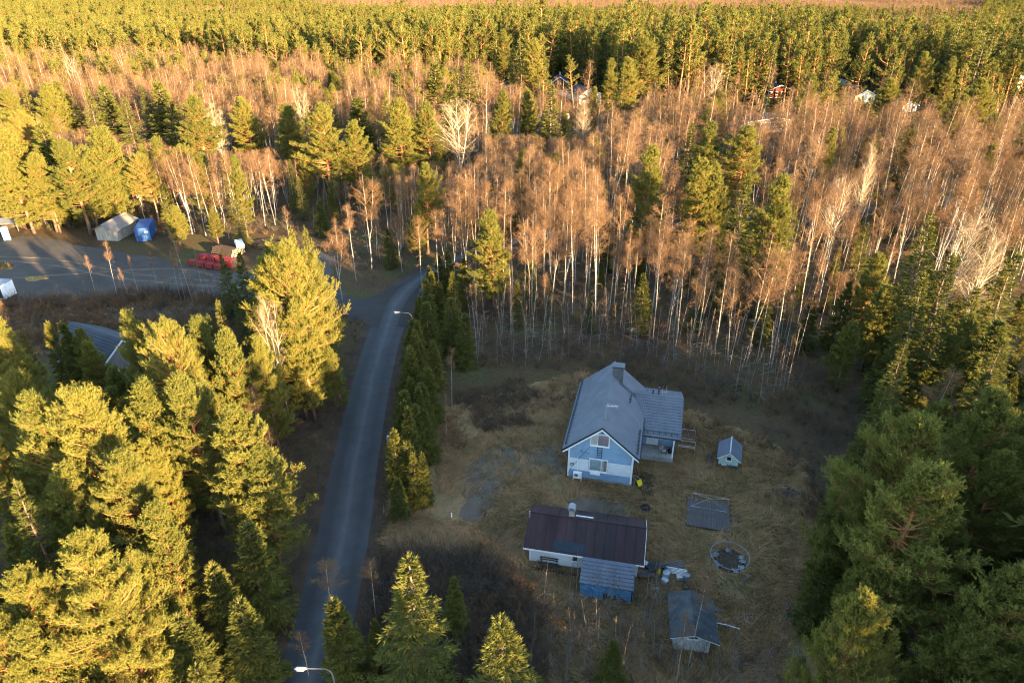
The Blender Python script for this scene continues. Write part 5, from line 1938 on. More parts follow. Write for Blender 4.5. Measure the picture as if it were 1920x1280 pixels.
for x in (-.7, .7):
    Parts().tube([(x - .1, .2, .35), (x + .1, .2, .35)], .35, 14).build('wheel', M['rubber'], wt)
Parts().box((.5, -1.24, 1.0), (.3, .04, .2)).build('tail_light', M['yellow_plastic'], wt)
p_ = spot(502, 460)
pc = thing('pipe_coil', 'wide black coil of plastic pipe lying on the ground by the yard', 'pipe coil', (p_.x, p_.y, 0))
for k, (rr, dx, dy, z) in enumerate(((2.6, 0, 0, .07), (2.35, .15, .1, .2), (2.5, -.1, .1, .33), (2.0, .2, -.1, .08))):
    Parts().ring((dx, dy, z), rr, .06, 44, 6).build('pipe_loop', M['rubber'], pc)

# puddle with yellow rim and a heap of yellowed grass
sheet('puddle', [tuple(spot(x, y).xy) for x, y in ((-20, 488), (22, 489), (27, 497), (24, 504), (-20, 507))], .014, M['puddle'], amp=.15, step=.7)
p_ = spot(66, 522.5)
g_ = np.random.default_rng(31)
yh = Parts()
for rr, z in ((0, 0),):
    n_, m_ = 28, 6
    V = [(0, 0, .42)]
    for q in range(1, m_ + 1):
        f_ = q / m_
        for k in range(n_):
            a = 2 * math.pi * k / n_
            V.append((1.9 * f_ * math.cos(a) * (1 + .2 * math.sin(3 * a) + .12 * math.sin(5 * a + 1)), 1.0 * f_ * math.sin(a) * (1 + .2 * math.cos(4 * a)), .42 * (1 - f_ ** 1.6) + (g_.normal(0, .04) if q < m_ else 0)))
    T = [(0, 1 + k, 1 + (k + 1) % n_) for k in range(n_)]
    Q = [(1 + (q - 1) * n_ + k, 1 + q * n_ + k, 1 + q * n_ + (k + 1) % n_, 1 + (q - 1) * n_ + (k + 1) % n_) for q in range(1, m_) for k in range(n_)]
    yh.add(V, T, Q)
o = yh.build('sand_heap', M['yellow_leaf'], None, (p_.x, p_.y, .0))
tag(o, 'low yellowish heap in the middle of the gravel yard', 'heap')

# ================================================================ houses beyond and between the trees


def far_house(name, label, x, y, rz, w, l, eh, rh, wall, roof, trim='white_clean', low=None, win=3, chim=True, cat='house', tiles=False):
    """A plain gabled house: gable faces local -y."""
    t = thing(name, label, cat, (x, y, 0), rz)
    Parts().prism([(0, .3), (w, .3), (w, eh), (w / 2, rh), (0, eh)], 0, l).build('wall', M[wall], t)
    Parts().box2((.05, .05, 0), (w - .05, l - .05, .3)).build('plinth', M['concrete'], t)
    if low:
        Parts().box2((-.03, -.03, .3), (w + .03, l + .03, eh * .55)).build('lower_wall', M[low], t)
    run_ = w / 2 + .5
    dz = (rh - eh) / (w / 2) * run_
    for sg in (-1, 1):
        pts = [(w / 2 + sg * run_, rh + .14 - dz), (w / 2, rh + .14), (w / 2, rh + .03), (w / 2 + sg * run_, rh + .03 - dz)]
        if tiles:
            o_ = (w / 2 - run_, l + .5, rh + .14 - dz) if sg < 0 else (w / 2 + run_, -.5, rh + .14 - dz)
            slope_sheet(o_, (0, sg, 0), (-sg * run_, 0, dz), l + 1.0, math.hypot(run_, dz), row=.38, col=.3, amp=.03, step=.06).build('roof_slope', M[roof], t)
        else:
            Parts().prism(pts if sg < 0 else pts[::-1], -.5, l + .5).build('roof_slope', M[roof], t)
        pts = [(w / 2 + sg * run_, rh + .12 - dz), (w / 2, rh + .12), (w / 2, rh - .14), (w / 2 + sg * run_, rh - .14 - dz)]
        Parts().prism(pts if sg < 0 else pts[::-1], -.55, -.505).build('barge_board', M[trim], t)
    if chim:
        Parts().box2((w / 2 - .3, l * .55, rh - .6), (w / 2 + .3, l * .55 + .6, rh + 1.0)).build('chimney', M['brick_grey'], t)
    for k in range(win):
        xx = w * (k + .5) / win
        f = Parts()
        for a in ((xx - .55, xx - .47), (xx + .47, xx + .55)):
            f.box2((a[0], -.06, 1.2), (a[1], .0, 2.4))
        f.box2((xx - .47, -.06, 1.2), (xx + .47, 0, 1.28)).box2((xx - .47, -.06, 2.32), (xx + .47, 0, 2.4))
        wn = f.build('window', M['white_clean'], t)
        Parts().box2((xx - .47, -.04, 1.28), (xx + .47, -.032, 2.32)).build('pane', M['dark_glass'], wn)
    if rh > 6:
        wn = Parts().box2((w / 2 - .55, -.05, eh + .3), (w / 2 + .55, -.035, eh + 1.4)).build('window', M['white_clean'], t)
        Parts().box2((w / 2 - .45, -.06, eh + .4), (w / 2 + .45, -.052, eh + 1.3)).build('pane', M['dark_glass'], wn)
    return t


def fh(px, py):
    p = spot(px, py)
    return p.x, p.y


far_house('brown_house', 'dark brown gabled house with white lower wall at the pine edge', *fh(1029, 181), R(-4), 8.5, 10, 4.6, 7.6, 'maroon_house', 'roof_felt', low='white_wood', win=2)
far_house('sunlit_house', 'sunlit cream house half hidden by bare bushes below the broad pines', *fh(1086, 196), R(18), 8.5, 12, 3.6, 5.6, 'cream_house', 'roof_slate', win=2, chim=False)
far_house('cream_cottage', 'cream cottage with its sunlit gable facing the birch wood', *fh(1600, 197), R(14), 9, 11, 3.2, 5.2, 'cream_house', 'roof_felt', win=2)
far_house('brick_annex', 'long pinkish brick house seen through the bare birches', *fh(1400, 250), R(6), 17, 8, 3.4, 4.6, 'brick_grey', 'roof_felt', win=4, chim=False)
far_house('red_cottage', 'red house with white windows behind the row of pines', *fh(1438, 184), R(8), 10, 8, 3.0, 4.8, 'red_house', 'roof_felt', win=4)
far_house('white_villa', 'tall white house with dark roof at the right edge among pines', *fh(1893, 168), R(20), 11, 12, 5.0, 8.2, 'white_wood', 'roof_felt', win=3)
far_house('pale_garage', 'small pale building behind the row of pines left of the cream cottage', *fh(1568, 172), R(14), 8, 8, 2.9, 4.4, 'cream_house', 'roof_pale', win=2, chim=False, cat='garage')
far_house('grey_cabin', 'little grey cabin right of the young pines near the right edge', *fh(1690, 212), R(14), 6, 8, 2.6, 4.0, 'weather_white', 'roof_brown', win=2, chim=False, cat='cabin')
far_house('white_garage', 'low white garage glimpsed between trees left of the brown house', *fh(930, 172), R(0), 8, 7, 2.6, 3.6, 'white_wood', 'roof_felt', win=2, chim=False, cat='garage')
# house hidden by the near pines
far_house('hidden_house', 'pale house with dark grey roof half hidden behind the near left pines', -49.0, 69.5, R(62), 6.8, 9.0, 3.6, 5.9, 'grey_boards', 'roof_slate', win=2, chim=False, tiles=True)


def parked_van(px, py, label, rz, mt, name='parked_van'):
    p = spot(px, py)
    t = thing(name, label, 'van', (p.x, p.y, 0), rz)
    Parts().prism([(-2.4, .4), (2.4, .4), (2.4, 1.1), (2.0, 1.25), (1.3, 2.0), (-2.3, 2.05), (-2.4, 1.2)], -.95, .95).build('body', M[mt], t)
    for x in (-1.5, 1.5):
        for y in (-.9, .9):
            Parts().tube([(x, y - .1, .34), (x, y + .1, .34)], .34, 14).build('wheel', M['rubber'], t)
    for y in (-.958, .958):
        Parts().box((0, y, 1.6), (2.6, .012, .5)).build('side_window', M['dark_glass'], t)
    Parts().box((1.68, 0, 1.64), (.02, 1.5, .8), 0, 0, R(-43)).build('windscreen', M['dark_glass'], t)
    return t


parked_van(1060, 226, 'white van parked beside the sunlit spruce below the brown house', R(75), 'white_clean')

# ---------------------------------------------------------------- trees of their own, surveyed one by one
KINDS = {'p': (PINE, 'pine_tree'), 's': (SPRUCE, 'spruce_tree'), 'b': (BIRCH, 'birch_tree'), 'a': (ASPEN, 'aspen_tree')}
taken = []      # x, y, clear radius of every surveyed tree
clearings = []  # x, y, h of surveyed trees whose neighbours toward camera and sun are lowered

GR_NEAR = 'pines and spruces standing close on the left of the road'
GR_RIGHT = 'evergreens along the right side of the yard'
GR_ROW = 'young spruces in a row beside the road'
GR_MID = 'evergreens standing out of the bare birch wood'
GR_LEFT = 'evergreens behind the gravel yard'
GR_BIRCH = 'bare birches'


def grow(rows, group):
    for kd, tx, ty, h, var, wide, lb in rows:
        k, nm = KINDS[kd]
        if group == GR_LEFT and ty < 205:
            h = h + 2.5
        if group in (GR_MID, GR_LEFT) and kd in 'ps' and h < 21:
            wide = wide * 1.35
            if kd == 'p' and var in (None, 4):
                var = (0, 1, 3)[int(tx) % 3]
        x, y = base_of(tx, ty, h)
        plant_tree(k, nm, x, y, h, lb, group, var, wide, lean=0.02)
        taken.append((x, y, 1.6))
        if group in (GR_MID, GR_LEFT) or (kd == 'a' and y > 85):
            clearings.append((x, y, h, 3.6, 45, .34))


# near left, road side ------------------------------------------------------------------------------------------------
grow([
    ('p', 165, 738, 18, 6, 1.15, 'broad sunlit pine at the left, its crown above the golden lower pines'),
    ('p', 66, 742, 17, 1, 1.05, 'sunlit pine close to the left edge beside the broad sunlit pine'),
    ('p', 128, 1022, 16, 5, 1.0, 'bright bushy pine lowest in the left foreground'),
    ('s', 30, 905, 15, 1, 1.15, 'golden lit spruce at the left edge in the foreground'),
    ('p', 305, 604, 18, 7, .8, 'tall pine in front of the hidden house, with a wide yellow crown'),
    ('p', 243, 588, 17, 1, .8, 'pointed pine just right of the hidden grey roof'),
    ('s', 40, 622, 13, 2, .9, 'narrow bright spruce left of the hidden house'),
    ('p', 2, 600, 16, 1, 1.0, 'sunlit pine cut by the left edge beside the narrow bright spruce'),
    ('p', 425, 770, 16, 0, 1.2, 'dark shaded pine with a bare orange trunk leaning out over the road verge'),
    ('p', 340, 700, 17, 0, 1.0, 'pine with a lit top directly above the dark shaded roadside pine'),
    ('p', 432, 627, 15, 3, .95, 'slim bright pine above the brown birch by the roadside'),
    ('p', 482, 632, 14, 3, .8, 'small bright pine between the slim pine and the great yellow pine'),
    ('p', 548, 464, 20, 7, 1.0, 'great yellow pine beside the road mouth, widest crown of its clump'),
    ('p', 492, 492, 18, 0, 1.25, 'left hand crown of the clump around the great yellow pine'),
    ('p', 582, 486, 17, 6, .8, 'right hand crown of the clump around the great yellow pine'),
    ('s', 546, 428, 19, 2, .8, 'pointed spruce top rising above the great yellow pine'),
    ('s', 579, 430, 18, 2, .75, 'second thin spruce top beside the brown birch over the great pine'),
    ('p', 625, 655, 8, 3, 1.2, 'low dark pine at the left road edge under the great yellow pine'),
    ('p', 225, 856, 15, 5, 1.05, 'golden pine in the middle of the left foreground crowd'),
    ('p', 20, 1090, 13, 5, 1.05, 'yellow young pine in the bottom left corner'),
    ('p', 205, 1120, 12, 6, 1.1, 'bushy golden pine near the bottom edge beside the bright bushy pine'),
    ('s', 395, 1060, 9, 3, 1.1, 'dark shaded spruce under the leaning roadside pine'),
    ('s', 330, 1150, 9, 3, 1.1, 'dark spruce at the bottom in the shade left of the road'),
    ('p', 110, 870, 14, 3, 1.1, 'lit pine between the golden spruce and the golden middle pine'),
    ('p', 290, 960, 13, 1, 1.1, 'half lit pine at the right rim of the left foreground crowd'),
    ('s', 118, 605, 10, 4, 1.0, 'small orange topped spruce in front of the hidden grey roof'),
    ('s', 90, 605, 9, 4, .9, 'dark small spruce at the left end of the hidden house'),
    ('p', 165, 640, 10, 3, 1.0, 'dark pine standing before the hidden house'),
    ('p', 205, 690, 10, 3, 1.0, 'dark low pine at the right corner of the hidden house'),
    ('p', 520, 545, 15, 1, 1.3, 'yellow pine filling the lower left of the great pine clump'),
    ('p', 555, 565, 15, 0, 1.0, 'yellow pine filling the lower right of the great pine clump'),
    ('p', 545, 610, 12, 3, 1.2, 'low shaded pine at the foot of the great pine clump'),
    ('p', 475, 850, 13, 0, 1.25, 'dark pine leaning over the verge right of the leaning roadside pine'),
    ('s', 450, 985, 10, 3, 1.2, 'dark spruce in deep shade beside the road verge'),
    ('s', 445, 1130, 9, 4, 1.2, 'black green spruce near the bottom on the left verge'),
    ('s', 490, 1010, 5.5, 3, 1.3, 'small dark spruce nearest the road on the left verge'),
    ('s', 370, 1250, 8, 3, 1.2, 'dark spruce at the bottom edge left of the road'),
    ('p', 150, 622, 9, 3, 1.1, 'small dark pine hiding the hidden house wall'),
    ('p', 355, 600, 15, 1, 1.0, 'lit pine behind the tall pine with the wide yellow crown'),
    ('p', 280, 720, 15, 3, 1.1, 'golden pine below the pointed pine by the hidden roof'),
    ('p', 370, 640, 13, 1, .9, 'yellow pine right of the tall pine in front of the hidden house'),
], GR_NEAR)
# right foreground ----------------------------------------------------------------------------------------------------
grow([
    ('p', 1732, 792, 18, 6, 1.2, 'large grey green pine at the right of the yard, mostly in shade'),
    ('p', 1745, 893, 19, 4, 1.25, 'pine with one sunlit top and an orange trunk in the right foreground'),
    ('s', 1664, 712, 16, 2, .95, 'narrow brightly lit spruce at the right edge of the yard'),
    ('s', 1622, 800, 9, 3, .9, 'dark hedge like spruce beside the narrow lit spruce'),
    ('s', 1598, 870, 9, 3, .9, 'dark spruce by the sand pit side of the yard, second from the lit spruce'),
    ('s', 1574, 960, 9, 4, .95, 'dark spruce level with the timber platform at the yard edge'),
    ('s', 1556, 1040, 8, 3, .9, 'lowest dark spruce of the row along the yard edge'),
    ('p', 1660, 900, 13, 1, .95, 'grey shaded pine behind the dark spruce row'),
    ('p', 1640, 1000, 12, 3, .95, 'low shaded pine nearest the yard in the right foreground'),
    ('p', 1622, 1133, 15, 5, .95, 'bright yellow pine at the bottom beside the yard corner'),
    ('p', 1700, 1060, 13, 3, 1.2, 'shaded pine behind the bright yellow bottom pine'),
    ('p', 1893, 748, 19, 2, 1.1, 'tall pine at the right edge with a half lit crown'),
    ('p', 1880, 850, 16, 0, 1.0, 'lower pine against the right edge under the tall half lit pine'),
    ('p', 1908, 1064, 17, 0, 1.1, 'shaded pine in the bottom right corner with a lit tip'),
    ('p', 1805, 1195, 13, 3, 1.2, 'dark pine at the bottom right between two paler pines'),
    ('p', 1778, 1278, 13, 3, 1.0, 'pine tip just showing at the bottom right edge'),
    ('p', 1810, 980, 12, 1, 1.1, 'small pine in the dark gap behind the orange trunked pine'),
    ('s', 1753, 398, 21, 1, 1.28, 'tallest dark spruce above the right foreground trees'),
    ('s', 1795, 478, 17, 0, 1.34, 'broad spruce right of the tallest spruce before pale branches'),
    ('s', 1733, 512, 17, 2, 1.28, 'slim spruce in front of the tallest spruce, lit on one side'),
    ('s', 1765, 580, 14, 0, 1.47, 'bright yellow green spruce in the middle of the right clump'),
    ('p', 1810, 590, 14, 1, .9, 'pale grey green pine beside the bright yellow green spruce'),
    ('s', 1827, 540, 16, 2, 1.22, 'narrow lit spruce right of the pale grey green pine'),
    ('s', 1866, 602, 14, 3, 1.15, 'small pointed spruce against the black gap near the right edge'),
    ('s', 1905, 478, 19, 1, 1.41, 'dark spruce cut by the right edge with scattered lit boughs'),
    ('s', 1885, 640, 14, 1, 1.41, 'black shaded spruce at the right edge behind the small pointed one'),
    ('p', 1660, 533, 12, 3, 1.1, 'shaded blue green pine left of the right hand spruce clump'),
    ('p', 1645, 474, 14, 1, 1.1, 'dim pine behind the shaded blue green pine'),
    ('p', 1600, 610, 9, 3, 1.2, 'low dark pine at the corner of the yard under the birches'),
    ('s', 1700, 640, 12, 1, 1.28, 'dark spruce filling the gap above the narrow lit spruce'),
    ('s', 1790, 690, 13, 1, 1.28, 'shaded spruce behind the brown bare birch of the right clump'),
    ('s', 1850, 700, 13, 1, 1.28, 'dark spruce left of the tall half lit pine'),
], GR_RIGHT)
grow([('b', 1775, 690, 14, 3, 1.05, 'single brown bare birch inside the right evergreen clump')], GR_BIRCH)
# the young spruce row beside the road
grow([
    ('s', 758, 828, 6.4, 3, 1.31, 'young spruce at the near end of the roadside row'),
    ('s', 792, 850, 6.0, 4, 0.8, 'young spruce in the roadside row, lawn side of the near end'),
    ('s', 758, 735, 7.4, 4, 1.44, 'tallest young spruce of the roadside row beside the letter boxes'),
    ('s', 795, 770, 6.0, 3, 1.37, 'young spruce of the roadside row behind the letter boxes'),
    ('s', 762, 672, 7.2, 3, 1.37, 'pointed spruce in the middle of the roadside row'),
    ('s', 800, 690, 6.8, 4, 1.37, 'spruce in the middle of the roadside row, lawn side'),
    ('s', 775, 600, 7.5, 3, 1.37, 'spruce below the street lamp at the far part of the row'),
    ('s', 798, 568, 8.5, 4, 1.31, 'far end spruce of the roadside row beneath leaning birches'),
    ('s', 812, 640, 6.5, 4, 1.25, 'dark spruce at the far end of the row on its birch side'),
    ('s', 845, 560, 8.0, 3, 1.25, 'shaded spruce under the first birches right of the road'),
    ('s', 868, 590, 7.5, 4, 1.25, 'low shaded spruce under the lit pine with a red trunk'),
    ('s', 775, 760, 7.0, 4, 1.3, 'dense young spruce between the letter boxes and the lawn'),
    ('s', 776, 850, 6.2, 3, 0.8, 'bushy spruce at the lawn end of the roadside row'),
    ('s', 745, 900, 4.5, 4, 1.3, 'small spruce lowest at the near end of the roadside row'),
    ('s', 785, 720, 6.8, 3, 1.3, 'dense spruce behind the tallest one of the roadside row'),
    ('s', 782, 640, 7.0, 4, 1.3, 'spruce close below the street lamp on its lawn side'),
], GR_ROW)
# the row is closed up by more young spruces, numbered from its near end
_names = ('first', 'second', 'third', 'fourth', 'fifth', 'sixth', 'seventh', 'eighth', 'ninth', 'tenth', 'eleventh', 'twelfth', 'thirteenth', 'fourteenth', 'fifteenth', 'sixteenth')
_gr = np.random.default_rng(61)
for i_ in range(16):
    y_ = 51.5 + i_ * 2.45
    x_ = np.interp(y_, [50, 70, 92], [-10.1, -11.3, -11.6]) + (.55 if i_ % 2 else -.45) + _gr.normal(0, .2)
    plant_tree(SPRUCE, 'spruce_tree', x_, y_, _gr.uniform(6.2, 8.4), '%s dense young spruce in the dark roadside row, counted from its near end' % _names[i_], GR_ROW, 3 + i_ % 2, 1.0, lean=.02, g=_gr)
    taken.append((x_, y_, 1.3))
grow([
    ('s', 822, 528, 6.5, 3, 1.0, 'young spruce where the road disappears behind the birches'),
    ('s', 846, 512, 7.0, 4, 1.0, 'shaded spruce beyond the road bend under the double birch'),
    ('s', 838, 470, 8.0, 3, 1.0, 'dark spruce closing the view of the road beyond the bend'),
    ('s', 806, 500, 6.0, 4, 1.1, 'small dark spruce right at the last visible bit of road'),
    ('s', 820, 478, 7.0, 3, 1.2, 'bushy spruce behind the last visible bit of road'),
    ('s', 868, 486, 8.0, 4, 1.0, 'spruce under the tall white stemmed birches by the road'),
], GR_ROW)
# bottom edge
grow([
    ('s', 762, 1032, 15.5, 0, 1.5, 'big spruce at the bottom with a glowing golden top'),
    ('s', 938, 1156, 14, 0, 1.5, 'second golden topped spruce at the bottom, right of the big one'),
    ('s', 632, 1128, 9, 4, 1.15, 'thin dark spruce at the bottom beside the road'),
    ('s', 850, 1088, 6.5, 4, 1.0, 'small dark spruce in the brown thicket behind the big golden topped spruce'),
    ('s', 1154, 1200, 5.5, 3, 1.1, 'little green spruce at the bottom left of the felt roofed shed'),
    ('s', 705, 1160, 6, 3, .9, 'small shaded spruce left of the big golden topped spruce'),
], 'spruces along the bottom of the yard')
grow([
    ('b', 690, 1046, 7, 3, 1.1, 'small orange lit birch bush beside the big golden topped spruce'),
    ('b', 600, 1060, 7.5, 0, 1.3, 'bare grey branched birch reaching over the road at the bottom'),
    ('b', 560, 1180, 5, 1, 1.3, 'low bare birch at the bottom road edge'),
    ('b', 1322, 1080, 9.5, 1, .9, 'bare sapling with orange tip in front of the felt roofed shed'),
    ('b', 1290, 1150, 7.5, 3, .8, 'thin grey sapling right before the felt roofed shed'),
    ('b', 842, 650, 8.5, 3, .7, 'clump of thin pale stems in the lawn beside the spruce row'),
    ('b', 832, 735, 6.0, 1, .7, 'lower clump of thin pale stems in the lawn near the blue marker'),
], GR_BIRCH)
# evergreens standing in the birch wood
grow([
    ('p', 925, 402, 15.5, 4, 1.0, 'lit pine with a red trunk among the front birches'),
    ('p', 1222, 280, 20, 1, .85, 'sunlit pine in the birch wood above the blue house'),
    ('s', 1406, 326, 21, 0, 1.05, 'large golden spruce in the birch wood right of the blue house'),
    ('p', 1466, 336, 20, 1, .85, 'layered bright pine beside the large golden spruce'),
    ('p', 1318, 300, 19, 1, .9, 'half shaded pine left of the large golden spruce'),
    ('p', 1356, 310, 18, 3, .7, 'slim pine just left of the large golden spruce'),
    ('p', 1338, 234, 19, 1, .9, 'lit pine behind the half shaded pine in the birch wood'),
    ('p', 1408, 238, 19, 2, 1.15, 'wide pale pine in front of the brick house'),
    ('s', 1298, 230, 16, 2, 1.0, 'dark spruce standing left of the lit pine in the birch wood'),
    ('s', 1039, 158, 20, 2, 1.15, 'dark sunlit spruce in front of the brown house'),
    ('p', 940, 172, 17, 1, .9, 'lit pine left of the brown house at the birch edge'),
    ('p', 988, 172, 17, 3, .8, 'lit pine between the white garage and the brown house'),
    ('p', 1210, 75, 24, 0, 1.7, 'very broad yellow pine right of the sunlit cream house'),
    ('p', 1180, 110, 22, 2, 1.2, 'lower left crown of the very broad yellow pine'),
    ('s', 1170, 118, 21, 2, .8, 'pointed spruce left before the very broad yellow pine'),
    ('p', 1145, 112, 20, 1, .8, 'thin topped pine above the sunlit cream house'),
    ('p', 1000, 75, 24, 0, 1.3, 'tall pine with clear trunk left of the brown house'),
    ('p', 945, 58, 24, 0, 1.2, 'tall pine above the white garage'),
    ('s', 875, 118, 20, 0, 1.0, 'spruce above the white garage at the wood edge'),
    ('p', 1740, 100, 22, 2, 1.2, 'broad pine in the group before the white villa'),
    ('p', 1790, 110, 21, 1, 1.0, 'lit pine in the group before the white villa, right of the broad one'),
    ('p', 1850, 150, 18, 3, 1.2, 'bushy young pine below the white villa'),
    ('p', 1800, 180, 14, 3, 1.2, 'short pine left of the bushy young pine'),
    ('p', 1680, 150, 16, 3, 1.2, 'short bushy pine right of the cream cottage'),
    ('s', 1630, 420, 12, 1, .9, 'small dark spruce among birches left of the right clump'),
    ('s', 1490, 380, 12, 1, .9, 'dark spruce behind the layered bright pine'),
], GR_MID)
# evergreens behind the gravel yard
LEFT = [(15, 167, 'p', 15), (45, 155, 's', 16), (77, 160, 'p', 16), (105, 155, 's', 16), (160, 162, 's', 17), (190, 162, 's', 16), (232, 182, 's', 15), (272, 160, 's', 17), (292, 155, 's', 18), (315, 172, 's', 17), (360, 182, 'p', 17), (460, 185, 'p', 16),
        (535, 197, 'p', 16), (600, 197, 'p', 18), (622, 174, 's', 17), (670, 185, 's', 16), (717, 167, 's', 19), (745, 190, 'p', 18), (802, 195, 'p', 17), (845, 160, 's', 17), (810, 120, 's', 18),
        (20, 240, 'p', 18.6), (70, 236, 's', 19), (117, 264, 'p', 18), (182, 246, 'p', 18.6), (203, 315, 'p', 12), (84, 345, 'p', 9.6), (14, 292, 'p', 15), (145, 300, 'p', 13.8), (60, 290, 'p', 15), (320, 388, 'p', 7.5), (396, 396, 'p', 6.5), (440, 372, 's', 9), (597, 376, 's', 7), (545, 300, 's', 11), (655, 230, 'p', 17), (630, 260, 's', 14), (560, 330, 's', 9)]
PHR = ['pine at the far left end of the row behind the birch belt', 'dark spruce left in the row behind the birch belt', 'pale pine between two dark spruces at the left of the far row', 'spruce fourth from the left in the far row',
       'tall lit spruce, left one of a pair in the far row', 'tall lit spruce, right one of a pair in the far row', 'single golden spruce standing lower than the far row', 'spruce at the left of the dense group in the far row', 'highest spruce of the dense group in the far row',
       'spruce in front of the dense group in the far row', 'round pale pine at the right end of the dense far group', 'pine alone in the birch belt right of the far row', 'slender pine in the birch belt above the log pile', 'rounded wide pine in the middle of the birch belt',
       'dark spruce behind the rounded wide pine', 'small spruce right of the rounded wide pine', 'narrow tall spruce beside a lit pine in the birch belt', 'lit pine beside the narrow tall spruce', 'pine left of the great pale aspen', 'small spruce behind the great pale aspen', 'thin spruce at the edge of the pine wood',
       'big pine at the left edge above the gravel yard', 'spruce between two big pines above the portable toilet', 'rounded bright pine above the grey barn, left one', 'flat crowned pine above the grey barn', 'low bright pine right behind the grey barn', 'low pine left of the grey barn among thin birches',
       'pine at the left edge behind the portable toilet', 'lit pine under the rounded bright pine', 'pine between the left edge pine and the rounded one', 'young pine hiding the right end of the blue container', 'young lit pine left of the log pile', 'dark young spruce behind the log pile', 'little dark spruce beside the pipe coil',
       'shaded spruce in the birches behind the pipe coil', 'pale pine behind the rounded wide pine', 'shaded spruce under the rounded wide pine', 'dark spruce low in the shade behind the pipe coil']
grow([(kd, tx, ty, h, None, (1.15 if kd == 'p' else 1.0), PHR[i]) for i, (tx, ty, kd, h) in enumerate(LEFT)], GR_LEFT)
# pale aspens and leading birches
grow([
    ('a', 858, 190, 20, 0, 1.3, 'great pale aspen with spreading white limbs in the middle of the birch wood'),
    ('a', 400, 195, 17, 1, 1.0, 'pale aspen with spreading limbs behind the golden spruces'),
    ('a', 560, 160, 17, 1, 1.0, 'pale branched aspen in the far birch belt, left of the rounded pine'),
    ('a', 128, 108, 17, 0, 1.0, 'pale aspen far left at the upper edge of the birch belt'),
    ('a', 1345, 120, 17, 1, 1.1, 'pale branched aspen right of the very broad yellow pine'),
    ('a', 1830, 400, 18, 0, 1.0, 'pale many stemmed aspen behind the tallest spruce'),
    ('a', 1870, 430, 17, 1, .9, 'pale aspen stems between the two dark right spruces'),
    ('a', 1580, 330, 17, 0, .65, 'pale aspen left of the tallest dark spruce'),
    ('a', 1640, 275, 18, 1, .55, 'pale forked aspen above the right birch slope'),
    ('a', 1095, 190, 14, 1, 1.1, 'bare pale tree spreading in front of the sunlit cream house'),
], 'pale aspens')
grow([
    ('b', 678, 325, 16.5, 2, 1.0, 'tall white birch standing alone left of the road bend'),
    ('b', 652, 385, 13, 3, .9, 'smaller birch leaning left of the tall lone white birch'),
    ('b', 622, 412, 13.5, 4, 1.05, 'orange brown birch over the great yellow pine'),
    ('b', 782, 405, 13.5, 1, .9, 'leaning birch at the right edge of the road bend'),
    ('b', 815, 398, 14, 3, .9, 'brown birch right of the leaning birch at the road bend'),
    ('b', 838, 395, 14, 3, .9, 'double birch at the corner of the wood beside the road'),
    ('b', 868, 320, 19, 4, 1.1, 'tall white stemmed birch group at the front, left of the red trunked pine'),
    ('b', 890, 312, 19, 2, 1.0, 'tallest white birch at the front left of the birch wood'),
    ('a', 500, 560, 15.5, 0, .55, 'pale bare aspen in front of the great yellow pine'),
    ('a', 556, 585, 13.5, 1, .5, 'second pale bare aspen before the great yellow pine, on its right'),
    ('b', 470, 730, 10, 3, 1.1, 'red brown twiggy birch under the slim bright pine'),
    ('b', 500, 800, 8, 1, .9, 'thin birch in the shade between the road and the left pines'),
    ('b', 960, 340, 18, 0, 1.0, 'orange crowned birch right behind the red trunked pine'),
    ('b', 1010, 335, 18, 2, 1.0, 'front birch with glowing crown left above the blue house'),
    ('b', 1068, 350, 17.5, 0, 1.1, 'front birch with twin stems above the blue house'),
    ('b', 1105, 395, 15, 4, 1.0, 'lower front birch with a fan of orange twigs'),
    ('b', 1170, 365, 16, 3, .9, 'slim front birch with a rusty crown behind the house chimney'),
    ('b', 1245, 372, 18, 4, 1.2, 'great forked white birch right behind the side wing'),
    ('b', 1290, 410, 16.5, 1, 1.0, 'white birch right of the great forked birch'),
    ('b', 1340, 420, 17, 1, .9, 'straight thin birch behind the carpet rack'),
    ('b', 1375, 440, 16.5, 3, .9, 'bent birch above the playhouse'),
    ('b', 1445, 440, 18, 2, .9, 'tall white trunked birch right of the playhouse'),
    ('b', 1495, 460, 17, 1, .9, 'slender birch near the right corner of the yard'),
    ('b', 1545, 380, 18, 3, .9, 'leaning birch at the right end of the front row'),
    ('b', 1590, 330, 20, 2, 1.0, 'two close white stems leaning outward at the right end of the front row'),
], GR_BIRCH)
for x, y, h, kd, lb in ((-29, 83, 13, 'p', 'pine behind the great yellow pine on the field edge, added for shade'), (-33, 89, 12, 'p', 'bushy pine at the field edge close to the side road, added for shade'), (-36.5, 86, 12, 's', 'spruce at the field edge behind the great yellow pine, added for shade'), (-31, 79, 13, 'p', 'pine left behind the great yellow pine, added for shade'), (-41, 90, 10, 's', 'small spruce at the right end of the field, added for shade')):  # hidden trees added to throw shade over the red packs
    k, nm = KINDS[kd]
    plant_tree(k, nm, x, y, h, lb, GR_NEAR, 1 if kd == 'p' else 0, 1.2)
    taken.append((x, y, 1.5))
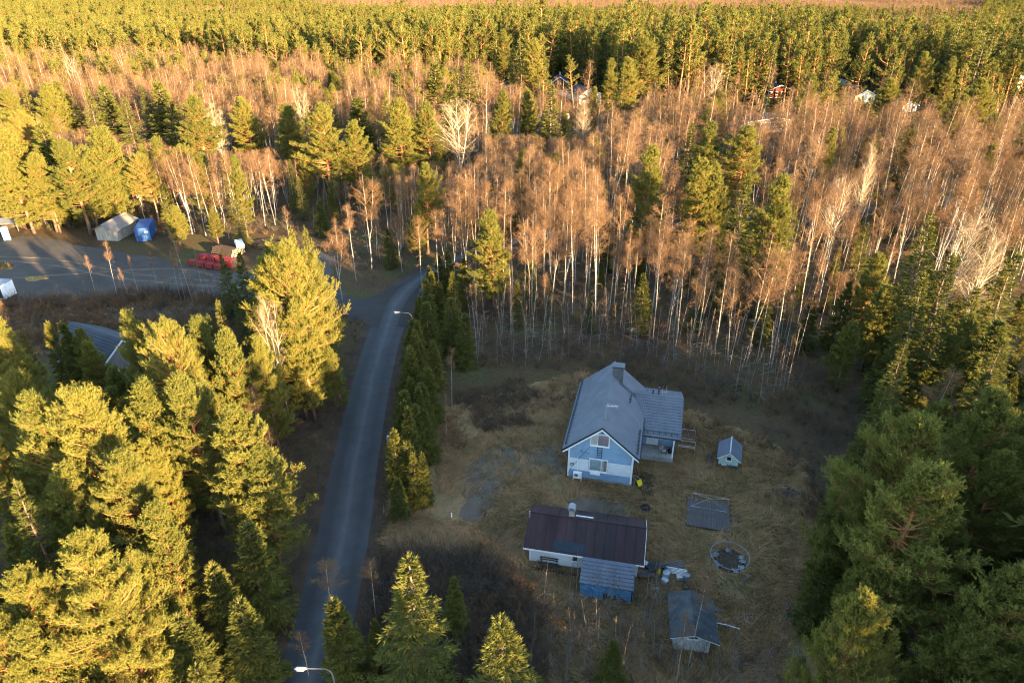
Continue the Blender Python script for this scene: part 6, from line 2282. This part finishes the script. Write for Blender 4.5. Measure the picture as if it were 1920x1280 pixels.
# thin birches on the bank of the gravel yard
for i, (bx, by, ty) in enumerate(((182, 562, 478), (222, 562, 455), (245, 566, 500), (262, 560, 480), (300, 560, 470), (312, 565, 505), (232, 560, 520), (348, 566, 486), (385, 570, 470), (395, 566, 500), (340, 568, 470), (372, 572, 505), (405, 570, 510), (420, 572, 520), (165, 562, 540), (362, 570, 430))):
    b_ = spot(bx, by)
    tt = math.atan2(640 - ty, 1280)
    h = CAM_H - b_.y * math.tan(R(PITCH) - tt)
    lbs = ['thin birch on the yard bank, %s from the left' % o_ for o_ in ('second', 'third', 'fifth', 'sixth', 'seventh', 'eighth', 'fourth', 'tenth', 'thirteenth', 'fourteenth', 'ninth', 'twelfth', 'fifteenth', 'sixteenth', 'first')] + ['tallest thin birch on the yard bank, before the red packs']
    plant_tree(BIRCH, 'birch_tree', b_.x, b_.y, max(4, h), lbs[i], 'thin birches on the bank of the gravel yard', (1, 3)[i % 2], .55 if i != 1 else .75, lean=.05)
    taken.append((b_.x, b_.y, 1.0))

# ---------------------------------------------------------------- the woods between the surveyed trees


def zone(px_poly):
    return [tuple(spot(x, y).xy) for x, y in px_poly]


Z_LEFT = zone([(-260, 445), (20, 434), (130, 438), (250, 424), (330, 440), (400, 452), (520, 440), (610, 470), (690, 530), (760, 510), (812, 470), (800, 430), (850, 300), (900, 230), (930, 205), (880, 196), (700, 198), (400, 178), (250, 170), (100, 166), (-350, 160)])
Z_MID = zone([(806, 500), (850, 560), (890, 610), (1000, 615), (1120, 622), (1280, 660), (1420, 700), (1530, 690), (1640, 590), (1800, 560), (2100, 560), (2350, 400), (2250, 318), (1700, 312), (1500, 308), (1250, 292), (1100, 268), (900, 240), (860, 300), (806, 430), (830, 470)])
Z_FAR = zone([(-420, 160), (100, 166), (250, 170), (400, 178), (700, 198), (880, 196), (930, 205), (1100, 206), (1250, 212), (1500, 214), (1700, 224), (2250, 228), (2550, 180), (3100, 18), (-1200, 18)])
Z_RIGHT = [(33, 22), (33, 40), (36, 58), (43, 70), (54, 88), (110, 95), (110, 22)]
Z_NEARLEFT = [(-21.5, 20), (-24.5, 40), (-25.5, 62), (-27, 78), (-34, 80), (-45, 60), (-75, 78), (-90, 60), (-60, 20)]
HOUSES = [(o.location.x, o.location.y) for o in C.objects if o.get('category') in ('house', 'shed', 'garage', 'cabin', 'van')]
GY = [tuple(q) for q in GRAVEL_YARD]
FIELD = zone([(-160, 556), (150, 554), (300, 546), (440, 556), (560, 556), (640, 590), (600, 680), (430, 690), (330, 690), (210, 650), (-160, 690)])
STORES = [(sa_[0], sa_[1]) for sa_ in [(ct.location.x + .5, ct.location.y + 3), (gs.location.x + 1, gs.location.y + 4), (pt_.location.x, pt_.location.y), (wt.location.x, wt.location.y), (pc.location.x, pc.location.y), (ol.location.x, ol.location.y)]]


def free(pts, clear=1.5, house_r=11, road=4.2):
    ok = ~near_line(pts, ROAD, road) & ~inside(pts, GY) & ~inside(pts, YARD) & ~near_line(pts, SIDE_ROAD, 5)
    t = np.array(taken)
    for x, y, r in t:
        ok &= (pts[:, 0] - x) ** 2 + (pts[:, 1] - y) ** 2 > (clear if r > clear else r) ** 2
    for x, y in HOUSES:
        # clear plot round each house and the open view on its lit side
        ok &= ((pts[:, 0] - x - 4) ** 2 + (pts[:, 1] - y - 4) ** 2 > house_r ** 2)
        ok &= ~((np.abs(pts[:, 0] - x - 4) < 6) & (pts[:, 1] < y) & (pts[:, 1] > y - 14))
    for x, y in STORES:
        ok &= (pts[:, 0] - x) ** 2 + (pts[:, 1] - y) ** 2 > 5.5 ** 2
    return ok


def noise2(p, s, seed):
    """Smooth value noise in [0,1] for stands and gaps."""
    g = np.random.default_rng(seed)
    T = g.uniform(0, 1, (64, 64))
    q = p / s
    i = np.floor(q).astype(int)
    f = q - i
    f = f * f * (3 - 2 * f)
    a, b, c, d = T[i[:, 0] % 64, i[:, 1] % 64], T[(i[:, 0] + 1) % 64, i[:, 1] % 64], T[i[:, 0] % 64, (i[:, 1] + 1) % 64], T[(i[:, 0] + 1) % 64, (i[:, 1] + 1) % 64]
    return (a * (1 - f[:, 0]) + b * f[:, 0]) * (1 - f[:, 1]) + (c * (1 - f[:, 0]) + d * f[:, 0]) * f[:, 1]


def in_view(p, marg=1.06):
    z = p[:, 1] * _cp + CAM_H * _sp
    return (np.abs(p[:, 0] / z) < .75 * marg) & (p[:, 1] > 20)


wood = []      # (x, y, h, kind, zone)


for o in C.objects:
    if o.get('category') in ('house', 'shed', 'garage', 'cabin', 'van') and o.location.y > 150:
        clearings.append((o.location.x + 3.5 * math.cos(o.rotation_euler[2]), o.location.y, 5.0, 2.4 if o['category'] != 'van' else 1.5, 60, .55))


def lower_stand(p, h):
    """Caps heights toward camera and sun so surveyed trees show and catch light."""
    h = h.copy()
    for x, y, ht, wd, run, lo in clearings:
        D = math.hypot(x, y)
        ux, uy = x / D, y / D
        a = p[:, 0] * ux + p[:, 1] * uy
        lat = np.abs(-p[:, 0] * uy + p[:, 1] * ux)
        sx, sy = math.sin(R(SUN_AZ)), math.cos(R(SUN_AZ))
        b_ = (p[:, 0] - x) * sx + (p[:, 1] - y) * sy
        lat2 = np.abs(-(p[:, 0] - x) * sy + (p[:, 1] - y) * sx)
        cap2 = .45 * ht + b_ * math.tan(R(SUN_ELEV))
        sunny = (lat2 < 3.4) & (b_ > 0) & (b_ < 45) & (ht > 8)
        h = np.where(sunny & (h > cap2), np.maximum(cap2, 6), h)  # trees on the sun side lowered so the evergreen is lit
        near = (lat < wd) & (a < D + 1) & (a > D - run)
        cap = CAM_H - (CAM_H - lo * ht) * a / D
        h = np.where(near & (h > cap), np.where(cap > 5, cap, -1), h)
    return h


def fill(poly, step, seed, mixf, zname, clear=1.5, marg=1.12):
    g = np.random.default_rng(seed)
    a = np.array(poly)
    p = jitter_grid(a[:, 0].min(), a[:, 0].max(), a[:, 1].min(), a[:, 1].max(), step, g)
    p = p[in_view(p, marg)]
    p = p[inside(p, poly)]
    p = p[free(p, clear)]
    kinds, hs = mixf(p, g)
    hs = lower_stand(p, hs)
    keep = hs > 0
    for (x, y), k, h in zip(p[keep], kinds[keep], hs[keep]):
        wood.append((x, y, h, k, zname))


def mix_left(p, g):
    n = len(p)
    r = g.uniform(0, 1, n)
    st = noise2(p, 26, 3)
    k = np.where(r < .93, 'b', np.where(r < .965, 'p', 's'))
    h = np.where(k == 'b', g.normal(15.0, 2.6, n), np.where(k == 's', g.uniform(6, 15, n), g.uniform(11, 17, n)))
    near_yard = (p[:, 1] < 150) & (p[:, 0] < -70)
    k = np.where(near_yard & (g.uniform(0, 1, n) < .22), 'p', k)
    h = np.where(st < .22, h * .72, h)
    far_ = (p[:, 1] > 215) & (noise2(p, 22, 17) > .60)
    k = np.where(far_ & (g.uniform(0, 1, n) < .6), np.where(r < .6, 'p', 's'), k)
    h = np.where(far_ & (k != 'b'), g.uniform(12, 18, n), h)
    gap = (p[:, 0] > -55) & (p[:, 0] < -20) & (p[:, 1] < 132)
    h = np.where(gap & (g.uniform(0, 1, n) < .6), -1, h)
    return k, h


def mix_mid(p, g):
    n = len(p)
    r = g.uniform(0, 1, n)
    k = np.where(r < .80, 'b', np.where((r < .97) | (p[:, 1] < 125), 's', 'p'))
    h = np.where(k == 'b', g.normal(16.0, 2.8, n), np.where(k == 's', g.uniform(4, 10, n), g.uniform(13, 17, n)))
    far_ = (p[:, 1] > 145) & (noise2(p, 20, 27) > .66)
    k = np.where(far_ & (g.uniform(0, 1, n) < .35), np.where(r < .6, 'p', 's'), k)
    h = np.where(far_ & (k != 'b'), g.uniform(9, 16, n), h)
    front = p[:, 1] < 82
    h = np.where(front & (k == 'b'), g.normal(13.5, 2.2, n), h)
    return k, h


def mix_far(p, g):
    n = len(p)
    r = g.uniform(0, 1, n)
    d = np.hypot(p[:, 0], p[:, 1])
    st = noise2(p, 70, 8)
    k = np.where(r < .70, 'p', np.where(r < .88, 's', 'b'))
    k = np.where((st < .27) & (r < .75), 'b', k)
    open_ = noise2(p, 34, 71) < .13
    brown = (d > 700) & ((p[:, 0] / p[:, 1] > .05) | (p[:, 0] / p[:, 1] < -.02) & (p[:, 0] / p[:, 1] > -.22)) & (p[:, 0] / p[:, 1] < .62)
    k = np.where(brown & (r < .92), 'b', k)
    h = np.where(k == 'b', g.normal(14.5, 1.5, n), g.normal(20, 3.2, n))
    h = np.where((d > 430) & (k != 'b'), h * .82, h)
    h = np.where((d < 420) & (k != 'b') & (p[:, 0] > -60), h * 1.14, h)
    h = np.where(st > .78, h * .78, h)
    h = np.where(open_ & (d > 330), -1, h)
    return k, h


def mix_right(p, g):
    n = len(p)
    r = g.uniform(0, 1, n)
    k = np.where(r < .45, 'p', np.where(r < .9, 's', 'b'))
    h = g.uniform(8, 14, n)
    c = .72 * p[:, 0] + .69 * p[:, 1]
    h = np.where(c > 69, g.uniform(5, 8, n), h)
    return k, h


def mix_nearleft(p, g):
    n = len(p)
    r = g.uniform(0, 1, n)
    k = np.where(r < .7, 'p', np.where(r < .95, 's', 'b'))
    return k, g.uniform(8, 14, n)


fill(Z_LEFT, 3.2, 1, mix_left, 'left')
fill(Z_MID, 3.15, 2, mix_mid, 'mid')
fill(Z_FAR, 4.5, 3, mix_far, 'far')
Z_EDGE = zone([(900, 232), (930, 205), (1100, 206), (1250, 212), (1500, 214), (1700, 224), (2250, 228), (2250, 330), (1700, 316), (1500, 310), (1250, 292), (1100, 268)])


def mix_edge(p, g):
    n = len(p)
    r = g.uniform(0, 1, n)
    k = np.where(r < .62, 'p', np.where(r < .8, 's', 'b'))
    return k, np.where(noise2(p, 16, 19) > .36, g.uniform(8, 19, n), -1)


fill(Z_EDGE, 12.0, 6, mix_edge, 'far')
fill(Z_RIGHT, 4.4, 4, mix_right, 'right', 2.6)
fill(Z_NEARLEFT, 4.2, 5, mix_nearleft, 'nearleft', 2.4)

LAB = {
    ('b', 'left'): 'bare birch in the sunlit wood behind the gravel yard', ('p', 'left'): 'pine growing in the birch wood behind the gravel yard', ('s', 'left'): 'spruce growing in the birch wood behind the gravel yard',
    ('b', 'mid'): 'bare birch in the wood behind the blue house', ('p', 'mid'): 'pine growing in the birch wood behind the blue house', ('s', 'mid'): 'small dark spruce growing under the birches behind the blue house',
    ('b', 'far'): 'bare birch between the pines of the far wood', ('p', 'far'): 'pine at the near edge of the far evergreen wood', ('s', 'far'): 'spruce at the near edge of the far evergreen wood',
    ('b', 'right'): 'bare birch in the shaded evergreens right of the yard', ('p', 'right'): 'pine in the dark wood right of the yard', ('s', 'right'): 'spruce in the dark wood right of the yard',
    ('b', 'nearleft'): 'bare birch under the near left pines', ('p', 'nearleft'): 'young pine in the shade of the near left pines', ('s', 'nearleft'): 'young spruce in the shade of the near left pines'}
PLACE = {'left': 'trees of the wood behind the gravel yard', 'mid': 'trees of the birch wood behind the blue house', 'far': 'trees at the edge of the far wood', 'right': 'trees right of the yard', 'nearleft': 'trees left of the road'}


def short(lb):
    for w_ in (' in ', ' at ', ' behind ', ' above ', ' beside ', ' right ', ' left ', ' before ', ' among ', ' cut ', ' under ', ' with ', ' close ', ' of the ', ' near ', ' from ', ' that ', ' half ', ' below ', ' just ', ','):
        if w_ in lb[8:]:
            lb = lb[:8] + lb[8:].split(w_)[0]
    return lb


MARKS = {}
for o in list(C.objects):
    if o.parent is None and o.get('category') in ('tree', 'house', 'shed', 'garage', 'cabin', 'container', 'barn', 'street lamp', 'playhouse'):
        MARKS.setdefault(short(o['label']), []).append((o.location.x, o.location.y))
MARKS = [(k_, v_[0]) for k_, v_ in MARKS.items() if len(v_) == 1 and len(k_.split()) <= 7]
NOUN = {'b': 'bare birch', 'p': 'pine', 's': 'spruce'}
COUNT = {}
ORD = ['nearest', 'second nearest', 'third nearest', 'fourth nearest', 'fifth nearest', 'sixth nearest']


def neighbour_label(x, y, k, zn):
    D = math.hypot(x, y)
    lb, (mx, my) = min(MARKS, key=lambda q: (q[1][0] - x) ** 2 + (q[1][1] - y) ** 2)
    dx, dy = x - mx, y - my
    if math.hypot(dx, dy) > 16:
        return LAB[(k, zn)]
    ux, uy = x / D, y / D
    dep, lat = dx * ux + dy * uy, dx * uy - dy * ux
    side = ('behind' if dep > 0 else 'in front of') if abs(dep) > abs(lat) else ('to the right of' if lat > 0 else 'to the left of')
    c_ = COUNT.get((k, lb, side), 0)
    COUNT[(k, lb, side)] = c_ + 1
    if c_ >= len(ORD):
        return LAB[(k, zn)]
    return '%s %s %s the %s' % (ORD[c_], NOUN[k], side, lb)


LIMIT = {'b': 235, 'p': 190, 's': 165}
gw = np.random.default_rng(55)
wood.sort(key=lambda q: math.hypot(q[0], q[1]))
picked = []
rest = {'b': [], 'p': [], 's': []}
for x, y, h, k, zn in wood:
    vis = abs(x) / (y * _cp + CAM_H * _sp) < .76
    if LIMIT[k] > 0 and vis:
        LIMIT[k] -= 1
        kind, nm = KINDS[k]
        var = None
        if k == 's':
            var = int(gw.integers(3, 5)) if h < 10 else int(gw.integers(0, 3))
        picked.append((min((q[1][0] - x) ** 2 + (q[1][1] - y) ** 2 for q in MARKS), x, y, h, k, zn, kind, nm, var))
    else:
        rest[k].append((x, y, h))

for _dd, x, y, h, k, zn, kind, nm, var in sorted(picked, key=lambda q: q[0]):
    far_pine = zn == 'far' and k == 'p'
    plant_tree(kind, nm, x, y, h, neighbour_label(x, y, k, zn), PLACE[zn], var, gw.uniform(.8, 1.1) * (.9 if k == 'b' else 1.3 if far_pine else 1), lean=.055, g=gw)


def mass(name, rows, kinds, label, seed, h0=None, wide=1.0):
    g = np.random.default_rng(seed)
    a = np.array(rows)
    n = len(a)
    idx = g.integers(0, len(kinds), n)
    hh = np.array([kinds[i][1] for i in range(len(kinds))])[idx]
    s = a[:, 2] / hh
    w = g.uniform(.85, 1.2, n) * wide
    scatter(name, [q[0] for q in kinds], np.stack([a[:, 0], a[:, 1], np.full(n, -.05)], 1), np.stack([g.normal(0, .05, n), g.normal(0, .05, n), g.uniform(0, 6.283, n)], 1), np.stack([s * w, s * w, s], 1), idx, label)


mass('birch_wood', rest['b'], BIRCH.far, 'bare brown birch wood reading as one mass behind the nearer birches', 1)
mass('pine_wood', rest['p'], PINE.far, 'far pine wood reaching to the top of the picture', 2, wide=1.22)
mass('spruce_wood', rest['s'], SPRUCE.far, 'spruces mixed through the far pine wood', 3, wide=1.25)

# unseen wood behind and right of the camera, outline and heights shaped to block sun
gb = np.random.default_rng(91)
p = jitter_grid(-70, 130, -110, 60, 3.2, gb)
p = p[~in_view(p, 1.02) & ~near_line(p, ROAD, 6)]
CLUMP = [(1, 15), (7, 17), (17, 8), (24, -2), (17, -6), (7, 3)]
BEHIND = [(36, 58), (128, 58), (128, -60), (62, -50), (42, -12), (36, 20)]
BELT = [(18.4, 1), (26.5, 8.7), (44.5, -10), (37, -18.5)]
p = p[inside(p, BEHIND) | inside(p, CLUMP) | inside(p, BELT)]
cc_ = .72 * p[:, 0] + .69 * p[:, 1]
hb = gb.normal(0, 1.8, len(p)) + np.where(inside(p, CLUMP), 14.2, np.where(inside(p, BELT), np.where(cc_ < 20.8, 17, 22.5), np.where(cc_ > 69, 8, np.where(cc_ > 52, 18, np.where(cc_ > 30.5, 22.5, 11)))))  # heights set along sun lines to decide what stays shaded
mass('shading_wood', [(x, y, h) for (x, y), h in zip(p, hb)], SPRUCE_DENSE, 'unseen evergreen wood shaped to shade the yard', 4, wide=1.25)

# ---------------------------------------------------------------- undergrowth, saplings and grass
gu = np.random.default_rng(123)


def growth(name, poly, step, protos, smin, smax, label, seed, keep=None, tilt=.12, clear_road=3.6, zone_ok=None, dirn=None):
    g = np.random.default_rng(seed)
    a = np.array(poly)
    p = jitter_grid(a[:, 0].min(), a[:, 0].max(), a[:, 1].min(), a[:, 1].max(), step, g)
    p = p[inside(p, poly) & in_view(p, 1.08)]
    p = p[~near_line(p, ROAD, clear_road)]
    if keep is not None:
        p = p[keep(p, g)]
    n = len(p)
    rz = g.uniform(0, 6.283, n) if dirn is None else dirn(p, g)
    scatter(name, protos, np.stack([p[:, 0], p[:, 1], np.zeros(n)], 1), np.stack([g.normal(0, tilt, n), g.normal(0, tilt, n), rz], 1), g.uniform(smin, smax, n), g.integers(0, len(protos), n), label)
    return p


def local(px, M4):
    return px


def off_buildings(p, g=None):
    """True where no house, deck, path or other built thing stands."""
    ok = np.ones(len(p), bool)
    for o, (x0, x1, y0, y1) in ((house, (-.2, HW + .2, -.25, HL + .3)), (house, (HW, WX1 + .1, 4.4, WY1 + .2)), (sauna, (-.1, SW + .1, -.05, SD + .1)), (lt, (-.1, 4.2, -2.4, .2)), (ph, (-.1, 2, -.1, 2.4)), (dk, (-.05, 3.95, -.05, 3.95)), (sh, (-.05, W_ + .05, -.1, D_)), (sdp, (-.95, .95, -.95, .95)), (pr, (-1.3, 1.3, -1.3, 1.3))):
        mt = Matrix.Translation(o.location) @ Matrix.Rotation(o.rotation_euler[2], 4, 'Z')
        inv = np.array(mt.inverted())
        q = np.concatenate([p, np.zeros((len(p), 1)), np.ones((len(p), 1))], 1) @ inv.T
        ok &= ~((q[:, 0] > x0) & (q[:, 0] < x1) & (q[:, 1] > y0) & (q[:, 1] < y1))
    return ok


PATHS = [[(-5.5, 53.5), (-4, 57.5), (-1.5, 59.5), (2.2, 58.5), (5, 57.5), (5.2, 54.5), (2, 54.6), (-1, 54.5), (-1.4, 50), (-3.4, 47.5), (-5, 48.5)], [(5.2, 50.6), (7, 51.4), (10.6, 50.4), (11, 48.6), (8.4, 47.6), (6, 48.4)], [(2.6, 59.2), (5.4, 60.2), (5.6, 55.2), (3.4, 55.2)], [(13.0, 55.0), (12.2, 53), (12.6, 50.6), (14.0, 51.2), (14.4, 54.6)]]


def off_paths(p, g):
    ok = off_buildings(p)
    for q in PATHS:
        ok &= ~inside(p, q) | (g.uniform(0, 1, len(p)) < .3)
    return ok


def sweep(p, g):
    return 6.283 * noise2(p, 5.0, 21) * 1.6 + g.normal(0, .5, len(p))


def dry_ok(p, g):
    return off_paths(p, g) & (noise2(p, 4.5, 31) > .25)


def green_ok(p, g):
    return off_paths(p, g) & (noise2(p, 5.5, 41) > .42) & (p[:, 0] > -4)


growth('dry_grass', YARD, .36, TUFT_DRY, .5, 1.1, 'long dry tan grass laid over the lawn', 201, dry_ok, .15, 3.1, dirn=sweep)
growth('green_grass', YARD, .40, TUFT_GREEN, .6, 1.2, 'green patches of grass between the dry grass of the lawn', 202, green_ok, .15, 3.1, dirn=sweep)
VERGE = [(-26, 20), (-27, 90), (-8, 112), (-5, 100), (-10, 60), (-4, 38), (-8, 20)]
growth('verge_grass', VERGE, .7, SHRUB[2:3] + TUFT_GREEN + TUFT_GREEN, .35, .8, 'rough grass on the road verges', 203, lambda p, g: ~inside(p, YARD) & ~near_line(p, SIDE_ROAD, 3.6), .2, 3.1)
growth('field_growth', FIELD, .75, TUFT_DRY + SHRUB[:1] + BROWN_SHRUB, .7, 1.3, 'dark weedy growth on the open field by the gravel yard', 204, lambda p, g: ~inside(p, GY) & (noise2(p, 6, 5) > .2), .15)
REEDS = zone([(160, 588), (300, 583), (440, 580), (600, 590), (590, 610), (420, 608), (250, 612), (170, 605)])
growth('dry_reeds', REEDS, .55, REED, .6, 1.15, 'pale dry reeds standing in the field', 205, lambda p, g: noise2(p, 5, 6) > .35, .1)
BANK = zone([(-60, 556), (150, 553), (300, 546), (440, 555), (440, 575), (300, 570), (150, 575), (-60, 580)])
growth('bank_shrubs', BANK, 1.0, SHRUB + BROWN_SHRUB, .7, 1.3, 'bare shrubs on the bank of the gravel yard', 206, lambda p, g: ~inside(p, GY) & (noise2(p, 4, 7) > .35), .1)
EDGE = zone([(850, 640), (1000, 640), (1120, 640), (1290, 690), (1420, 735), (1560, 700), (1580, 830), (1500, 800), (1400, 770), (1290, 755), (1270, 735), (1090, 700), (1000, 690), (880, 690)])
growth('edge_shrubs', EDGE, 1.25, SHRUB + BROWN_SHRUB, .6, 1.15, 'dark bare shrubs along the wood edge behind the house', 207, lambda p, g: off_buildings(p) & (noise2(p, 4, 9) > .25), .1)
SAPL = zone([(840, 600), (900, 590), (1000, 590), (1120, 600), (1280, 640), (1420, 680), (1530, 680), (1540, 730), (1420, 765), (1290, 715), (1220, 690), (1100, 680), (1000, 690), (870, 690)])
growth('sapling_thicket', SAPL, 1.9, SAPLING, .45, 1.35, 'thin grey saplings crowded in front of the birch wood', 208, lambda p, g: off_buildings(p) & (p[:, 0] < 36) & ~inside(p, [(3, 50), (3, 68), (20, 68), (20, 50)]), .04)
LAWNSHRUB = zone([(850, 740), (960, 700), (1030, 740), (1040, 800), (960, 800), (880, 850)])
growth('lawn_weeds', LAWNSHRUB, .55, SHRUB[:1] + SHRUB[2:3] + BROWN_SHRUB[:1], .4, .85, 'dark weeds standing in the lawn left of the house', 209, lambda p, g: off_paths(p, g) & (noise2(p, 3, 10) > .45), .1)
SCRUB = [(-9, 60), (-6, 66), (1, 69.5), (9, 73), (17, 69), (25, 62), (31, 57), (29, 45), (27.5, 36), (24, 33), (23, 40), (25, 48), (24, 56), (17, 63), (9, 69), (1, 64), (-6, 58)]
growth('yard_scrub', SCRUB, .8, SHRUB[2:3] + BROWN_SHRUB + TUFT_DRY[:2], .4, .9, 'brown scrub and weeds fringing the lawn', 216, lambda p, g: off_paths(p, g) & (noise2(p, 3.2, 12) > .4), .12)
THICK = zone([(800, 1040), (900, 1040), (985, 1100), (1020, 1160), (1020, 1290), (640, 1290), (640, 1100), (740, 1040)])
growth('brown_thicket', THICK, .62, SHRUB + BROWN_SHRUB[1:], .75, 1.3, 'dense brown thicket below the white outbuilding', 210, lambda p, g: p[:, 0] > -11.5, .1)
THIN = zone([(1000, 1120), (1100, 1125), (1250, 1110), (1280, 1250), (1420, 1230), (1480, 1290), (980, 1290)])
growth('bare_stems', THIN, .85, SAPLING + SHRUB[1:2] + SHRUB[3:], .4, .8, 'bare grey stems and brush round the felt roofed shed', 211, lambda p, g: off_buildings(p), .05)
growth('forest_brush', Z_MID, 2.2, SHRUB + BROWN_SHRUB, .5, 1.2, 'low brush on the floor of the birch wood behind the house', 212, lambda p, g: (p[:, 1] < 190), .1)
growth('yard_brush', Z_LEFT, 2.4, SHRUB + BROWN_SHRUB, .5, 1.2, 'low brush on the floor of the birch wood behind the gravel yard', 213, lambda p, g: (p[:, 1] < 210) & ~inside(p, GY), .1)
SIDE = [(-24, 70), (-24, 30), (-34, 24), (-40, 60), (-34, 85), (-26, 86)]
growth('roadside_brush', SIDE, 1.1, SHRUB + BROWN_SHRUB, .4, .9, 'dark brush under the pines left of the road', 214, None, .1)
growth('right_brush', [(27, 25), (28, 62), (60, 80), (80, 25)], 1.6, SHRUB, .5, 1.1, 'dark brush under the evergreens right of the yard', 215, None, .1)
